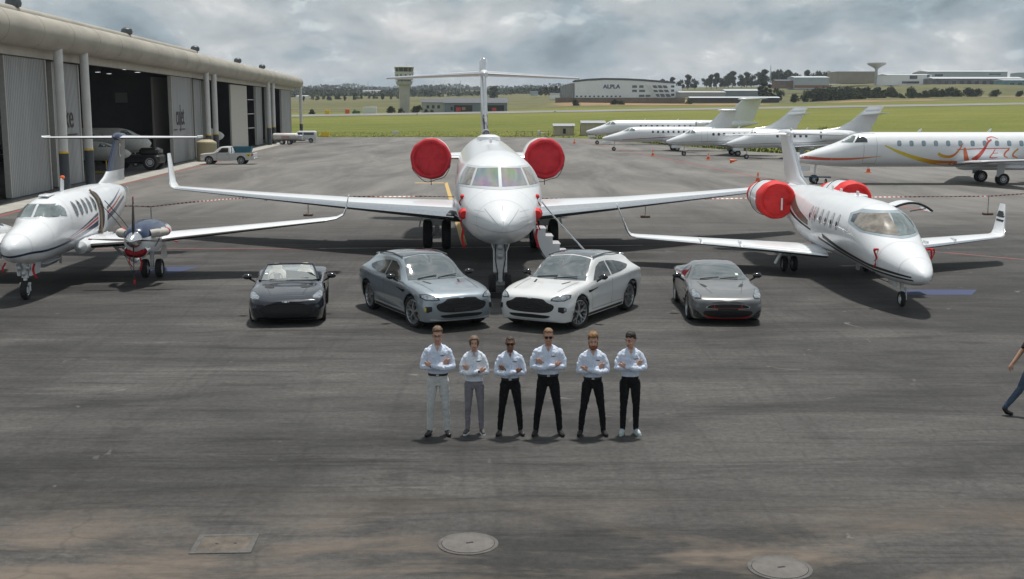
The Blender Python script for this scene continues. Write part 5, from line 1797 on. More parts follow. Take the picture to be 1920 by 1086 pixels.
def mirror(parent, x, y, z, side, m=GLOSSB, stalk=True):
    mb = MB()
    rings = []
    for (t, w_, h_) in ((0, .02, .02), (.03, .06, .055), (.1, .075, .075), (.18, .07, .07), (.235, .03, .03)):
        ring = []
        for i in range(12):
            a = 2 * math.pi * i / 12
            ring.append((x + side * (.02 + t), y + w_ * math.cos(a) * 1.1, z + h_ * math.sin(a)))
        rings.append(ring)
    mb.loft(rings)
    o = mb.build('mirror', m, parent, 60)
    MB().tube([(x - side * .06, y + .02, z - .14), (x + side * .08, y, z - .05)], [.022, .03], 8).build('mirror_stalk', BLACK, o)
    return o


def seam(bv, parent, pts, view, w=.008, m=None, off=.003, name='panel_seam'):
    P = [Vector((p[0], p[1])) for p in pts]
    L_, R_ = [], []
    for i, p in enumerate(P):
        d = (P[min(i + 1, len(P) - 1)] - P[max(i - 1, 0)]).normalized()
        nrm = Vector((-d.y, d.x)) * w / 2
        L_.append((p.x + nrm.x, p.y + nrm.y))
        R_.append((p.x - nrm.x, p.y - nrm.y))
    return decal(name, bv, L_ + list(reversed(R_)), view, m or BLACK, parent, off=off, grid=.12)


def ring_poly(outer, k=.82, cx=None, cy=None):
    return outer


def sm2(pts, n=4):
    return [(p[0], p[1]) for p in catmull([(p[0], p[1], 0) for p in pts], n, closed=True)]


def mir(pts):
    return [(-p[0], p[1]) for p in reversed(pts)]


def wing_badge(bv, parent, x, z, s=1.0):
    pts = [(-.085, .012), (-.03, .006), (-.018, .014), (.018, .014), (.03, .006), (.085, .012), (.06, -.008), (.02, -.014), (-.02, -.014), (-.06, -.008)]
    decal('winged_badge', bv, [(x + p[0] * s, z + p[1] * s) for p in pts], 'front', CHROME, parent, off=.008, grid=.05)


SUV = [
    (0.00, .40, .42, .42, .50, .55, .46, .72, .36, .77, .20, .79, .80),
    (0.04, .29, .66, .33, .74, .55, .68, .77, .55, .83, .30, .85, .86),
    (0.13, .24, .80, .28, .87, .55, .81, .81, .67, .88, .38, .90, .91),
    (0.30, .22, .88, .26, .945, .56, .885, .86, .76, .94, .44, .955, .96),
    (0.60, .22, .92, .26, .985, .58, .925, .94, .81, 1.005, .49, 1.00, 1.005),
    (0.95, .22, .93, .26, .99, .60, .93, .98, .82, 1.05, .52, 1.045, 1.05),
    (1.45, .22, .93, .26, .98, .60, .935, 1.01, .84, 1.085, .62, 1.10, 1.11),
    (1.75, .22, .93, .26, .960, .62, .925, 1.02, .82, 1.16, .69, 1.25, 1.285),
    (2.10, .22, .93, .26, .950, .62, .92, 1.035, .76, 1.33, .66, 1.475, 1.52),
    (2.50, .22, .93, .26, .950, .62, .92, 1.05, .73, 1.41, .62, 1.595, 1.645),
    (3.00, .22, .93, .26, .958, .64, .925, 1.065, .72, 1.42, .60, 1.61, 1.665),
    (3.50, .22, .93, .26, .985, .68, .955, 1.09, .71, 1.39, .58, 1.57, 1.63),
    (4.00, .23, .95, .28, 1.01, .72, .985, 1.13, .71, 1.36, .56, 1.52, 1.585),
    (4.40, .26, .93, .32, .995, .76, .96, 1.13, .72, 1.29, .54, 1.44, 1.50),
    (4.62, .30, .90, .36, .965, .78, .935, 1.10, .73, 1.20, .54, 1.30, 1.34),
    (4.85, .36, .84, .40, .91, .78, .88, 1.03, .70, 1.09, .50, 1.13, 1.15),
    (4.98, .42, .74, .45, .82, .78, .78, .98, .62, 1.02, .42, 1.04, 1.05),
    (5.03, .50, .55, .52, .62, .76, .58, .90, .45, .94, .30, .95, .96)]


def suv(label, loc, rz, paint, steer=0.0, plate=False):
    C = thing('suv_car', label, 'car', loc, rz, 'grand tourer cars lined up in front of the jets')
    FW, RW, WR = .93, 3.99, .40
    wx = .80
    bd = car_body('body', SUV, [paint, BLACK], C, [(FW, wx), (FW, -wx), (RW, wx), (RW, -wx)], .45, .41)
    bv = bvh_of(bd)
    # windscreen, roof, side glass
    ws = [(-.80, 1.50), (-.4, 1.42), (0, 1.40), (.4, 1.42), (.80, 1.50), (.66, 2.06), (.60, 2.26), (.3, 2.33), (0, 2.35), (-.3, 2.33), (-.60, 2.26), (-.66, 2.06)]
    decal('windscreen', bv, ws, 'top', SCREEN, C, off=.008, grid=.12)
    rf = [(-.57, 2.34), (0, 2.43), (.57, 2.34), (.58, 2.9), (.56, 3.5), (.51, 4.1), (.46, 4.3), (-.46, 4.3), (-.51, 4.1), (-.56, 3.5), (-.58, 2.9)]
    decal('glass_roof', bv, rf, 'top', ROOFB, C, off=.007, grid=.15)
    for s_ in (-1, 1):
        v = 'side+' if s_ > 0 else 'side-'
        fg = [(1.78, 1.085), (2.0, 1.075), (2.82, 1.10), (2.80, 1.47), (2.5, 1.465), (2.22, 1.38)]
        rg = [(2.90, 1.105), (3.4, 1.13), (3.75, 1.18), (3.98, 1.25), (3.75, 1.335), (3.35, 1.42), (2.88, 1.465)]
        decal('side_glass', bv, fg, v, CARGL, C, off=.008, grid=.12)
        decal('side_glass', bv, rg, v, CARGL, C, off=.008, grid=.12)
        seam(bv, C, [(2.83, .36), (2.86, 1.1)], v)
        seam(bv, C, [(1.62, .40), (1.55, .8), (1.62, 1.06)], v)
        seam(bv, C, [(3.62, .42), (3.86, .9), (3.83, 1.12)], v)
        seam(bv, C, [(1.62, .38), (3.6, .38)], v)
        decal('side_strake', bv, [(1.36, .86), (1.42, .83), (1.95, .885), (1.95, .90), (1.6, .885), (1.38, .90)], v, GLOSSB, C, off=.012, grid=.1)
        decal('door_handle', bv, rrect(2.6, .93, .22, .03, .4), v, paint, C, off=.014, grid=.1)
        decal('sill_trim', bv, [(1.42, .25), (3.5, .25), (3.5, .315), (1.42, .315)], v, BLACK, C, off=.005, grid=.15)
        for wy in (FW, RW):
            arc = [(wy + .485 * math.cos(t), .41 + .485 * math.sin(t)) for t in np.linspace(rad(-12), rad(192), 22)] + [(wy + .452 * math.cos(t), .41 + .452 * math.sin(t)) for t in np.linspace(rad(192), rad(-12), 22)]
            decal('arch_lip', bv, arc, v, paint, C, off=.012, grid=.1)
        # headlamps (oblique projection wraps them round the corner)
        hl = [(s_ * .53, .10, .755), (s_ * .66, .2, .72), (s_ * .82, .3, .735), (s_ * .90, .48, .80), (s_ * .88, .55, .87), (s_ * .78, .4, .885), (s_ * .62, .25, .85), (s_ * .53, .15, .80)]
        dirv = (-s_ * .42, .85, -.30)
        decal('headlamp_bezel', bv, hl, dirv, LAMPD, C, off=.008, grid=.06)
        cx = sum(p[0] for p in hl) / 8; cy = sum(p[1] for p in hl) / 8; cz = sum(p[2] for p in hl) / 8
        hl2 = [(cx + (p[0] - cx) * .80, cy + (p[1] - cy) * .80, cz + (p[2] - cz) * .72) for p in hl]
        decal('headlamp', bv, hl2, dirv, LAMP, C, off=.014, grid=.06)
        sd_ = [(s_ * .74, .1, .62), (s_ * .86, .25, .60), (s_ * .88, .28, .50), (s_ * .82, .2, .455), (s_ * .73, .12, .50)]
        decal('side_intake', bv, sd_, dirv, MESHG, C, off=.008, grid=.06)
        sd2 = [(s_ * .845, .2, .585), (s_ * .885, .27, .585), (s_ * .885, .27, .50), (s_ * .85, .2, .48)]
        decal('daytime_lamp', bv, sd2, dirv, AMBER if plate else LAMP, C, off=.014, grid=.06)
        # bonnet vents
        decal('bonnet_vent', bv, [(s_ * .36, 1.02), (s_ * .41, 1.0), (s_ * .50, 1.30), (s_ * .46, 1.32)], 'top', MESHG, C, off=.006, grid=.06)
        decal('bonnet_crease', bv, [(s_ * .60, .35), (s_ * .612, .35), (s_ * .70, 1.38), (s_ * .688, 1.38)], 'top', BLACK, C, off=.003, grid=.1)
        mirror(C, s_ * .96, 1.93, 1.17, s_)
        for wy, stg in ((FW, steer), (RW, 0)):
            car_wheel(C, (s_ * .815, wy, WR), WR, .27, s_, 5, 'M', steer=stg)
        MB().tube([(s_ * .63, 2.3, 1.60), (s_ * .62, 3.0, 1.635), (s_ * .60, 3.6, 1.60), (s_ * .56, 4.1, 1.52)], .018, 6).build('roof_rail', GLOSSB, C)
    # grille: smooth hexagon outline, slats
    gr = [(-.34, .795), (0, .805), (.34, .795), (.42, .755), (.50, .715), (.60, .685), (.635, .64), (.60, .565), (.50, .515), (.3, .49), (0, .485), (-.3, .49), (-.50, .515), (-.60, .565), (-.635, .64), (-.60, .685), (-.50, .715), (-.42, .755)]
    decal('grille_surround', bv, sm2([(p[0] * 1.04, .637 + (p[1] - .637) * 1.12) for p in gr], 3), 'front', GLOSSB, C, off=.006, grid=.07)
    grille = decal('grille', bv, sm2(gr, 3), 'front', MESHG, C, off=.011, grid=.07)
    for z in (.555, .605, .655, .705):
        hw = {.555: .55, .605: .60, .655: .585, .705: .47}[z]
        seam(bv, grille, [(x, z) for x in np.linspace(-hw, hw, 9)], 'front', w=.012, m=CARBON, off=.02, name='grille_slat')
    decal('lower_intake', bv, sm2([(-.56, .41), (-.3, .425), (0, .43), (.3, .425), (.56, .41), (.44, .345), (0, .335), (-.44, .345)], 3), 'front', MESHG, C, off=.008, grid=.07)
    decal('splitter', bv, strip([(-.8, .335), (-.4, .30), (0, .295), (.4, .30), (.8, .335)], [(-.8, .30), (-.4, .27), (0, .262), (.4, .27), (.8, .30)]), 'front', GREYW if plate else paint, C, off=.02, grid=.1)
    if plate:
        MB().box((0, -.03, .53), (.44, .02, .085), bev=.006).build('number_plate', BLACK, C)
    wing_badge(bv, C, 0, .825, 1.1)
    for (x0, x1) in ((-.55, .0), (.02, .55)):
        w_ = MB()
        w_.tube([(x0, 1.47, 1.135), ((x0 + x1) / 2, 1.52, 1.16), (x1, 1.55, 1.185)], .012, 5)
        w_.build('wiper', BLACK, C)
    sp_ = MB()
    sp_.box((0, 4.42, 1.472), (1.05, .22, .035), rx=rad(-8), bev=.012)
    sp_.build('rear_spoiler', paint, C)
    return C


SILVERB = car_paint('silver_blue_metallic', (.33, .38, .42), .55, .30)
PEARL = car_paint('pearl_white_paint', (.68, .69, .69), .05, .30)
GREYC = car_paint('satin_grey_metallic', (.125, .13, .134), .2, .32)
NAVYC = car_paint('midnight_blue_paint', (.009, .012, .022), .2, .2)


def car_at(front_center, psi):
    """world position of the car's origin (front bumper) and its rotation; psi: yaw of the nose towards +X in degrees"""
    return (front_center[0], front_center[1], 0), rad(psi)


# nose direction (sin psi, -cos psi); local -y is the nose: rotating by psi about Z sends (0,-1) to (sin psi, -cos psi)
suv('silver blue four-door sports car with dark glass roof, left of the nose wheel', (-1.23, 28.35, 0), rad(27), SILVERB, rad(9), plate=True)
suv('pearl white four-door sports car with black grille, right of the nose wheel', (.42, 28.30, 0), rad(-29), PEARL, rad(-12))

COUPE = [
    (0.00, .32, .42, .34, .50, .44, .47, .56, .38, .60, .20, .615, .625),
    (0.06, .19, .70, .21, .77, .42, .72, .60, .58, .645, .32, .665, .67),
    (0.20, .14, .81, .17, .87, .44, .82, .65, .69, .705, .38, .715, .72),
    (0.45, .13, .84, .16, .905, .47, .86, .73, .74, .775, .42, .775, .78),
    (0.90, .13, .87, .16, .95, .50, .885, .82, .76, .845, .46, .835, .84),
    (1.40, .13, .87, .16, .93, .50, .86, .84, .76, .885, .55, .89, .895),
    (1.70, .13, .87, .16, .92, .50, .86, .855, .76, .915, .62, .935, .95),
    (2.05, .13, .87, .16, .915, .50, .86, .865, .72, 1.02, .60, 1.09, 1.12),
    (2.45, .13, .87, .16, .915, .50, .865, .875, .665, 1.12, .545, 1.22, 1.255),
    (2.80, .13, .87, .16, .92, .50, .875, .885, .645, 1.14, .525, 1.25, 1.29),
    (3.20, .14, .87, .17, .935, .52, .895, .905, .645, 1.12, .515, 1.23, 1.27),
    (3.70, .16, .88, .20, .96, .55, .915, .925, .645, 1.06, .48, 1.13, 1.16),
    (4.10, .20, .86, .24, .945, .60, .895, .925, .68, .99, .46, 1.02, 1.03),
    (4.45, .26, .80, .30, .88, .62, .83, .905, .68, .94, .42, .955, .96),
    (4.65, .34, .70, .38, .78, .66, .72, .865, .58, .89, .36, .905, .91),
    (4.73, .45, .50, .47, .56, .68, .52, .80, .42, .82, .25, .83, .835)]


def coupe(label, loc, rz, paint):
    C = thing('coupe_car', label, 'car', loc, rz, 'grand tourer cars lined up in front of the jets')
    FW, RW, WR = .95, 3.69, .345
    wx = .78
    bd = car_body('body', COUPE, [paint, BLACK], C, [(FW, wx), (FW, -wx), (RW, wx), (RW, -wx)], .385, .355)
    bv = bvh_of(bd)
    decal('windscreen', bv, [(-.73, 1.72), (-.4, 1.63), (0, 1.60), (.4, 1.63), (.73, 1.72), (.60, 2.22), (.53, 2.40), (.3, 2.46), (0, 2.48), (-.3, 2.46), (-.53, 2.40), (-.60, 2.22)], 'top', SCREEN, C, off=.008, grid=.12)
    decal('rear_screen', bv, [(-.46, 3.25), (.46, 3.25), (.46, 4.0), (-.46, 4.0)], 'top', CARGL, C, off=.008, grid=.12)
    for s_ in (-1, 1):
        v = 'side+' if s_ > 0 else 'side-'
        decal('side_glass', bv, [(1.92, .925), (2.9, .94), (2.92, 1.17), (2.6, 1.185), (2.35, 1.14)], v, CARGL, C, off=.008, grid=.1)
        decal('side_glass', bv, [(2.98, .95), (3.45, .99), (3.3, 1.09), (2.98, 1.16)], v, CARGL, C, off=.008, grid=.1)
        seam(bv, C, [(1.75, .3), (1.7, .6), (1.75, .86)], v)
        seam(bv, C, [(2.95, .3), (3.1, .6), (2.96, .92)], v)
        seam(bv, C, [(1.75, .28), (2.95, .28)], v)
        decal('side_strake', bv, [(1.42, .66), (1.46, .60), (2.1, .64), (2.1, .655), (1.6, .68)], v, GLOSSB, C, off=.012, grid=.1)
        decal('sill_trim', bv, [(1.40, .155), (3.2, .155), (3.2, .20), (1.40, .20)], v, CARBON, C, off=.01, grid=.15)
        decal('sill_accent', bv, [(2.9, .20), (3.25, .20), (3.25, .235), (2.9, .225)], v, REDL, C, off=.012, grid=.15)
        dirv = (-s_ * .40, .80, -.42)
        hl = [(s_ * .60, .22, .60), (s_ * .76, .3, .59), (s_ * .84, .42, .66), (s_ * .83, .72, .77), (s_ * .76, .82, .81), (s_ * .69, .55, .755), (s_ * .60, .32, .68)]
        decal('headlamp_bezel', bv, hl, dirv, LAMPD, C, off=.008, grid=.06)
        cx = sum(p[0] for p in hl) / 7; cy = sum(p[1] for p in hl) / 7; cz = sum(p[2] for p in hl) / 7
        decal('headlamp', bv, [(cx + (p[0] - cx) * .84, cy + (p[1] - cy) * .84, cz + (p[2] - cz) * .82) for p in hl], dirv, LAMP, C, off=.014, grid=.06)
        decal('bonnet_vent', bv, sm2([(s_ * .40, .98), (s_ * .50, .98), (s_ * .56, 1.22), (s_ * .50, 1.24)], 2), 'top', MESHG, C, off=.006, grid=.06)
        decal('bonnet_crease', bv, [(s_ * .36, .35), (s_ * .372, .35), (s_ * .60, 1.5), (s_ * .588, 1.5)], 'top', BLACK, C, off=.003, grid=.1)
        mirror(C, s_ * .93, 2.02, .99, s_)
        for wy in (FW, RW):
            car_wheel(C, (s_ * .80, wy, WR), WR, .27, s_, 5, 'Y', face=ALLOYD if False else ALLOY)
        decal('corner_splitter', bv, [(s_ * .5, .175), (s_ * .83, .20), (s_ * .86, .40), (s_ * .76, .36), (s_ * .60, .215)], 'front', CARBON, C, off=.012, grid=.06)
    gr = sm2([(-.36, .53), (0, .545), (.36, .53), (.52, .475), (.44, .435), (0, .425), (-.44, .435), (-.52, .475)], 4)
    decal('grille_surround', bv, [(p[0] * 1.05, .485 + (p[1] - .485) * 1.18) for p in gr], 'front', CHROME, C, off=.006, grid=.06)
    gg = decal('grille', bv, gr, 'front', MESHG, C, off=.011, grid=.06)
    for x in (-.34, .34):
        decal('grille_accent', bv, [(x - .008, .435), (x + .008, .435), (x + .008, .53), (x - .008, .53)], 'front', REDL, gg, off=.02, grid=.06)
    seam(bv, gg, [(x, .445 + .0) for x in np.linspace(-.42, .42, 8)], 'front', w=.01, m=REDL, off=.02, name='grille_slat')
    decal('lower_intake', bv, sm2([(-.60, .36), (-.3, .385), (0, .39), (.3, .385), (.60, .36), (.52, .235), (0, .205), (-.52, .235)], 4), 'front', MESHG, C, off=.008, grid=.06)
    decal('red_lip', bv, strip([(-.56, .27), (-.45, .225), (-.2, .195), (.2, .195), (.45, .225), (.56, .27)], [(-.57, .25), (-.46, .20), (-.2, .168), (.2, .168), (.46, .20), (.57, .25)]), 'front', REDL, C, off=.022, grid=.06)
    MB().box((0, -.02, .40), (.5, .02, .09), bev=.006).build('number_plate', BLACK, C)
    wing_badge(bv, C, 0, .605, 1.0)
    for (x0, x1) in ((-.5, .0), (.02, .5)):
        MB().tube([(x0, 1.66, .955), ((x0 + x1) / 2, 1.69, .975), (x1, 1.73, .99)], .012, 5).build('wiper', BLACK, C)
    decal('licence_disc', bv, [(.46, 1.86), (.54, 1.86), (.53, 1.94), (.455, 1.94)], 'top', mat('pale_disc', (.5, .6, .5), .5), C, off=.014, grid=.1)
    return C


coupe('dark grey two-door sports coupe with red front lip and grille accents', (5.42, 29.0, 0), rad(-1.5), GREYC)

OPEN_ = [
    (0.00, .32, .50, .34, .58, .46, .54, .58, .44, .62, .24, .63, .635),
    (0.06, .20, .76, .22, .83, .44, .78, .62, .62, .66, .34, .67, .675),
    (0.20, .14, .82, .17, .88, .46, .83, .66, .70, .715, .38, .72, .725),
    (0.45, .13, .88, .16, .94, .48, .89, .74, .77, .785, .44, .78, .785),
    (0.92, .13, .90, .16, .98, .52, .91, .83, .79, .855, .48, .845, .85),
    (1.40, .13, .89, .16, .95, .52, .88, .85, .79, .885, .56, .89, .90),
    (1.66, .13, .89, .16, .94, .52, .88, .86, .78, .91, .63, .925, .94),
    (1.80, .13, .89, .16, .935, .52, .88, .865, .80, .89, .70, .90, .90),
    (2.00, .13, .89, .16, .93, .52, .88, .87, .80, .875, .72, .62, .55),
    (2.40, .13, .89, .16, .93, .52, .88, .87, .80, .875, .72, .56, .50),
    (3.05, .13, .89, .16, .94, .52, .89, .885, .80, .89, .72, .60, .55),
    (3.30, .14, .89, .17, .95, .54, .905, .90, .80, .925, .60, .93, .93),
    (3.70, .16, .90, .20, .975, .56, .93, .92, .78, .955, .5, .97, .975),
    (4.10, .20, .88, .24, .96, .60, .91, .925, .74, .95, .46, .96, .965),
    (4.45, .26, .82, .30, .89, .62, .84, .905, .68, .93, .42, .94, .945),
    (4.65, .34, .70, .38, .78, .66, .72, .865, .58, .89, .36, .90, .905),
    (4.73, .45, .50, .47, .56, .68, .52, .80, .42, .82, .25, .83, .835)]


def roadster(label, loc, rz, paint):
    C = thing('convertible_car', label, 'car', loc, rz, 'grand tourer cars lined up in front of the jets')
    FW, RW, WR = .95, 3.75, .35
    wx = .80
    bd = car_body('body', OPEN_, [paint, BLACK], C, [(FW, wx), (FW, -wx), (RW, wx), (RW, -wx)], .39, .36)
    bv = bvh_of(bd)
    # windscreen as a real pane in a frame
    A = [Vector(p) for p in catmull([(-.74, 1.74, .94), (-.4, 1.62, .955), (0, 1.58, .96), (.4, 1.62, .955), (.74, 1.74, .94)], 4)]
    B = [Vector(p) for p in catmull([(-.60, 2.34, 1.26), (-.3, 2.28, 1.285), (0, 2.26, 1.29), (.3, 2.28, 1.285), (.60, 2.34, 1.26)], 4)]
    m, n, l, b = node_mat('clear_windscreen')
    b.inputs['Base Color'].default_value = (.75, .82, .82, 1)
    b.inputs['Roughness'].default_value = .03
    b.inputs['Alpha'].default_value = .30
    b.inputs['Coat Weight'].default_value = 1
    MB().loft([A, B], closed=False).build('windscreen', m, C, 60)
    MB().tube(B, .028, 8).build('screen_header', paint, C)
    for s_ in (-1, 1):
        MB().tube([(s_ * .76, 1.70, .93), (s_ * .69, 2.02, 1.10), (s_ * .60, 2.35, 1.265)], [.035, .03, .028], 8).build('screen_pillar', paint, C)
    # interior tub and seats
    tub = mat('dark_interior', (.03, .03, .032), .7, vary=.2)
    decal('cabin_floor', bv, [(-.70, 1.85), (.70, 1.85), (.70, 3.1), (-.70, 3.1)], 'top', tub, C, off=.01, grid=.15)
    MB().box((0, 1.88, .86), (1.36, .30, .16), bev=.05).build('dashboard', tub, C)
    for s_ in (-1, 1):
        st = bpy.data.objects.new('seat', None)
        col.objects.link(st)
        st.parent = C
        st.location = (s_ * .37, 2.62, 0)
        rings = []
        for (z, w_, d, y) in ((.55, .22, .07, .0), (.7, .25, .09, .03), (.9, .26, .09, .1), (1.02, .22, .08, .15), (1.08, .14, .07, .17), (1.12, .13, .06, .18), (1.2, .13, .055, .2), (1.24, .08, .03, .21)):
            rings.append([(w_ * math.cos(2 * math.pi * i / 20), y + d * math.sin(2 * math.pi * i / 20), z) for i in range(20)])
        MB().loft(rings).build('backrest', CREAMS, st, 60)
        MB().box((0, -.25, .56), (.5, .5, .16), bev=.06).build('cushion', CREAMS, st)
        MB().box((0, .06, .86), (.24, .12, .34), rx=rad(-12), bev=.05).build('backrest_insert', mat('grey_leather', (.34, .33, .32), .5, vary=.1), st)
    MB().lathe([(-.015, .165), (0, .18), (.015, .165)], c=(-.37, 0, 0), axis='Y', n=28, cap0=False, cap1=False).build('steering_wheel', BLACK, C).location = (0, 2.12, .92)
    for s_ in (-1, 1):
        v = 'side+' if s_ > 0 else 'side-'
        decal('side_strake', bv, [(1.42, .68), (1.46, .60), (2.1, .66), (2.1, .675), (1.6, .70)], v, GLOSSB, C, off=.012, grid=.1)
        decal('sill_trim', bv, [(1.40, .155), (3.2, .155), (3.2, .21), (1.40, .21)], v, CARBON, C, off=.01, grid=.15)
        dirv = (-s_ * .40, .80, -.42)
        hl = [(s_ * .58, .2, .60), (s_ * .76, .28, .585), (s_ * .87, .42, .65), (s_ * .87, .7, .76), (s_ * .80, .74, .80), (s_ * .70, .5, .755), (s_ * .58, .3, .68)]
        decal('headlamp_bezel', bv, hl, dirv, LAMPD, C, off=.008, grid=.06)
        cx = sum(p[0] for p in hl) / 7; cy = sum(p[1] for p in hl) / 7; cz = sum(p[2] for p in hl) / 7
        decal('headlamp', bv, [(cx + (p[0] - cx) * .8, cy + (p[1] - cy) * .8, cz + (p[2] - cz) * .72) for p in hl], dirv, LAMP, C, off=.014, grid=.06)
        decal('bonnet_vent', bv, sm2([(s_ * .34, .92), (s_ * .55, .95), (s_ * .56, 1.14), (s_ * .38, 1.14)], 2), 'top', MESHG, C, off=.006, grid=.06)
        decal('bonnet_crease', bv, [(s_ * .38, .32), (s_ * .40, .32), (s_ * .62, 1.5), (s_ * .60, 1.5)], 'top', GLOSSB, C, off=.004, grid=.1)
        mirror(C, s_ * .96, 1.98, 1.0, s_)
        for wy in (FW, RW):
            car_wheel(C, (s_ * .82, wy, WR), WR, .28, s_, 5, 'Y')
        decal('corner_intake', bv, [(s_ * .64, .26), (s_ * .84, .27), (s_ * .86, .42), (s_ * .76, .44)], 'front', CARBON, C, off=.012, grid=.06)
    gr = sm2([(-.42, .545), (0, .565), (.42, .545), (.58, .50), (.60, .38), (.52, .25), (0, .225), (-.52, .25), (-.60, .38), (-.58, .50)], 4)
    decal('grille_surround', bv, [(p[0] * 1.04, .40 + (p[1] - .40) * 1.05) for p in gr], 'front', GLOSSB, C, off=.006, grid=.06)
    gg = decal('grille', bv, gr, 'front', MESHG, C, off=.011, grid=.06)
    decal('splitter', bv, strip([(-.84, .20), (-.4, .185), (0, .18), (.4, .185), (.84, .20)], [(-.84, .165), (-.4, .145), (0, .14), (.4, .145), (.84, .165)]), 'front', CARBON, C, off=.03, grid=.1)
    wing_badge(bv, C, 0, .625, 1.2)
    for (x0, x1) in ((-.5, .0), (.02, .5)):
        MB().tube([(x0, 1.64, .96), ((x0 + x1) / 2, 1.66, .975), (x1, 1.70, .985)], .012, 5).build('wiper', BLACK, C)
    # the near-side door stands open
    d = bpy.data.objects.new('door', None)
    col.objects.link(d)
    d.parent = C
    d.location = (.93, 1.80, 0)
    d.rotation_euler = (0, 0, rad(62))
    rings = []
    for y, b0, t0, bulge in ((0, .30, .84, .02), (.1, .26, .86, .04), (.6, .24, .875, .055), (1.0, .25, .88, .05), (1.2, .32, .885, .03), (1.26, .40, .86, .01)):
        rings.append([(.0 + bulge, y, b0), (.02 + bulge, y, (b0 + t0) / 2), (-.02 + bulge * .5, y, t0), (-.12, y, t0), (-.14, y, (b0 + t0) / 2), (-.10, y, b0)])
    MB().loft(rings).build('door_shell', paint, d, 50)
    MB().box((-.145, .6, .55), (.03, .9, .4), bev=.02).build('door_card', tub, d)
    MB().loft([[(-.06, .05, .87), (-.06, 1.15, .88)], [(-.09, .35, 1.10), (-.09, 1.12, 1.13)]], closed=False).build('door_glass', CARGL, d)
    return C


roadster('midnight blue open-top sports car with cream seats and one door ajar', (-5.64, 28.85, 0), rad(7.5), NAVYC)
# ================================================================ people
from mathutils import noise as mnoise
SKINS = {
    'fair': mat('fair_skin', (.52, .30, .22), .5, vary=.08, scale=9),
    'tan': mat('tanned_skin', (.45, .25, .17), .5, vary=.08, scale=9),
    'brown': mat('brown_skin', (.22, .11, .065), .5, vary=.08, scale=9),
}
SHIRT = mat('pale_blue_shirt_cotton', (.60, .665, .79), .85, vary=.05, scale=5, bump=.9, bscale=9)
SHIRTW = mat('white_blue_shirt_cotton', (.67, .72, .79), .85, vary=.05, scale=5, bump=.9, bscale=9)
COLLAR = mat('collar_cotton', (.56, .64, .79), .85, vary=.05)
BLKT = mat('black_denim', (.010, .010, .011), .9, vary=.25, scale=7, bump=.6, bscale=14, spec=.2)
STONE = mat('stone_grey_chino', (.50, .51, .505), .9, vary=.07, scale=6, bump=.8, bscale=11)
MAUVE = mat('grey_stretch_trousers', (.19, .183, .205), .85, vary=.1, scale=6, bump=.5, bscale=12)
LEATHER = mat('black_shoe_leather', (.014, .013, .013), .35, vary=.3)
SUEDE = mat('black_suede', (.016, .015, .015), .9, vary=.3)
TRAIN = mat('grey_trainer_mesh', (.07, .068, .066), .8, vary=.4, scale=30)
TRAINW = mat('pale_trainer_mesh', (.42, .46, .50), .7, vary=.35, scale=18)
MINT = mat('mint_sole', (.42, .58, .50), .6)
BEARD = mat('ginger_beard', (.24, .075, .022), .9, vary=.3, scale=60, bump=.5, bscale=90)
EYED = mat('eye_dark', (.02, .015, .012), .3)
LIP = mat('lip', (.32, .12, .10), .5)
TEETH = mat('teeth', (.62, .58, .52), .4)
HAIRS = {k: mat(k + '_hair', c, .6, vary=.35, scale=70, stretch=(1, 1, .3), bump=.6, bscale=90) for k, c in
         {'dark_blond': (.14, .09, .05), 'ash': (.15, .095, .06), 'shaved': (.045, .032, .026), 'sandy': (.22, .13, .065), 'ginger': (.24, .13, .05), 'black': (.022, .016, .012)}.items()}


def capsule(mb, a, b, ra, rb, n=12):
    a, b = Vector(a), Vector(b)
    d = (b - a)
    L = d.length
    d = d / L if L > 1e-6 else Vector((0, 0, 1))
    pts, rs = [], []
    for q in (-1, -.85, -.5):
        pts.append(a + d * ra * q); rs.append(ra * math.sqrt(max(0.0004, 1 - q * q)))
    pts.append(a); rs.append(ra)
    pts.append(b); rs.append(rb)
    for q in (.5, .85, 1):
        pts.append(b + d * rb * q); rs.append(rb * math.sqrt(max(0.0004, 1 - q * q)))
    mb.tube(pts, rs, n)


def ellipsoid(mb, c, r, n=16, k=10, R=None):
    rings = []
    for i in range(k + 1):
        t = math.pi * i / k
        s_ = max(.02, math.sin(t))
        ring = []
        for j in range(n):
            v = Vector((r[0] * s_ * math.cos(2 * math.pi * j / n), r[1] * s_ * math.sin(2 * math.pi * j / n), r[2] * math.cos(t)))
            if R is not None:
                v = R @ v
            ring.append(Vector(c) + v)
        rings.append(ring)
    mb.loft(rings)


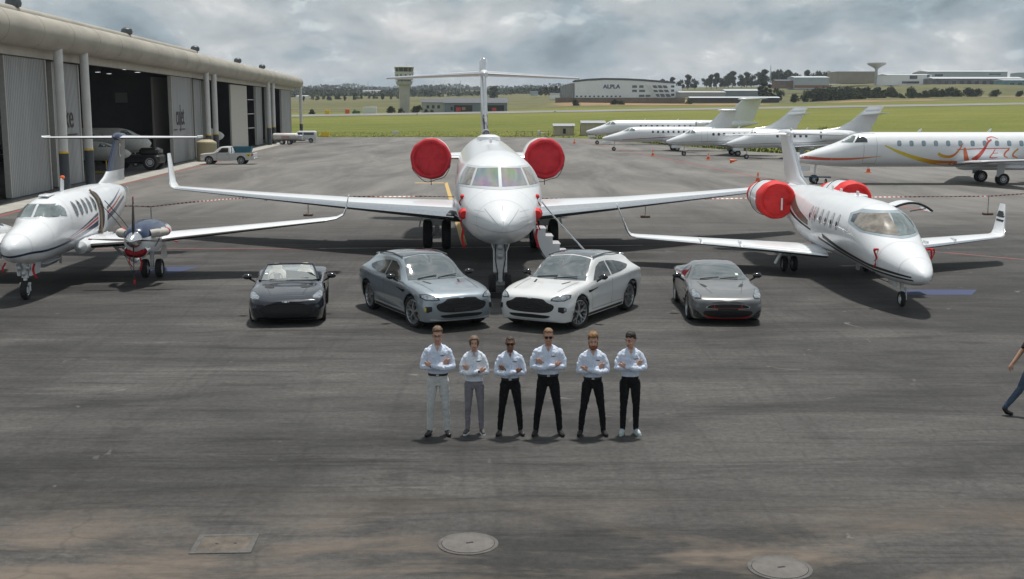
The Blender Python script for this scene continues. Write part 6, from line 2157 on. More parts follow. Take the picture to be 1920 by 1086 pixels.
class Body:
    """collects capsules/ellipsoids with a region name, fuses them into one skin"""

    def __init__(self):
        self.mb = MB()
        self.prims = []

    def cap(self, a, b, ra, rb, reg):
        capsule(self.mb, a, b, ra, rb)
        self.prims.append((np.array(a, float), np.array(b, float), ra, rb, reg))

    def chain(self, pts, rs, reg):
        for i in range(len(pts) - 1):
            self.cap(pts[i], pts[i + 1], rs[i], rs[i + 1], reg)

    def ell(self, c, r, reg, R=None):
        ellipsoid(self.mb, c, r, R=R)
        m = min(r)
        self.prims.append((np.array(c, float), np.array(c, float) + 1e-4, float(np.mean(r)), float(np.mean(r)), reg))

    def torso(self, rings, reg):
        R = []
        for (z, rx, ry, cy, cx) in rings:
            R.append([(cx + rx * math.copysign(abs(math.cos(2 * math.pi * i / 24)) ** .85, math.cos(2 * math.pi * i / 24)), cy + ry * math.copysign(abs(math.sin(2 * math.pi * i / 24)) ** .85, math.sin(2 * math.pi * i / 24)), z) for i in range(24)])
            for q in (-1, 0, 1):
                a = np.array((cx + q * (rx - ry) * .9, cy, z))
                self.prims.append((a, a + 1e-4, ry, ry, reg))
        self.mb.loft(R)

    def fuse(self, parent, regmats, voxel=.010, split=None):
        me = self.mb.mesh('tmp')
        o = bpy.data.objects.new('tmp', me)
        col.objects.link(o)
        md = o.modifiers.new('r', 'REMESH')
        md.mode = 'VOXEL'
        md.voxel_size = voxel
        sm = o.modifiers.new('s', 'SMOOTH')
        sm.factor = .5
        sm.iterations = 3
        dg = bpy.context.evaluated_depsgraph_get()
        new = bpy.data.meshes.new_from_object(o.evaluated_get(dg))
        bpy.data.objects.remove(o)
        nv = len(new.polygons)
        cen = np.empty(nv * 3)
        new.polygons.foreach_get('center', cen)
        cen = cen.reshape(-1, 3)
        best = np.full(nv, 1e9)
        reg = np.zeros(nv, int)
        names = list(regmats)
        for (a, b, ra, rb, rg) in self.prims:
            ab = b - a
            t = np.clip(((cen - a) @ ab) / max(1e-9, ab @ ab), 0, 1)
            d = np.linalg.norm(cen - (a + t[:, None] * ab), axis=1) - (ra + (rb - ra) * t)
            k = d < best
            best[k] = d[k]
            reg[k] = names.index(rg)
        if split:
            reg = split(cen, reg, names)
        # cloth folds: displace dressed regions along the normal with stretched noise
        dressed = set()
        for i, p in enumerate(new.polygons):
            if names[reg[i]] in ('shirt', 'legs'):
                dressed.update(p.vertices)
        ph = random.random() * 50
        nvt = len(new.vertices)
        co, no = np.empty(nvt * 3), np.empty(nvt * 3)
        new.vertices.foreach_get('co', co)
        new.vertex_normals.foreach_get('vector', no)
        co, no = co.reshape(-1, 3), no.reshape(-1, 3)
        out_co = co.copy()
        for i in dressed:
            q = Vector(co[i])
            leg = q.z < 1.0
            w1 = mnoise.noise(Vector((q.x * 16 + ph, q.y * 16, q.z * (20 if leg else 11) + q.x * 9)))
            w2 = mnoise.noise(Vector((q.x * 34 + ph, q.y * 30 + 7, q.z * 26 - q.x * 14)))
            out_co[i] = co[i] + no[i] * ((.013 if not leg else .009) * (.5 - abs(w1)) * 1.2 - .004 + .005 * w2)
        new.vertices.foreach_set('co', out_co.ravel())
        new.update()
        new.materials.clear()
        out = finish('body', new, [regmats[k] for k in names], parent, 0, fix=False)
        new.polygons.foreach_set('material_index', reg.astype(np.int32))
        new.polygons.foreach_set('use_smooth', [True] * nv)
        new.update()
        return out


def head_parts(B, c, R, sk, female=False):
    """skull, jaw, nose, ears; c centre of the head"""
    def P(x, y, z):
        return Vector(c) + R @ Vector((x, y, z))
    B.ell(P(0, .012, .03), (.076, .096, .092), 'skin', R)
    B.ell(P(0, -.018, -.04), (.062 if female else .066, .074, .075), 'skin', R)
    B.cap(P(-.03, -.04, -.095), P(.03, -.04, -.095), .03, .03, 'skin')
    B.cap(P(0, -.088, .005), P(0, -.106, -.028), .010, .016, 'skin')
    B.cap(P(-.035, -.078, .028), P(.035, -.078, .028), .016, .016, 'skin')
    for s_ in (-1, 1):
        B.cap(P(s_ * .079, .012, .012), P(s_ * .083, .015, -.022), .013, .010, 'skin')
        B.ell(P(s_ * .04, -.06, -.03), (.024, .022, .022), 'skin', R)
    return P


def hair_cap(parent, P, R, style, m):
    rnd = random.Random(hash(style) % 1000)
    rings = []
    n_, k = 30, 18
    mb = MB()
    grid = []
    for i in range(k + 1):
        t = math.pi * .80 * i / k
        row = []
        for j in range(n_):
            a = 2 * math.pi * j / n_
            x, y, z = math.sin(t) * math.cos(a), math.sin(t) * math.sin(a), math.cos(t)
            row.append((x, y, z))
        grid.append(row)
    keep = {}
    verts = []
    th = {'shaved': .003, 'short': .010, 'quiff': .016, 'bob': .018, 'curly': .022, 'fade': .014}[style]
    for i, row in enumerate(grid):
        for j, (x, y, z) in enumerate(row):
            front = -y
            ext = th
            if style in ('quiff', 'curly', 'fade', 'short') and z > .45:
                ext += {'quiff': .022, 'curly': .030, 'fade': .022, 'short': .008}[style] * min(1, (z - .45) * 2)
            ext *= .3 + .7 * min(1, max(0, z * 1.6 + (.9 if style == 'bob' else 0)))
            j1 = (rnd.random() - .5) * {'shaved': .001, 'short': .006, 'quiff': .009, 'bob': .004, 'curly': .016, 'fade': .010}[style]
            r = (.077 + ext + j1, .097 + ext + j1, .093 + ext + j1)
            zz = z * r[2]
            if style == 'bob' and z < .1:
                zz = z * .15 - .0
                r = (.092 + ext * .2, .098 + ext * .2, 0)
                x2, y2 = x, y
            verts.append(P(x * r[0], .012 + y * r[1], .03 + zz))
    faces = []
    for i in range(k):
        for j in range(n_):
            jj = (j + 1) % n_
            x, y, z = grid[i][j]
            ok = True
            if y < -.25:                              # face side: hairline
                lim = {'shaved': .70, 'short': .68, 'quiff': .66, 'bob': .58, 'curly': .62, 'fade': .58}[style] + (0 if style == 'bob' else (.10 * math.sin(x * 9 + 1) * .4 - .25 * max(0, abs(x) - .45)))
                ok = z > lim - max(0, (-.25 - y)) * .02 - (.25 if abs(x) > .72 and style == 'bob' else 0)
            elif y < .12:
                ok = z > {'bob': -.75, 'shaved': .2}.get(style, .16 - .3 * (y + .25))
            else:
                ok = z > {'bob': -.8}.get(style, -.45)
            if style == 'bob' and abs(x) > .62 and y > -.6:
                ok = True
            if ok:
                faces.append((i * n_ + j, i * n_ + jj, (i + 1) * n_ + jj, (i + 1) * n_ + j))
    mb.add(verts, faces)
    o = mb.build('hair', m, parent, 60)
    sol = o.modifiers.new('t', 'SOLIDIFY')
    sol.thickness = .014
    sol.offset = -1
    return o


def flat(parent, P, name, pts, y, m, t=.004):
    """tiny feature laid on the face: outline in head coordinates (x,z) at depth y"""
    mb = MB()
    a = [P(p[0], y, p[1]) for p in pts]
    b_ = [P(p[0], y + .012, p[1]) for p in pts]
    n_ = len(pts)
    mb.add(a + b_, [tuple(range(n_))] + [(i, (i + 1) % n_, n_ + (i + 1) % n_, n_ + i) for i in range(n_)])
    return mb.build(name, m, parent, 0)


def arm_region(cen, reg, names):
    return reg


def person(label, loc, H, skin, hair, hstyle, shirt, legs, shoe, stance=.17, shoulder=.195, girth=1.0, female=False, turn=0.0, nod=6.0, lean=0.0, glasses=None, beard=False, belt=None, watch=None, mirror_arms=False, yaw=0.0, ankle=.0, sole=None, arms_z=0.0, emblem=True, smile=True):
    T = thing('person', label, 'person', loc, rad(yaw), 'people standing in a row with folded arms')
    k = (H - .03) / 1.83
    sk = SKINS[skin]
    B = Body()
    S = lambda *p: (p[0] * k, p[1] * k, p[2] * k)
    zb = 1.055                                                # belt height
    hw = .158 * girth * (1.02 if female else 1.0)
    # legs
    for s_ in (-1, 1):
        hip, knee, ank = (s_ * .092, 0.0, .93), (s_ * (.092 + (stance - .092) * .5 + .004), -.025, .50), (s_ * stance * .93, .02, .10)
        th = 1.0 if not female else .95
        B.chain([S(*hip), S(hip[0] * .5 + knee[0] * .5, -.015, .72), S(*knee), S(knee[0] * .45 + ank[0] * .55, .012, .34), S(*ank)], [.098 * k * th, .084 * k * th, .064 * k * th, .061 * k * th, .050 * k * th], 'legs')
        # foot points outwards a little
        o = s_ * .05
        B.chain([S(ank[0], .045, .045), S(ank[0] + o * .5, -.05, .048), S(ank[0] + o, -.155, .036)], [.042 * k, .045 * k, .036 * k], 'shoe')
        B.cap(S(ank[0], .03, .05), S(ank[0], .02, .11), .045 * k, .045 * k, 'shoe' if ankle < .02 else ('skin' if ankle > .05 else 'shoe'))
        if ankle:
            B.cap(S(ank[0], .02, .10), S(ank[0], .02, .10 + ankle), .044 * k, .044 * k, 'skin')
    # trunk
    g_ = girth
    if female:
        tr = [(.86, .14, .10, .01, 0), (.93, .168, .115, .012, 0), (1.02, .158, .11, .01, 0), (1.10, .150, .108, .0, 0), (1.20, .146, .105, -.004, 0), (1.32, .160, .122, -.012, 0), (1.40, .165, .112, -.004, 0), (1.48, .14, .085, .006, 0), (1.535, .075, .06, .01, 0)]
    else:
        tr = [(.86, .13 * g_, .10, .01, 0), (.94, .162 * g_, .115, .012, 0), (1.03, .160 * g_, .112 * g_, .006, 0), (1.12, .160 * g_, .112 * g_, 0, 0), (1.24, .170 * g_, .116 * g_, -.004, 0), (1.36, .186 * g_, .124, -.006, 0), (1.45, .185 * g_, .108, .0, 0), (1.505, .13, .085, .008, 0), (1.55, .07, .06, .01, 0)]
    B.torso([(z * k, rx * k, ry * k, cy * k, cx) for z, rx, ry, cy, cx in tr], 'shirt')
    # arms folded: upper arms down, forearms across the chest, one hand tucked, one on the sleeve
    m_ = -1 if mirror_arms else 1
    az = arms_z
    sh = shoulder * (.90 if female else 1.0)
    for s_ in (-1, 1):
        over = (s_ == m_)
        shd = (s_ * (sh - .022), .004, 1.432)
        elb = (s_ * (sh + .052), -.055, 1.185 + az)
        if over:                                              # forearm in front
            mid_, wr = (s_ * .10, -.185, 1.190 + az), (-s_ * .075, -.202, 1.225 + az)
            hand = [(-s_ * .105, -.190, 1.232 + az), (-s_ * .150, -.155, 1.245 + az)]
        else:                                                 # forearm behind, hand shows above the other arm
            mid_, wr = (s_ * .10, -.145, 1.195 + az), (-s_ * .070, -.158, 1.245 + az)
            hand = [(-s_ * .105, -.150, 1.262 + az), (-s_ * .145, -.135, 1.285 + az)]
        B.chain([S(*shd), S(shd[0] * .4 + elb[0] * .6 + s_ * .012, -.015, 1.30 + az * .5), S(*elb)], [.062 * k * g_, .060 * k * g_, .053 * k], 'shirt')
        B.chain([S(*elb), S(*mid_), S(*wr)], [.052 * k, .052 * k, .041 * k], 'shirt')
        B.chain([S(s_ * .045, .012, 1.525), S(s_ * .11, .010, 1.485), S(*shd)], [.045 * k, .050 * k, .056 * k], 'shirt')
        B.chain([S(*wr), S(*hand[0])], [.026 * k, .030 * k], 'skin')
        B.cap(S(*hand[0]), S(*hand[1]), .030 * k, .026 * k, 'skin')
        # four fingers, unequal, lying over the sleeve, and a thumb on top
        hd = Vector(hand[1]) - Vector(hand[0])
        hd.normalize()
        for f, (dz, ln) in enumerate(((.026, .062), (.009, .072), (-.009, .068), (-.026, .052))):
            a = Vector(hand[1]) + Vector((0, -.004, dz))
            b1 = a + hd * ln * .55 + Vector((0, -.003, 0))
            b2 = b1 + hd * ln * .5 + Vector((0, .022, -.004))
            B.chain([S(*a), S(*b1), S(*b2)], [.0105 * k, .0098 * k, .0085 * k], 'skin')
        tb = Vector(hand[0]) + Vector((0, -.012, .026))
        B.chain([S(*tb), S(*(tb + hd * .03 + Vector((0, -.006, .022)))), S(*(tb + hd * .06 + Vector((0, -.002, .030))))], [.012 * k, .0115 * k, .0095 * k], 'skin')
        if watch and ((watch == 'over') == over):
            d = (Vector(hand[0]) - Vector(wr)).normalized()
            w_ = Vector(wr) + d * .008
            R_ = d.to_track_quat('X', 'Z').to_matrix()
            wt = MB().lathe([(-.016, .030 * k), (-.016, .036 * k), (.016, .036 * k), (.016, .030 * k)], c=S(*w_), axis='X', n=16, R=R_, cap0=False, cap1=False)
            wt.build('wristwatch', BLACK, T)
    # neck and head
    R = Matrix.Rotation(rad(turn), 3, 'Z') @ Matrix.Rotation(rad(nod), 3, 'X')
    B.cap(S(0, .012, 1.50), S(0, .0, 1.63), .056 * k * (.88 if female else 1), .052 * k * (.88 if female else 1), 'skin')
    hc = Vector(S(0, -.016, 1.700))
    hk = k * (1.06 if not female else 1.03)
    Rk = R * hk
    P = head_parts(B, hc, Matrix(Rk), sk, female)

    def split(cen, reg, names):
        si, li, ki = names.index('shirt'), names.index('legs'), names.index('skin')
        low = (cen[:, 2] < zb * k - (0.05 * k if female else 0))
        reg[(reg == si) & low] = li
        reg[(reg == li) & (cen[:, 2] > zb * k)] = si
        # open collar
        vv = (np.abs(cen[:, 0]) < (cen[:, 2] - 1.45 * k) * .55) & (cen[:, 1] < -.02) & (cen[:, 2] > 1.45 * k) & (reg == si)
        reg[vv] = ki
        return reg

    body = B.fuse(T, {'shirt': shirt, 'legs': legs, 'skin': sk, 'shoe': shoe}, voxel=.0095, split=split)
    bv = bvh_of(body)
    hair_cap(T, P, R, hstyle, hair)
    # face
    for s_ in (-1, 1):
        flat(T, P, 'eyebrow', [(s_ * .014, .040), (s_ * .050, .046), (s_ * .052, .039), (s_ * .014, .032)], -.094, hair if hstyle != 'shaved' else EYED)
        if not glasses:
            flat(T, P, 'eye', [(s_ * .017, .016), (s_ * .030, .022), (s_ * .045, .016), (s_ * .030, .010)], -.0905, EYED)
    my = -.0955
    flat(T, P, 'lips', [(-.031, -.064), (-.012, -.059), (.012, -.059), (.031, -.064), (.014, -.078), (-.014, -.078)], my, LIP)
    if smile:
        flat(T, P, 'teeth', [(-.021, -.0645), (.021, -.0645), (.012, -.0715), (-.012, -.0715)], my - .0015, TEETH)
    if beard:
        bm = MB()
        ellipsoid(bm, P(0, -.050, -.088), (.056 * hk, .052 * hk, .040 * hk), 18, 12, R)
        for s_ in (-1, 1):
            capsule(bm, P(s_ * .066, -.010, -.015), P(s_ * .045, -.052, -.085), .013 * hk, .026 * hk, 10)
        capsule(bm, P(-.028, -.093, -.050), P(.028, -.093, -.050), .008 * hk, .008 * hk, 8)
        me = bm.mesh('beard')
        o = bpy.data.objects.new('tmpb', me)
        col.objects.link(o)
        md = o.modifiers.new('r', 'REMESH'); md.mode = 'VOXEL'; md.voxel_size = .007
        new = bpy.data.meshes.new_from_object(o.evaluated_get(bpy.context.evaluated_depsgraph_get()))
        bpy.data.objects.remove(o)
        rnd = random.Random(4)
        for v in new.vertices:
            v.co += Vector((rnd.uniform(-1, 1), rnd.uniform(-1, 1), rnd.uniform(-1, 1))) * .0025
        finish('beard', new, [BEARD], T, 60, fix=False)
    if glasses:
        sgm = GLOSSB if glasses == 'dark' else STEEL
        gl = None
        for s_ in (-1, 1):
            if glasses == 'dark':
                lens = flat(T, P, 'sunglass_lens', [(s_ * .008, .030), (s_ * .060, .032), (s_ * .063, .012), (s_ * .050, -.006), (s_ * .020, -.006), (s_ * .009, .008)], -.104, GLOSSB)
            else:
                pts = [(s_ * (.035 + .026 * math.cos(t)), .014 + .019 * math.sin(t)) for t in np.linspace(0, 2 * math.pi, 16)]
                MB().tube([P(p[0], -.103, p[1]) for p in pts], .0022, 5).build('spectacle_rim', BLACK, T)
                flat(T, P, 'eye', [(s_ * .017, .016), (s_ * .030, .022), (s_ * .045, .016), (s_ * .030, .010)], -.0905, EYED)
            MB().tube([P(s_ * .062, -.100, .024), P(s_ * .082, -.02, .02), P(s_ * .084, .01, .012)], .003, 5).build('spectacle_arm', BLACK, T)
        MB().tube([P(-.012, -.106, .022), P(.012, -.106, .022)], .003, 5).build('spectacle_bridge', BLACK, T)
    # collar: two folded leaves
    for s_ in (-1, 1):
        mb = MB()
        top, bot = [], []
        for i in range(8):
            t = i / 7
            a = rad(-90 + s_ * (14 + t * 150))
            rx, ry = .066, .064
            zz = 1.555 - .035 * (1 - t) + .01 * t
            top.append(S(rx * math.cos(a), .012 + ry * math.sin(a) - .012 * (1 - t), zz + .012))
            ext = 1.28 + .35 * math.exp(-((t - .06) / .12) ** 2)
            bot.append(S(rx * ext * math.cos(a) + s_ * .004, .010 + ry * 1.28 * math.sin(a) - .022 * (1 - t), zz - .030 - .045 * math.exp(-((t - .1) / .14) ** 2)))
        mb.loft([top, bot], closed=False)
        o = mb.build('collar', COLLAR, T, 60)
        q = o.modifiers.new('t', 'SOLIDIFY')
        q.thickness = .006
        q.offset = 0
    # button placket, chest emblem
    seam(bv, T, [(0.0, 1.0 * k + .08), (.002, 1.15 * k), (0, 1.44 * k)], 'front', w=.028, m=COLLAR, off=.004, name='button_placket')
    if emblem:
        ex, ez = .085 * k, 1.385 * k
        pts = [(-.045, .008), (-.012, .003), (0, .010), (.012, .003), (.045, .008), (.03, -.007), (0, -.010), (-.03, -.007)]
        decal('chest_emblem', bv, [(ex + p[0], ez + p[1]) for p in pts], 'front', mat('emblem_thread', (.06, .08, .09), .7), T, off=.005, grid=.03)
    if belt:
        ring = []
        N = 30
        R_, R2 = [], []
        zt = zb * k
        for zz in (zt - .022, zt + .016):
            row = []
            for i in range(N):
                a = 2 * math.pi * i / N
                d = Vector((math.cos(a), math.sin(a), 0))
                hit = bv.ray_cast(Vector((0, 0, zz)) + d * .6, -d)[0]
                row.append(hit + d * .006 if hit is not None else Vector((0, 0, zz)) + d * .15)
            ring.append(row)
        o = MB().loft(ring, cap0=False, cap1=False).build('belt', belt, T, 60)
        fy = min(p.y for p in ring[0])
        MB().box((0, fy - .004, zt - .004), (.05, .012, .036), bev=.004).build('belt_buckle', CHROME, o)
    if sole:
        for s_ in (-1, 1):
            x0 = s_ * stance * .93 * k
            pts = [(x0 + s_ * (.05 * t) * k + .046 * k * math.cos(u) * (1 if t < 1 else 1), .045 * k - .20 * k * t) for t, u in ()]
            mb = MB()
            out = []
            for i in range(18):
                a = 2 * math.pi * i / 18
                yy = -.055 + .145 * math.sin(a)
                out.append(((stance * .93 * s_ + s_ * .05 * (.045 - yy) / .2 + .046 * math.cos(a)) * k, yy * k))
            mb.prism(out, 'Z', .0, .026)
            mb.build('shoe_sole', sole, T, 0)
    return T


person('tall man in spectacles, pale shirt and stone grey trousers, leftmost of the row', (-1.23, 19.04, 0), 1.845, 'fair', HAIRS['dark_blond'], 'quiff', SHIRT, STONE, LEATHER, stance=.155, glasses='clear', belt=BLACK, mirror_arms=False, watch='over')
person('woman with bobbed hair in pale shirt, grey stretch trousers and grey trainers', (-.63, 19.14, 0), 1.69, 'fair', HAIRS['ash'], 'bob', SHIRTW, MAUVE, TRAIN, stance=.135, female=True, mirror_arms=True, arms_z=-.02, watch='over', ankle=.06, sole=PLW)
person('man with close-cropped hair and dark sunglasses in black trousers, third from the left', (-.03, 19.07, 0), 1.70, 'brown', HAIRS['shaved'], 'shaved', SHIRT, BLKT, LEATHER, stance=.20, glasses='dark', watch='under', mirror_arms=True, arms_z=-.015, smile=False, belt=BLACK)
person('broad tall man in dark sunglasses with watch and widest stance, fourth from the left', (.60, 19.04, 0), 1.83, 'tan', HAIRS['sandy'], 'short', SHIRT, BLKT, SUEDE, stance=.215, girth=1.08, shoulder=.21, glasses='dark', watch='under', mirror_arms=True, belt=BLACK, arms_z=.01)
person('man with ginger beard and wavy hair in black trousers, fifth from the left', (1.34, 19.04, 0), 1.74, 'fair', HAIRS['ginger'], 'curly', SHIRT, BLKT, SUEDE, stance=.215, beard=True, belt=BLACK, mirror_arms=False, nod=8, smile=False)
person('young man with dark hair and pale trainers looking aside, rightmost of the row', (1.97, 19.11, 0), 1.75, 'fair', HAIRS['black'], 'fade', SHIRT, BLKT, TRAINW, stance=.125, girth=.93, turn=-42, nod=14, mirror_arms=False, arms_z=.03, sole=MINT, smile=False)


def walker():
    T = thing('person', 'man in black t-shirt and blue jeans walking out of the picture at right', 'person', (9.22, 20.2, 0), 0)
    JEAN = mat('blue_jeans', (.045, .075, .12), .9, vary=.2, scale=8, bump=.5, bscale=14)
    TEE = mat('black_tshirt', (.012, .012, .013), .9, vary=.2, bump=.4, bscale=10)
    B = Body()
    # walks towards +X; trailing leg reaches back to -X
    B.chain([(0, .08, .90), (-.12, .08, .70), (-.20, .08, .50), (-.33, .08, .32), (-.45, .08, .17)], [.095, .085, .065, .058, .05], 'legs')
    B.chain([(-.47, .08, .13), (-.42, .08, .06), (-.34, .08, .035)], [.045, .045, .035], 'shoe')
    B.chain([(0, -.09, .90), (.12, -.09, .70), (.20, -.09, .49), (.30, -.09, .28), (.36, -.09, .12)], [.095, .085, .065, .055, .048], 'legs')
    B.chain([(.36, -.09, .05), (.45, -.09, .05), (.55, -.09, .05)], [.045, .045, .035], 'shoe')
    B.torso([(.86, .11, .15, 0, 0), (.95, .125, .17, 0, 0), (1.05, .125, .165, 0, .01), (1.2, .13, .17, 0, .02), (1.36, .14, .19, 0, .03), (1.46, .11, .18, 0, .03), (1.52, .08, .10, 0, .03), (1.56, .05, .06, 0, .03)], 'shirt')
    B.chain([(.03, .20, 1.44), (-.06, .23, 1.30), (-.12, .24, 1.20)], [.065, .06, .055], 'shirt')
    B.chain([(-.11, .24, 1.21), (-.17, .24, 1.12), (-.27, .22, .98), (-.32, .21, .92)], [.045, .043, .036, .03], 'skin')
    B.cap((-.33, .21, .90), (-.36, .205, .85), .034, .034, 'skin')
    for q in (-.022, -.007, .008, .022):
        B.chain([(-.36, .205 + q, .85), (-.375, .205 + q, .80), (-.35, .205 + q * .8, .78)], [.011, .0105, .009], 'skin')
    B.chain([(-.33, .18, .88), (-.325, .165, .84), (-.335, .17, .81)], [.013, .012, .010], 'skin')
    B.chain([(.03, -.20, 1.44), (.08, -.23, 1.30), (.12, -.24, 1.20)], [.065, .06, .055], 'shirt')
    B.chain([(.12, -.24, 1.20), (.22, -.23, 1.08), (.34, -.21, 1.0)], [.045, .04, .03], 'skin')
    B.cap((.36, -.21, .98), (.40, -.20, .94), .034, .03, 'skin')
    R = Matrix.Rotation(rad(90), 3, 'Z')
    B.cap((.03, 0, 1.52), (.05, 0, 1.63), .056, .052, 'skin')
    P = head_parts(B, Vector((.06, 0, 1.70)), R, None)
    b_ = B.fuse(T, {'shirt': TEE, 'legs': JEAN, 'skin': SKINS['tan'], 'shoe': LEATHER}, voxel=.0095)
    hair_cap(T, P, R, 'short', HAIRS['dark_blond'])


walker()
# ================================================================ vehicles and equipment by the hangar
PWHITE = car_paint('plain_white_vehicle_paint', (.62, .63, .63), .0, .3)


def pickup():
    C = thing('pickup_truck', 'white single-cab pickup truck with yellow door sign beside the hangar', 'pickup truck', (-30.35, 115.3, 0), rad(-90))
    # local y aft, faces -X in the world; +x faces the camera
    T = [(0.00, .46, .45, .48, .55, .62, .52, .86, .45, .92, .25, .94, .95), (0.10, .38, .74, .42, .82, .62, .78, .92, .66, .99, .4, 1.0, 1.01), (.4, .36, .84, .4, .9, .65, .86, .98, .74, 1.05, .45, 1.07, 1.08), (1.3, .36, .86, .4, .92, .68, .88, 1.04, .78, 1.13, .5, 1.15, 1.16),
         (1.7, .36, .86, .4, .92, .68, .89, 1.08, .78, 1.32, .62, 1.45, 1.48), (2.05, .36, .86, .4, .92, .68, .89, 1.08, .74, 1.5, .60, 1.66, 1.70), (2.6, .36, .86, .4, .92, .68, .89, 1.09, .72, 1.54, .6, 1.72, 1.76), (2.98, .36, .86, .4, .92, .68, .89, 1.10, .74, 1.52, .6, 1.68, 1.72), (3.05, .38, .86, .42, .92, .7, .89, 1.05, .8, 1.08, .6, 1.08, 1.08), (3.3, .40, .86, .44, .92, .72, .9, 1.06, .85, 1.08, .6, 1.08, 1.08), (5.2, .42, .86, .46, .92, .74, .9, 1.08, .85, 1.10, .6, 1.10, 1.10), (5.3, .46, .82, .5, .88, .75, .86, 1.04, .8, 1.06, .5, 1.06, 1.06)]
    bd = car_body('body', T, [PWHITE, BLACK], C, [(.95, .78), (.95, -.78), (4.05, .78), (4.05, -.78)], .44, .40, ny=60)
    bv = bvh_of(bd)
    for v in ('side+', 'side-'):
        decal('side_glass', bv, [(1.80, 1.14), (2.82, 1.16), (2.84, 1.58), (2.2, 1.58)], v, CARGL, C, off=.01, grid=.15)
        seam(bv, C, [(1.72, .5), (1.75, 1.12)], v, w=.02)
        seam(bv, C, [(2.92, .5), (2.92, 1.5)], v, w=.02)
        decal('door_sign', bv, [(4.62, .76), (4.98, .76), (4.98, 1.03), (4.62, 1.03)], v, mat('yellow_sign_vinyl', (.62, .60, .03), .5), C, off=.012, grid=.2)
        decal('sign_figure', bv, [(4.77, .83), (4.83, .83), (4.86, .90), (4.80, .97), (4.74, .90)], v, BLACK, C, off=.018, grid=.2)
        decal('tail_lamp', bv, [(5.07, .80), (5.20, .80), (5.24, 1.04), (5.10, 1.04)], v, REDL, C, off=.012, grid=.2)
        decal('door_handle', bv, rrect(2.75, 1.0, .16, .04, .4), v, BLACK, C, off=.016, grid=.2)
    decal('windscreen', bv, [(-.68, 1.34), (.68, 1.34), (.58, 1.98), (-.58, 1.98)], 'top', SCREEN, C, off=.01, grid=.2)
    decal('load_bed', bv, [(-.72, 3.2), (.72, 3.2), (.72, 5.1), (-.72, 5.1)], 'top', BLACK, C, off=.01, grid=.3)
    decal('grille', bv, rrect(0, .74, 1.1, .26, .3), 'front', MESHG, C, off=.01, grid=.15)
    for s_ in (-1, 1):
        decal('headlamp', bv, [(s_ * .58, .82), (s_ * .84, .84), (s_ * .84, .94), (s_ * .58, .92)], 'front', LAMP, C, off=.012, grid=.1)
        mirror(C, s_ * .92, 1.85, 1.22, s_, PWHITE)
        for wy in (.95, 4.05):
            car_wheel(C, (s_ * .78, wy, .375), .375, .25, s_, 6, 'Y', face=GREYW)
        MB().tube([(s_ * .7, 3.12, 1.08), (s_ * .7, 3.12, 1.62), (0, 3.12, 1.66)], .03, 6).build('roll_bar', BLACK, C)
    MB().box((0, 5.36, .55), (1.7, .12, .14), bev=.03).build('rear_bumper', STEEL, C)


pickup()


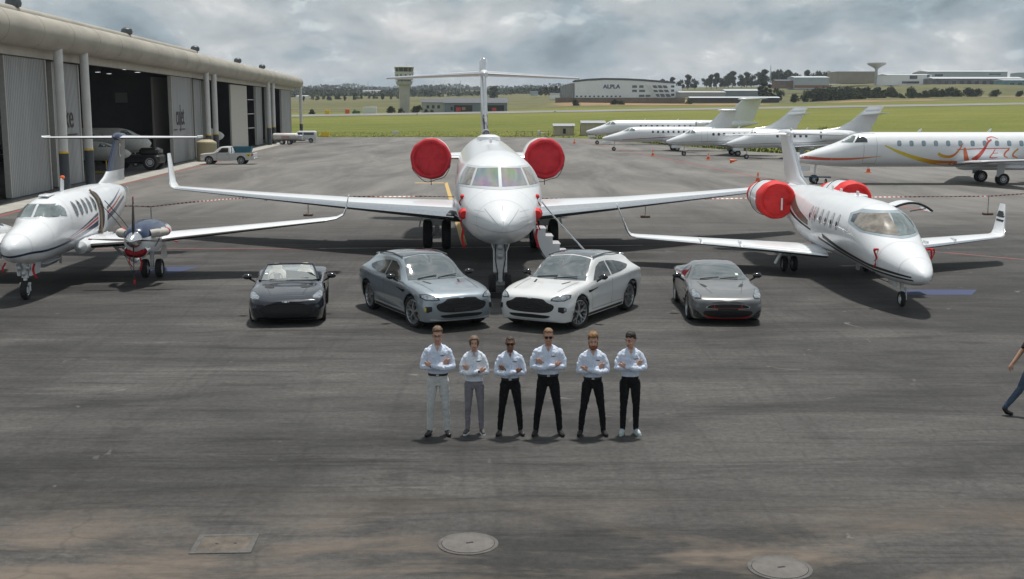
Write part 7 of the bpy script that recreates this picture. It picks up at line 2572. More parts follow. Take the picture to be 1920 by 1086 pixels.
def van_and_bowser():
    V = thing('delivery_van', 'small pale van at the far end of the hangar', 'van', (-35.4, 187.5, 0), rad(-84))
    T = [(0.0, .4, .5, .42, .6, .6, .58, .8, .5, .86, .3, .88, .89), (.15, .3, .74, .34, .82, .6, .8, .95, .7, 1.02, .4, 1.04, 1.05), (.8, .28, .82, .32, .88, .65, .86, 1.08, .76, 1.16, .5, 1.2, 1.21), (1.3, .28, .82, .32, .88, .68, .87, 1.12, .74, 1.5, .6, 1.66, 1.7), (1.7, .28, .82, .32, .88, .68, .87, 1.14, .74, 1.66, .6, 1.82, 1.86), (4.1, .3, .82, .34, .88, .7, .87, 1.14, .76, 1.66, .6, 1.82, 1.86), (4.35, .34, .78, .38, .84, .7, .83, 1.12, .72, 1.6, .56, 1.74, 1.78), (4.4, .4, .7, .44, .78, .7, .76, 1.1, .66, 1.5, .5, 1.6, 1.64)]
    bd = car_body('body', T, [PWHITE, BLACK], V, [(.8, .74), (.8, -.74), (3.5, .74), (3.5, -.74)], .38, .34, ny=50)
    bv = bvh_of(bd)
    for v in ('side+', 'side-'):
        decal('side_glass', bv, [(1.35, 1.18), (2.2, 1.2), (2.2, 1.6), (1.6, 1.6)], v, CARGL, V, off=.01, grid=.2)
        decal('rear_glass', bv, [(2.4, 1.2), (4.0, 1.2), (4.0, 1.6), (2.4, 1.6)], v, CARGL, V, off=.01, grid=.2)
    decal('windscreen', bv, [(-.7, .9), (.7, .9), (.62, 1.62), (-.62, 1.62)], 'top', SCREEN, V, off=.01, grid=.25)
    for s_ in (-1, 1):
        for wy in (.8, 3.5):
            car_wheel(V, (s_ * .74, wy, .32), .32, .2, s_, 5, 'Y', face=GREYW)
    B = thing('fuel_bowser', 'white two-axle tank trailer parked by the hangar end', 'trailer', (-36.2, 178.0, 0), rad(-90))
    MB().lathe([(0, .02), (.02, .35), (.12, .48), (.3, .52), (3.5, .52), (3.68, .48), (3.78, .35), (3.8, .02)], c=(0, .2, 1.18), axis='Y', n=24).build('tank', mat('tank_white_enamel', (.62, .60, .58), .45, vary=.1, scale=2), B, 50)
    f = MB()
    f.box((.42, 2.5, .62), (.1, 5.2, .12)).box((-.42, 2.5, .62), (.1, 5.2, .12)).box((0, 4.9, .62), (.9, .1, .12)).box((0, .1, .62), (.9, .1, .12)).box((0, 2.5, .62), (.9, .1, .12))
    f.build('chassis', mat('rusty_chassis', (.12, .08, .06), .7, vary=.3), B)
    for y in (1.65, 2.75):
        for s_ in (-1, 1):
            wheel(B, (s_ * .62, y, .36), .36, .22, rim=.6, hub=PLW)
    MB().box((0, 4.3, 1.05), (.6, .7, .7), bev=.05).build('pump_unit', GREYW, B)
    MB().tube([(0, 5.1, .62), (0, 5.6, .5), (0, 5.65, .1)], .05, 8).build('jockey_leg', STEEL, B)
    mb = MB()
    for z in (1.05, 1.22):
        mb.box((.53, 2.2, z), (.01, 1.2, .06))
    mb.build('tank_marking', REDL, B)
    B['kind'] = 'thing'
    del B['kind']


van_and_bowser()


def tank(label, loc, r, h, m, name='water_tank'):
    T = thing(name, label, 'tank', loc)
    prof = [(0, r)]
    k = 9
    for i in range(k):
        z0 = h * .82 * i / k
        prof += [(z0 + .02, r), (z0 + h * .82 / k * .5, r * 1.025), (z0 + h * .82 / k - .02, r)]
    prof += [(h * .86, r * .96), (h * .95, r * .6), (h * .97, .3), (h, .28), (h, .02)]
    MB().lathe(prof, axis='Z', n=28).build('shell', m, T, 40)
    MB().lathe([(h, .3), (h + .06, .3), (h + .08, .02)], axis='Z', n=16).build('lid', BLACK, T)
    return T


tank('sand coloured plastic water tank between the hangar columns', (-31.4, 121.5, 0), 1.0, 2.3, mat('sand_plastic', (.36, .31, .19), .6, vary=.1))
T = thing('skip_bin', 'blue open skip behind the pickup truck', 'skip', (-31.0, 133.5, 0), rad(2), None, .66)
mb = MB()
mb.loft([[(-2.1, -.8, .25), (2.1, -.8, .25), (2.1, .8, .25), (-2.1, .8, .25)], [(-2.5, -.95, 1.7), (2.5, -.95, 1.7), (2.5, .95, 1.7), (-2.5, .95, 1.7)], [(-2.42, -.87, 1.7), (2.42, -.87, 1.7), (2.42, .87, 1.7), (-2.42, .87, 1.7)], [(-2.05, -.75, .4), (2.05, -.75, .4), (2.05, .75, .4), (-2.05, .75, .4)]])
mb.build('shell', mat('blue_skip_paint', (.03, .17, .25), .5, vary=.2), T)
for x in (-1.2, 0, 1.2):
    MB().box((x, -.93, 1.0), (.1, .1, 1.35), rx=rad(6)).build('stiffener', MATS['blue_skip_paint'], T)

# traffic cones
CW = mat('cone_white_band', (.6, .6, .58), .6)


def cone(label, x, y, fallen=False):
    T = thing('traffic_cone', label, 'traffic cone', (x, y, 0), 0, 'traffic cones on the apron')
    MB().lathe([(.05, .19), (.72, .04), (.75, .02)], axis='Z', n=18).build('body', ORANGE, T)
    MB().box((0, 0, .025), (.46, .46, .05), bev=.015).build('base', ORANGE, T)
    if fallen:
        T.rotation_euler = (rad(82), 0, rad(70))
        T.location.z = .2
    else:
        MB().lathe([(.34, .129), (.50, .095)], axis='Z', n=18, cap0=False, cap1=False).build('band', CW, T)


cone('orange traffic cone left of the grey-lined jet', 16.03, 134.3)
cone('orange traffic cone in front of the grey-lined jet', 20.73, 124.6)
cone('orange traffic cone lying on its side', 21.7, 117.3, True)
cone('orange traffic cone beside the light jet engine', 18.12, 86.7)
cone('orange traffic cone behind the regional jet nose', 30.17, 99.7)
cone('small orange traffic cone near the grass edge', 9.54, 180.7)

# barrier tape on posts
m, n, l, b = node_mat('red_white_barrier_tape')
t_ = n.new('ShaderNodeTexCoord'); s_ = n.new('ShaderNodeSeparateXYZ'); l.new(t_.outputs['UV'], s_.inputs[0])
w_ = n.new('ShaderNodeMath'); w_.operation = 'FRACT'; l.new(s_.outputs[0], w_.inputs[0])
g_ = n.new('ShaderNodeMath'); g_.operation = 'GREATER_THAN'; g_.inputs[1].default_value = .5; l.new(w_.outputs[0], g_.inputs[0])
l.new(nmix(n, l, (.62, .60, .58), (.45, .10, .08), g_.outputs[0]), b.inputs['Base Color'])
b.inputs['Roughness'].default_value = .5
TAPE = m


def tape(label, pts, sag, twist):
    mb = MB()
    top, bot, us = [], [], []
    dist = 0
    prev = None
    for i in range(len(pts) - 1):
        a, c = Vector(pts[i]), Vector(pts[i + 1])
        k = 26
        for q in range(k + (1 if i == len(pts) - 2 else 0)):
            t = q / k
            p = a.lerp(c, t)
            p.z -= sag * 4 * t * (1 - t)
            if prev is not None:
                dist += (p - prev).length
            prev = p.copy()
            an = math.sin(t * 3.1 * twist + i) * .9
            top.append((p.x, p.y - .04 * math.sin(an), p.z + .034 * math.cos(an)))
            bot.append((p.x, p.y + .04 * math.sin(an), p.z - .034 * math.cos(an)))
            us.append(dist)
    N = len(top)
    mb.add(top + bot, [(i, i + 1, N + i + 1, N + i) for i in range(N - 1)])
    me = mb.mesh('barrier_tape')
    uv = me.uv_layers.new(name='UVMap')
    for lp in me.loops:
        uv.data[lp.index].uv = (us[lp.vertex_index % N] / .24, 0)
    o = finish('barrier_tape', me, [TAPE], None, 60, fix=False)
    return tag(o, label, 'barrier tape', 'lengths of barrier tape')


def post(label, x, y, h=.95):
    T = thing('barrier_post', label, 'post', (x, y, 0), 0, 'barrier posts')
    MB().tube([(0, 0, .1), (0, 0, h)], .028, 8).build('pole', STEEL, T)
    MB().box((0, 0, .06), (.46, .40, .12), bev=.03).build('foot', MATS['rusty_chassis'], T)
    return T


post('grey barrier post behind the turboprop engine', -15.56, 50.5, 1.25)
post('grey barrier post behind the turboprop wing tip', -10.33, 59.4, 1.05)
post('grey barrier post with dark foot behind the light jet winglet', 6.66, 58.5)
post('grey barrier post with dark foot near the light jet nose', 24.37, 60.0, 1.0)
tape('red and white tape between the turboprop and the large jet wing', [(-18.6, 49, 1.1), (-15.56, 50.5, 1.2), (-10.33, 59.4, 1.0)], -.12, 3)
tape('red and white tape behind the large jet fuselage', [(-10.33, 59.4, 1.0), (-4.5, 60.0, .95), (6.66, 58.5, .9)], .02, 2)
tape('red and white tape behind the light jet engines', [(6.66, 58.5, .9), (15.0, 59.2, .95), (24.37, 60.0, .95)], .0, 3)
tape('pale tape running from the right post out of the picture', [(24.37, 60.0, .95), (34, 62, 1.1)], -.1, 1)

# tow bar stand between the jets, yellow stand, marker boards on the grass
T = thing('tow_bar', 'blue tow bar standing behind the light jet tail', 'tow bar', (21.3, 84.5, 0))
BL = mat('blue_tow_paint', (.04, .10, .16), .5)
MB().tube([(-.9, 0, .55), (1.6, 0, .5)], .05, 8).build('bar', BL, T)
MB().tube([(-.7, 0, 0), (-.7, 0, 1.1)], .04, 8).build('stand', BL, T)
for s_ in (-.35, .35):
    wheel(T, (.9 + s_, 0, .2), .2, .1)
T = thing('yellow_stand', 'yellow steel wheel stand inside the hangar doorway', 'stand', (-34.6, 98.5, 0))
MB().tube([(-.9, 0, .1), (.9, 0, .1)], .05, 8).build('base_bar', YELLOWP, T)
MB().tube([(.7, 0, .1), (.7, 0, 1.1)], .05, 8).build('upright', YELLOWP, T)
for (x, y, lab) in ((-22.8, 231, 'white marker board on the grass edge left of the large jet fin'), (14.2, 392, 'white marker board beside the runway'), (-31.5, 394, 'small white marker post beside the runway')):
    T = thing('marker_board', lab, 'marker board', (x, y, ground_z(x, y) - .02))
    w = 1.25 if y < 300 else (.9 if x > 0 else .5)
    MB().box((0, 0, .62), (w, .08, .62), bev=.02).build('panel', mat('marker_board_paint', (.60, .62, .62), .5), T)
    for q in (-.35, .35):
        MB().box((q * w, .04, .16), (.06, .05, .33)).build('leg', STEEL, T)

# sheds by the grass edge
SHW = mat('cream_shed_wall', (.42, .38, .30), .8, vary=.08)
SHR = mat('grey_shed_roof', (.30, .32, .34), .5, vary=.1)


def shed(label, x, y, w, d, h, door=True):
    z = ground_z(x, y) - .05
    T = thing('shed', label, 'shed', (x, y, z))
    MB().box((0, 0, h / 2), (w, d, h)).build('wall', SHW, T)
    mb = MB()
    mb.prism([(-d / 2 - .2, h), (d / 2 + .2, h), (d / 2 + .2, h + .12), (0, h + .55), (-d / 2 - .2, h + .12)], 'X', -w / 2 - .2, w / 2 + .2)
    mb.build('roof', SHR, T, 0)
    if door:
        MB().box((w * .02, -d / 2 - .02, h * .5), (w * .14, .06, h * .55)).build('door', BLACK, T)
    for i in range(1, 4):
        MB().box((-w / 2 + w * i / 4, -d / 2 - .015, h / 2), (.05, .03, h)).build('panel_joint', GREYW, T)
    return T


shed('small cream prefabricated shed with grey roof on the grass edge', 10.0, 229.5, 3.9, 3, 1.75)
shed('second cream shed hidden behind the gold-striped jet nose', 15.4, 226, 4.4, 3, 2.2, False)
FEN = mat('dark_fence_wire', (.05, .05, .045), .7)
T = thing('wire_fence', 'low dark wire fence running to the cream shed', 'fence', (0, 0, 0))
for i, x in enumerate(np.linspace(.8, 13.2, 9)):
    z = ground_z(x, 228)
    MB().tube([(x, 228.2, z), (x, 228.2, z + (1.0 if x < 7 else 2.0))], .05, 6).build('post', FEN, T)
for zz in (.25, .6, .95):
    MB().tube([(x, 228.2, ground_z(x, 228) + zz) for x in np.linspace(.8, 13.2, 9)], .022, 5).build('wire', FEN, T)
T = thing('pump_box', 'small white pump box with pipe on the grass edge', 'pump', (5.2, 229, ground_z(5.2, 229)))
MB().box((0, 0, .5), (.5, .4, 1.0), bev=.04).build('cabinet', PLW, T)
MB().tube([(.2, 0, .6), (1.1, 0, .6), (1.1, 0, 0)], .09, 8).build('pipe', GREYW, T)
T = thing('yellow_barrier', 'yellow plastic barrier near the van', 'barrier', (-36.0, 228, ground_z(-36, 228)))
MB().prism([(-.25, 0), (.25, 0), (.12, .8), (-.12, .8)], 'X', -.8, .8).build('body', YELLOWP, T)

# ---------------------------------------------------------------- aircraft stored inside the hangar
HW = mat('dull_aircraft_white', (.66, .66, .64), .4, vary=.1)


def hangar_jet(label, loc, rz, L, D, zb):
    J = thing('stored_jet', label, 'aircraft', loc, rz)
    R = D / 2
    F = Fuse([(0, .02, zb + D * .4, zb + D * .37), (.3, R * .3, zb + D * .55, zb + D * .2), (1.2, R * .7, zb + D * .72, zb + .08), (2.4, R * .95, zb + D * .95, zb), (3.2, R, zb + D, zb), (L * .62, R, zb + D, zb), (L * .8, R * .7, zb + D, zb + D * .3), (L, R * .15, zb + D * .9, zb + D * .7)])
    fu = F.build(J, HW)
    bv = bvh_of(fu)
    for s_ in (-1, 1):
        v = 'side+' if s_ > 0 else 'side-'
        decal('windscreen_pane', bv, [(1.5, zb + D * .72), (2.6, zb + D * .74), (2.6, zb + D * .9), (2.2, zb + D * .9)], v, CKPIT, J, off=.01, grid=.2)
        for k in range(7):
            decal('cabin_window', bv, ell(4.2 + k * .8, zb + D * .66, .15, .2), v, GLASSD, J, off=.01, grid=.3)
        wing('wing', [(R * .4, L * .38, zb + .2, L * .2, .12, 3), (L * .46, L * .6, zb + .7, L * .05, .1, 3)], [HW, CHROME], J, s_, le=.07)
        nacelle(J, (s_ * (R + .55), L * .62, zb + D * .75), .5, 2.8, HW, n_=20)
        wing('tailplane', [(.05, L * .88, zb + D + L * .12, L * .1, .1, 0), (L * .14, L * .95, zb + D + L * .12, L * .05, .1, 0)], [HW, CHROME], J, s_, sub=2)
        g_ = MB().tube([(s_ * R * 1.3, L * .5, zb + .2), (s_ * R * 1.3, L * .5, .3)], .07, 8).build('main_gear', GEARW, J)
        wheel(g_, (s_ * R * 1.3, L * .5, .32), .32, .2)
    wing('fin', [(0, L * .74, zb + D - .1, L * .22, .06, 90), (0, L * .88, zb + D + L * .12, L * .11, .08, 90)], [HW, CHROME], J, 1)
    g_ = MB().tube([(0, 1.6, zb + .2), (0, 1.6, .3)], .05, 8).build('nose_gear', GEARW, J)
    wheel(g_, (0, 1.6, .27), .27, .16)
    return J


hangar_jet('pale jet parked deep inside the first hangar bay', (-33.4, 109.5, 0), rad(86), 18, 2.3, 1.3)
hangar_jet('grey jet with its nose by the first hangar doorway', (-32.2, 99.8, 0), rad(80), 13, 1.6, 1.0)
hangar_jet('white jet standing inside the second hangar bay', (-34.9, 143.5, 0), rad(84), 15, 2.1, 1.3)
# dark tug with big wheels in the doorway
T = thing('aircraft_tug', 'black aircraft tug with large wheels in the hangar doorway', 'tug', (-35.0, 105.0, 0), rad(-90))
mb = MB()
mb.box((0, 1.3, .95), (2.0, 5.2, .75), bev=.15)
mb.build('chassis', BLACK, T)
MB().box((0, 2.9, 1.6), (1.8, 1.7, .7), bev=.2).build('cab', GLOSSB, T)
MB().box((0, .1, 1.45), (1.7, 1.7, .35), bev=.1).build('bonnet', BLACK, T)
for y in (0, 3.1):
    for s_ in (-1, 1):
        wheel(T, (s_ * 1.0, y, .68), .68, .45, rim=.55, hub=GREYW)

# ================================================================ far side of the airfield
def far(u, v_or_none, y):
    x = (u - 960) / 2200 * y
    return x, y, ground_z(x, y)


CONCT = mat('tower_concrete', (.42, .41, .38), .8, vary=.12, scale=.4)
TWRW = mat('tower_white', (.52, .53, .53), .6, vary=.08, scale=.5)
DARKG = mat('tower_glass', (.03, .035, .04), .1, vary=.2, coat=.8)


def control_tower():
    x, y, z = far(761, None, 500)
    T = thing('control_tower', 'concrete airport control tower with flared white cab and dark glass', 'control tower', (x, y, z - .3))
    n_ = 12
    MB().lathe([(0, 2.3), (4, 2.25), (11.5, 2.2), (12, 2.6)], axis='Z', n=n_).build('shaft', CONCT, T, 20)
    MB().lathe([(11.6, 2.6), (12.2, 3.3), (12.9, 3.5), (13.2, 3.5)], axis='Z', n=n_).build('lower_flare', CONCT, T, 20)
    MB().lathe([(13.2, 3.0), (14.3, 3.0)], axis='Z', n=n_).build('gallery_glass', DARKG, T, 20)
    MB().lathe([(14.0, 3.5), (14.2, 3.75), (16.2, 3.9), (17.2, 4.05), (17.3, 3.9)], axis='Z', n=n_).build('drum', TWRW, T, 20)
    for k in range(12):
        a = 2 * math.pi * k / 12 + .26
        MB().box((3.82 * math.cos(a), 3.82 * math.sin(a), 15.9), (.12, .7, .6), rz=a).build('drum_window', DARKG, T)
    MB().lathe([(13.3, 3.7), (13.4, 3.7)], axis='Z', n=n_).build('gallery_deck', TWRW, T, 20)
    for k in range(16):
        a = 2 * math.pi * k / 16
        MB().tube([(3.65 * math.cos(a), 3.65 * math.sin(a), 13.4), (3.65 * math.cos(a), 3.65 * math.sin(a), 14.2)], .05, 5).build('gallery_post', GREYW, T)
    MB().lathe([(17.2, 3.75), (19.05, 4.06)], axis='Z', n=n_).build('cab_glass', DARKG, T, 20)
    for k in range(12):
        a = 2 * math.pi * k / 12
        MB().tube([(3.72 * math.cos(a), 3.72 * math.sin(a), 17.3), (4.02 * math.cos(a), 4.02 * math.sin(a), 19.0)], .07, 5).build('cab_mullion', TWRW, T)
    MB().lathe([(19.0, 4.15), (19.35, 4.2), (19.5, 3.6)], axis='Z', n=n_).build('roof', TWRW, T, 20)
    MB().tube([(1, 0, 19.4), (1, 0, 22.5)], .06, 5).build('aerial', STEEL, T)


control_tower()

GWALL = mat('grey_rendered_wall', (.36, .37, .36), .8, vary=.08, scale=.3)
GROOF = mat('slate_grey_roof', (.05, .06, .075), .6, vary=.1, scale=.3)
BLUEW = mat('blue_grey_cladding', (.17, .21, .25), .6, vary=.08, scale=.3)


def tower_buildings():
    x, y, z = far(840, None, 490)
    T = thing('office_block', 'small two-storey office with grey roof beside the control tower', 'building', (x - 5.5, y, z - .3))
    MB().box((0, 0, 2.2), (9.6, 8, 4.4)).build('wall', GWALL, T)
    MB().prism([(-4.5, 4.4), (4.5, 4.4), (0, 5.9)], 'X', -5.3, 5.3).build('roof', GROOF, T, 0)
    for k in range(3):
        MB().box((-2.2 + k * 2.2, -4.02, 2.6), (1.1, .08, 1.3)).build('window', DARKG, T)
    T = thing('flying_club_hangar', 'low blue-grey hangar with dark openings and slate roof behind the large jet fin', 'building', (x + 12, y, z - .3))
    MB().box((0, 0, 2.1), (25.5, 10, 4.2)).build('wall', BLUEW, T)
    MB().prism([(-5.6, 4.2), (5.6, 4.2), (0, 6.2)], 'X', -13.2, 13.2).build('roof', GROOF, T, 0)
    for (cx, w) in ((-5.2, 7.5), (8, 7.0)):
        MB().box((cx, -5.02, 1.8), (w, .1, 2.9)).build('opening', BLACK, T)
    MB().box((-9.9, -5.02, 1.9), (.9, .1, 1.4)).build('window', DARKG, T)
    MB().box((-8.6, -5.02, 1.9), (.9, .1, 1.4)).build('window', DARKG, T)
    MB().box((-7.2, -5.1, 1.6), (2.0, .06, 1.6)).build('banner', REDL, T)
    MB().box((-5.0, -5.1, 1.9), (1.5, .06, 1.1)).build('banner', mat('tan_banner', (.3, .22, .13), .7), T)
    MB().box((7.4, -5.1, 1.6), (1.8, .06, 1.2)).build('banner', REDL, T)


tower_buildings()
for (u, lab, m_, w, h) in ((618, 'yellow container left of the control tower', YELLOWP, 1.6, 1.6), (655, 'orange container left of the control tower', ORANGE, 1.4, 1.8), (672, 'green container left of the control tower', mat('green_container', (.05, .16, .05), .6), 2.4, 1.2), (697, 'white container nearest the control tower', PLW, 5, 2.5)):
    x, y, z = far(u, None, 445)
    T = thing('container', lab, 'container', (x, y, z - .1))
    MB().box((0, 0, h / 2), (w, 2.4, h), bev=.05).build('shell', m_, T)
    for i in range(1, int(w / .8)):
        MB().box((-w / 2 + i * .8, -1.21, h / 2), (.12, .04, h * .9)).build('rib', m_, T)

FACW = mat('factory_white_cladding', (.78, .80, .83), .6, vary=.05, scale=.2)
FACG = mat('factory_silo_grey', (.24, .25, .26), .6, vary=.15, scale=.3)


def alpla():
    Y = 800.0
    x0, _, z = far(1050, None, Y)
    z = V2Z(183.5, Y)
    s = Y / 2200.0
    T = thing('factory', 'large white factory with blue ALPLA sign and slanted window bands', 'factory', ((1165 - 960) * s, Y, z - .5))
    X = lambda u: (u - 1165) * s
    Z = lambda v: (183.5 - v) * s
    top = [(1076, 154), (1100, 151.5), (1130, 150), (1165, 150.5), (1200, 152), (1262, 157)]
    body = [(X(1076), 0)] + [(X(u), Z(v)) for u, v in top] + [(X(1262), 0)]
    mb = MB()
    mb.prism(body, 'Y', 0, 30)
    mb.build('main_hall', FACW, T, 0)
    MB().box((X(1268), 12, Z(161) / 2), (13 * s, 20, Z(161))).build('side_wing', FACW, T)
    rf = MB()
    R1 = [(X(u), -.4, Z(v) + .1) for u, v in top]
    R2 = [(X(u), 30.4, Z(v) + .1) for u, v in top]
    R3 = [(X(u), 30.4, Z(v) + 1.3) for u, v in top]
    R4 = [(X(u), -.4, Z(v) + 1.3) for u, v in top]
    rf.loft([R1, R2, R3, R4, R1], closed=False)
    rf.build('roof', GROOF, T, 30)
    for i, u in enumerate((1051, 1055, 1059, 1063, 1067, 1071)):
        MB().lathe([(0, 1.15), (Z(160 - i * .9), 1.15), (Z(158.5 - i * .9), .6)], c=(X(u) + .6, 2, 0), axis='Z', n=14).build('silo', FACG, T)
    # sign
    t = text_mesh('factory_sign', 'ALPLA', 3.6, mat('sign_navy', (.01, .035, .14), .5), T, extrude=.1, sx=1.12, bold=.09)
    t.rotation_euler = (rad(90), 0, 0)
    t.location = (X(1144), -.15, Z(165.4))
    for u0, u1, v0, v1 in ((1182, 1191, 160, 164.5), (1195, 1203, 160, 164.5), (1182, 1191, 168, 172), (1195, 1206, 168, 172), (1195, 1205, 177, 181), (1207, 1216, 177, 181)):
        MB().box((X((u0 + u1) / 2), -.04, Z((v0 + v1) / 2)), ((u1 - u0) * s, .1, abs(v1 - v0) * s)).build('window', DARKG, T)
    # slanted bands: each row a row of leaning panes
    for r, (v0, v1, ua, ub) in enumerate(((160, 165, 1219, 1247), (168, 172.5, 1220, 1250), (175.5, 181, 1223, 1253))):
        k = 3
        for i in range(k):
            a, c = ua + (ub - ua) * i / k, ua + (ub - ua) * (i + .8) / k
            sl = 3.0
            MB().prism([(X(a), Z(v0)), (X(c), Z(v0)), (X(c + sl), Z(v1)), (X(a + sl), Z(v1))], 'Y', -.08, .05).build('slanted_window', DARKG, T, 0)
    for (v0, v1) in ((160, 164), (167.5, 171.5), (175.5, 179)):
        MB().box((X(1257), -.04, Z((v0 + v1) / 2)), (6 * s, .1, 4 * s)).build('window', DARKG, T)
    for sl in (1207, 1212):
        MB().prism([(X(sl), Z(158)), (X(sl + 2.4), Z(158)), (X(sl + 17.4), Z(183)), (X(sl + 15), Z(183))], 'Y', -.5, 0).build('slanted_fin', PLW, T, 0)
    for i in range(11):
        u = 1080 + i * 8
        MB().box((X(u), -.04, Z(180)), (3.5 * s, .1, 2.6 * s)).build('ground_window', DARKG, T)
    # long retaining wall in front
    W = thing('retaining_wall', 'long brown retaining wall below the white factory', 'wall', ((1160 - 960) * 660 / 2200, 660, V2Z(194.5, 660)))
    MB().box((0, 0, 1.4), (240 * 660 / 2200 * 1.0, .6, 3.6)).build('wall', mat('brown_stone_wall', (.17, .13, .10), .9, vary=.2, scale=.25), W)


alpla()


def block(name, label, u0, u1, v_top, v_bot, Y, wall, roof=None, depth=20, windows=(), pitch=0.0, cat='building', stripe=None):
    s = Y / 2200.0
    z = V2Z(v_bot, Y)
    T = thing(name, label, cat, (((u0 + u1) / 2 - 960) * s, Y, z - 1.0))
    w, h = (u1 - u0) * s, (v_bot - v_top) * s
    MB().box((0, depth / 2, (h + 1) / 2), (w, depth, h + 1)).build('wall', wall, T)
    if roof:
        mb = MB()
        mb.prism([(-.4, h + 1), (depth + .4, h + 1), (depth / 2, h + 1 + pitch + .3)], 'X', -w / 2 - .4, w / 2 + .4)
        mb.build('roof', roof, T, 0)
    for (a, b_, c, d) in windows:
        MB().box((((a + b_) / 2 - (u0 + u1) / 2) * s, -.04, 1 + (v_bot - (c + d) / 2) * s), ((b_ - a) * s, .12, (d - c) * s)).build('window', DARKG, T)
    if stripe:
        MB().box((0, -.05, 1 + stripe[0] * s), (w + .1, .14, stripe[1] * s)).build('base_band', stripe[2], T)
    return T


BRICK = mat('red_brick_wall', (.24, .10, .06), .85, vary=.15, scale=.5)
PALEB = mat('pale_blue_cladding', (.36, .42, .46), .6, vary=.05, scale=.2)
STONEW = mat('beige_concrete_wall', (.30, .26, .20), .85, vary=.12, scale=.2)
LROOF = mat('pale_metal_roof', (.46, .49, .51), .5, vary=.08, scale=.2)
block('warehouse', 'pale blue warehouse with brick base on the right-hand rise', 1482, 1546, 147, 166, 900, PALEB, LROOF, 25, (), 1.0, stripe=(2.5, 5, BRICK))
block('brick_house', 'brown brick house left of the pale blue warehouse', 1447, 1482, 153, 164, 905, mat('brown_brick', (.17, .11, .08), .85, vary=.15), GROOF, 14, ((1456, 1470, 156, 160),), .8)
block('reservoir', 'long beige concrete reservoir wall below the water tower', 1559, 1632, 136, 155, 980, STONEW, None, 30, ())
block('white_warehouse', 'white warehouse with black window at the right skyline', 1654, 1735, 142.5, 159, 930, FACW, LROOF, 30, ((1694, 1708, 143.5, 150), (1680, 1712, 154, 158), (1726, 1731, 142, 154)), .8)
block('long_warehouse', 'long grey warehouse on the right skyline', 1728, 1874, 136.5, 152, 1010, PALEB, LROOF, 40, ((1740, 1755, 141, 145), (1840, 1862, 140, 142)), 1.2)
block('workshop_row', 'low cluttered workshop row with pale roof at the far right', 1738, 1905, 149, 163, 900, mat('workshop_wall', (.14, .14, .15), .8, vary=.5, scale=.15), LROOF, 22, tuple((1745 + i * 14, 1752 + i * 14, 153, 161) for i in range(11)), 1.2)
block('corner_building', 'blue-trimmed building at the right edge of the skyline', 1868, 1960, 152, 167, 860, mat('teal_wall', (.12, .24, .29), .7, vary=.3, scale=.2), LROOF, 18, ((1880, 1888, 157, 164), (1895, 1903, 157, 164)), .6)
block('edge_warehouse', 'grey warehouse cut off at the right edge', 1906, 1990, 138, 150, 1030, PALEB, LROOF, 30, ())
block('long_shed', 'long low dark shed below the trees behind the parked jets', 1290, 1455, 184, 190, 640, mat('dark_shed_wall', (.035, .045, .045), .8, vary=.3), LROOF, 10, (), .4)
block('low_warehouse', 'low pale warehouse right of the white factory', 1270, 1355, 174, 180, 780, mat('grey_shed', (.30, .31, .32), .7, vary=.1), LROOF, 18, (), .5)
block('low_warehouse', 'grey roofed sheds beside the tall dark trees', 1355, 1420, 171, 179, 790, mat('blue_shed', (.20, .23, .26), .7, vary=.1), LROOF, 18, (), .8)
block('roadside_store', 'small white store left of the white factory', 1031, 1048, 177, 184, 800, FACW, GROOF, 10, (), .4)
block('blue_kiosk', 'small pale blue kiosk on the grassy rise', 994, 1008, 173.5, 178, 1000, PALEB, GROOF, 8, (), .3)
block('distant_hall', 'distant white roofed hall on the left skyline', 684, 715, 171, 176, 1500, FACW, LROOF, 30, (), .5)
block('distant_hall', 'distant white hall next to the hangar end on the skyline', 560, 580, 181, 184.5, 1100, FACW, LROOF, 20, (), .5)
for i, (u, w, v) in enumerate(sorted(((580, 7, 163), (660, 10, 163), (706, 9, 163.5), (770, 8, 163), (835, 16, 163), (906, 6, 164.5), (985, 10, 160), (1004, 7, 162), (645, 5, 162), (868, 6, 162.5)))):
    block('distant_block', 'distant hazy tower block on the skyline, ' + ('first second third fourth fifth fifth fourth third second first'.split()[i]) + (' from the left' if i < 5 else ' from the right'), u - w / 2, u + w / 2, v, 172, 4700, GWALL, None, 60, ())['group'] = 'hazy tower blocks on the far skyline'


def water_tower():
    Y = 960
    s = Y / 2200.0
    T = thing('water_tower', 'concrete mushroom water tower on the right skyline', 'water tower', ((1632 - 960) * s, Y, V2Z(156, Y)))
    MB().lathe([(-2, 1.35), (9, 1.1), (11.0, 1.2)], axis='Z', n=20).build('shaft', CONCT, T, 40)
    MB().lathe([(10.5, 1.2), (11.5, 2.2), (13.2, 5.2), (14.2, 7.2), (15.0, 7.4), (15.6, 7.2), (15.9, 3), (16.0, .05)], axis='Z', n=32).build('bowl', CONCT, T, 30)


water_tower()
for (u, v0, v1, Y, lab) in ((1437, 125, 152, 1000, 'thin lattice radio mast above the right treeline'), (694, 152, 172, 1500, 'thin radio mast on the left skyline'), (865, 153, 170, 1600, 'thin radio mast right of the control tower')):
    s = Y / 2200.0
    T = thing('radio_mast', lab, 'mast', ((u - 960) * s, Y, V2Z(v1, Y) - 2))
    h = (v1 - v0) * s + 2
    for q in ((-.5, -.3), (.5, -.3), (0, .5)):
        MB().tube([(q[0], q[1], 0), (q[0] * .4, q[1] * .4, h)], .12, 5).build('mast_leg', STEEL, T)
    for i in range(6):
        MB().box((0, 0, h * (i + .5) / 6), (.9, .7, .12)).build('brace', STEEL, T)

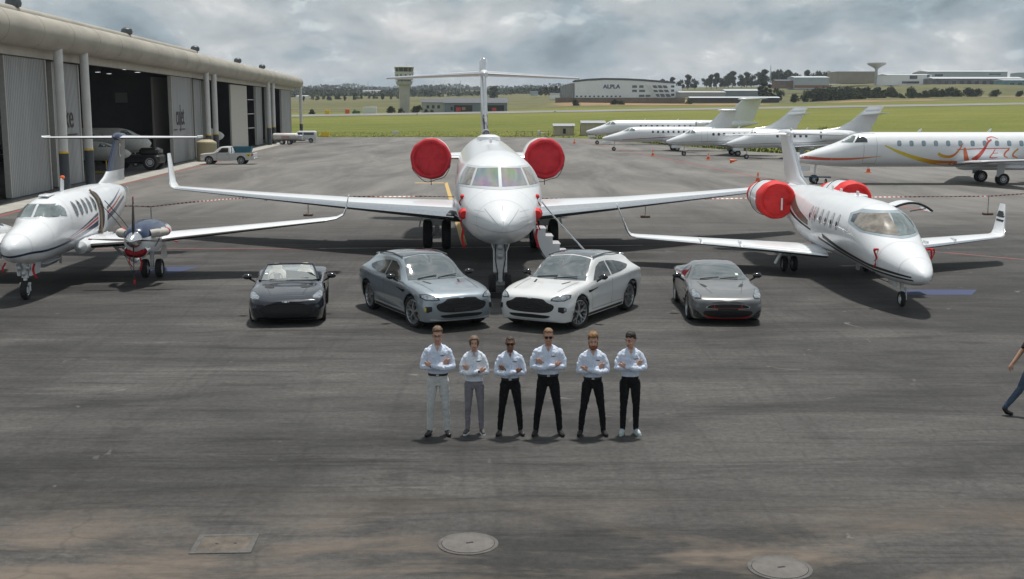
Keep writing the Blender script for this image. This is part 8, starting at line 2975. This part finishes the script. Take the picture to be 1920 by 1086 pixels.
# ---------------------------------------------------------------- trees
LEAFS = [mat('leaf_dark_green', (.030, .045, .020), .85, vary=.35, scale=.9, spec=.15), mat('leaf_olive_green', (.05, .065, .025), .85, vary=.35, scale=.9, spec=.15), mat('leaf_fresh_green', (.075, .115, .022), .8, vary=.3, scale=1.5, spec=.2)]
BARK = mat('tree_bark', (.08, .06, .045), .9, vary=.2)


def crown_mesh(seed, h, w, n_leaf, kind='round', leaf=.6, base=.22):
    rnd = random.Random(seed)
    mb = MB()
    cl = []
    for i in range(9 if kind != 'tall' else 12):
        t = rnd.random()
        z = h * (base + (1 - base) * (t * .8 + .1))
        rr_ = w * .5 * {'round': math.sqrt(max(.08, 1 - (2 * t - .85) ** 2)), 'tall': .35 + .5 * (1 - t), 'bush': math.sqrt(max(.1, 1 - t * t)), 'flat': .5 + .7 * t}[kind]
        a = rnd.uniform(0, 6.28)
        q = rnd.uniform(.15, .85)
        cl.append((rr_ * q * math.cos(a), rr_ * q * math.sin(a), z, w * rnd.uniform(.16, .30)))
    for k in range(n_leaf):
        c = cl[k % len(cl)]
        d = Vector((rnd.gauss(0, 1), rnd.gauss(0, 1), rnd.gauss(0, .8))).normalized() * c[3] * rnd.random() ** .4
        p = Vector(c[:3]) + d
        if p.z < h * base * .6:
            p.z = h * base * .6 + rnd.random() * .3
        u = Vector((rnd.gauss(0, 1), rnd.gauss(0, 1), rnd.gauss(0, 1))).normalized()
        w_ = u.cross(Vector((rnd.gauss(0, 1), rnd.gauss(0, 1), rnd.gauss(0, 1)))).normalized()
        s = leaf * rnd.uniform(.6, 1.3)
        mb.add([p - u * s, p + w_ * s * .5, p + u * s, p - w_ * s * .5], [(0, 1, 2, 3)])
    return mb.mesh('crown')


PROTO = {}
for nm, seed, h, w, nl, kind, leaf, base, lm in (('a', 1, 10, 9, 1300, 'round', .7, .10, 0), ('b', 2, 11, 7, 1300, 'tall', .66, .06, 0), ('c', 3, 9, 10, 1200, 'flat', .66, .22, 1), ('d', 4, 10, 8, 1200, 'round', .66, .10, 1), ('bush', 5, 3.2, 5.2, 800, 'bush', .36, .02, 0), ('bush2', 6, 2.6, 4.6, 800, 'bush', .34, .02, 1), ('poplar', 8, 16, 7, 1500, 'tall', .75, .04, 0), ('shrub', 9, 2.6, 2.4, 700, 'tall', .14, .05, 2)):
    me = crown_mesh(seed, h, w, nl, kind, leaf, base)
    me.materials.append(LEAFS[lm])
    tb = MB()
    tb.tube([(0, 0, -.6), (.05 * h * .1, 0, h * .3), (0, .03 * h, h * .62)], [.028 * h, .02 * h, .008 * h], 7)
    for q in range(4):
        a = q * 1.6 + seed
        tb.tube([(0, 0, h * (.25 + .06 * q)), (w * .28 * math.cos(a), w * .28 * math.sin(a), h * (.5 + .05 * q))], [.012 * h, .004 * h], 5)
    tm = tb.mesh('trunk')
    tm.materials.append(BARK)
    PROTO[nm] = (me, tm, h)


def tree(kind, u, Y, hpx, label, group=None, name='tree', v_base=None, cat='tree'):
    me, tm, h = PROTO[kind]
    x = (u - 960) / 2200 * Y
    z = ground_z(x, Y) if v_base is None else V2Z(v_base, Y)
    s = hpx * Y / 2200 / h
    T = thing(name, label, cat, (x, Y, z - .1), random.uniform(0, 6.28), group, s)
    for nm, m_ in (('trunk', tm), ('crown', me)):
        o = bpy.data.objects.new(nm, m_)
        col.objects.link(o)
        o.parent = T
    return T


rt = random.Random(21)
ORD = 'first second third fourth fifth sixth seventh eighth ninth tenth eleventh twelfth thirteenth fourteenth fifteenth sixteenth seventeenth eighteenth nineteenth twentieth'.split()


def nth(i, total):
    """place in a row, counted from the nearer end"""
    if i < total / 2:
        return ORD[i] + ' from the left'
    return ORD[total - 1 - i] + ' from the right'


G1 = 'dark trees along the right-hand ridge'
L1_ = 'dark evergreen tree in the line along the right-hand ridge'
for i_, (u, hp, kd) in enumerate([(1170, 11, 'a'), (1184, 13, 'b'), (1196, 12, 'a'), (1213, 13, 'd'), (1232, 10, 'c'), (1243, 17, 'a'), (1256, 18, 'b'), (1270, 15, 'a'), (1286, 21, 'b'), (1295, 16, 'a'), (1318, 15, 'c'), (1330, 20, 'b'), (1338, 22, 'b'), (1350, 19, 'a'), (1361, 21, 'd'), (1369, 24, 'b'), (1384, 20, 'a'), (1394, 22, 'b'), (1404, 19, 'a'), (1416, 23, 'a'), (1425, 25, 'b'), (1444, 22, 'c'), (1456, 26, 'a'), (1470, 23, 'd'), (1488, 20, 'a'), (1504, 22, 'b'), (1520, 22, 'a'), (1535, 19, 'c'), (1549, 17, 'a')]):
    tree(kd, u + rt.uniform(-2, 2), 1060 + rt.uniform(-30, 60), hp * 1.22, 'dark tree on the right-hand ridge, ' + nth(i_, 29), G1, v_base=171 - (u - 1170) / 380 * 12)
for i, u in enumerate((1421, 1428, 1436)):
    tree('poplar', u, 700, 40 - 4 * i, ('tallest', 'middle', 'shortest')[i] + ' of three tall dark trees behind the parked jets', 'clump of tall trees behind the parked jets', v_base=190)
tree('a', 1452, 690, 26, 'round brownish tree right of the tall clump', v_base=190)
tree('bush', 1438, 660, 16, 'dark rounded bush below the tall clump', v_base=193, name='bush', cat='bush')
G2 = 'trees along the left field edge'
for i_, u in enumerate(sorted((600, 622, 633, 652, 668, 695, 708, 722, 737, 575, 590, 612, 641, 680, 748))):
    tree(rt.choice('abd'), u + rt.uniform(-2, 2), 950 + rt.uniform(-60, 60), rt.uniform(9, 15), 'dark round tree along the left field edge, ' + nth(i_, 15), G2, v_base=190)
G3 = 'bushes in the thicket right of the parked jets'
for i in range(74):
    u = 1512 + 268 * (i / 74) + rt.uniform(-6, 6)
    Y = rt.uniform(600, 680)
    hp = rt.uniform(10, 16) * (1.2 if u < 1620 else 1)
    tree(rt.choice(['bush', 'bush2', 'bush', 'd']), u, Y, hp, 'dense dark green bush in the thicket right of the parked jets', G3, name='bush', v_base=193 - (Y - 600) / 80 * 12, cat='bush')
for u, Y, hp, lab in ((1077, 560, 12, 'dark bush on bare soil below the brown wall'), (1150, 575, 10, 'dark bush left of the parked jets tails'), (1162, 575, 8, 'smaller dark bush beside it on bare soil'), (1287, 600, 8, 'small dark bush on bare soil behind the parked jets'), (1482, 600, 14, 'dark bush on the slope left of the thicket'), (1500, 590, 12, 'dark bush just left of the thicket'), (1805, 640, 16, 'large bush right of the thicket'), (1820, 640, 14, 'dark bush beside the large bush right of the thicket'), (1855, 640, 12, 'lone bush near the right edge'), (1900, 620, 10, 'low hedge bush at the right edge'), (785, 470, 13, 'dark shrub at the foot of the control tower'), (735, 470, 12, 'green shrub left of the control tower'), (755, 470, 8, 'low green shrub against the tower shaft'), (669, 470, 6, 'lone shrub left of the containers'), (588, 450, 8, 'lone round shrub right of the hangar column'), (800, 480, 6, 'small round shrub in front of the office'), (812, 480, 5, 'tiny round shrub in front of the office'), (925, 1000, 12, 'lone tree on the skyline right of the large jet fin')):
    tree('bush' if hp > 9 else 'bush2', u, Y, hp, lab, name='bush', cat='bush')
tree('flat' if False else 'c', 927, 1100, 16, 'spreading tree alone on the skyline right of the fin', v_base=178)
for i_, u in enumerate((1012, 1022, 1032, 1041, 1048)):
    tree(rt.choice('abd'), u, 1020, rt.uniform(14, 19), 'dark tree left of the white factory, ' + nth(i_, 5), 'clump of trees left of the white factory', v_base=180)
for i_, u in enumerate((1520, 1534, 1543, 1551)):
    x = (u - 960) / 2200 * 165
    tree('shrub', u, 166, 30 if u in (1534, 1543) else 20, 'fresh green shrub between the two rear jet tails, ' + nth(i_, 4), 'fresh green shrubs on the bank', name='shrub', cat='shrub')
for i_, u in enumerate((1575, 1592, 1640, 1655)):
    tree('shrub', u, 150, 13, 'low green shrub on the bank behind the regional jet, ' + nth(i_, 4), 'low shrubs on the bank', name='shrub', cat='shrub')

# far woods that read as one mass
rnd = random.Random(5)
mb = MB()
for band_i, (Y, v0, u0, u1, n_, hh) in enumerate(((1250, 183.5, 380, 960, 5200, 8), (1700, 178.5, 360, 1080, 7000, 11), (2400, 174, 340, 1300, 7000, 15), (3600, 170.5, 340, 1300, 5000, 20), (1350, 176, 960, 1060, 1000, 9))):
    for k in range(n_):
        u = rnd.uniform(u0, u1)
        den = .5 + .5 * math.sin(u * .05 + band_i) * math.sin(u * .017 + 2 * band_i)
        if rnd.random() > .35 + .65 * den:
            continue
        y = Y + rnd.uniform(-60, 90)
        x = (u - 960) / 2200 * y
        z = V2Z(v0, Y) + rnd.random() ** 1.4 * hh * (.4 + .6 * den)
        s = rnd.uniform(1.2, 2.4) * Y / 1500
        p = Vector((x, y, z))
        a = Vector((rnd.gauss(0, 1), rnd.gauss(0, .5), rnd.gauss(0, .7))).normalized()
        c = a.cross(Vector((rnd.gauss(0, 1), rnd.gauss(0, 1), rnd.gauss(0, 1)))).normalized()
        mb.add([p - a * s, p + c * s * .6, p + a * s, p - c * s * .6], [(0, 1, 2, 3)])
tag(mb.build('distant_woods', LEAFS[0], None, 0, False), 'dark distant woods along the skyline', None, None, 'stuff')

# grass blades along the apron edge and on the bank
rnd = random.Random(8)
mb = MB()
for k in range(16000):
    x = rnd.uniform(-42, 60)
    d = rnd.random() ** 2 * 45
    ye = edge_y(x)
    y = ye + .1 + d
    if y > 250 or y < 100:
        continue
    z = ground_z(x, y)
    h = rnd.uniform(.04, .14) * (1 + (x > 14) * 2.2)
    a = rnd.uniform(0, 6.28)
    w = rnd.uniform(.05, .14)
    dx, dy = math.cos(a) * w, math.sin(a) * w
    lx, ly = rnd.uniform(-.15, .15), rnd.uniform(-.15, .15)
    mb.add([(x - dx, y - dy, z - .03), (x + dx, y + dy, z - .03), (x + lx, y + ly, z + h)], [(0, 1, 2)])
tag(mb.build('grass_tufts', mat('grass_blade', (.085, .115, .022), .9, vary=.35, scale=.6, spec=.1), None, 0, False), 'rough green grass growing along the apron edge', None, None, 'stuff')
# ---------------------------------------------------------------- air
hz = MB().box((0, 4700, 69), (31000, 9700, 141)).build('haze', [], None, 0)
hm = bpy.data.materials.new('thin_haze')
hm.use_nodes = True
hn, hl_ = hm.node_tree.nodes, hm.node_tree.links
hn.clear()
pv = hn.new('ShaderNodeVolumePrincipled')
pv.inputs['Color'].default_value = (.82, .9, 1.0, 1)
pv.inputs['Density'].default_value = .00011
pv.inputs['Anisotropy'].default_value = .2
ho = hn.new('ShaderNodeOutputMaterial')
hl_.new(pv.outputs[0], ho.inputs['Volume'])
hz.data.materials.append(hm)
tag(hz, 'thin pale haze over the whole airfield', None, None, 'stuff')
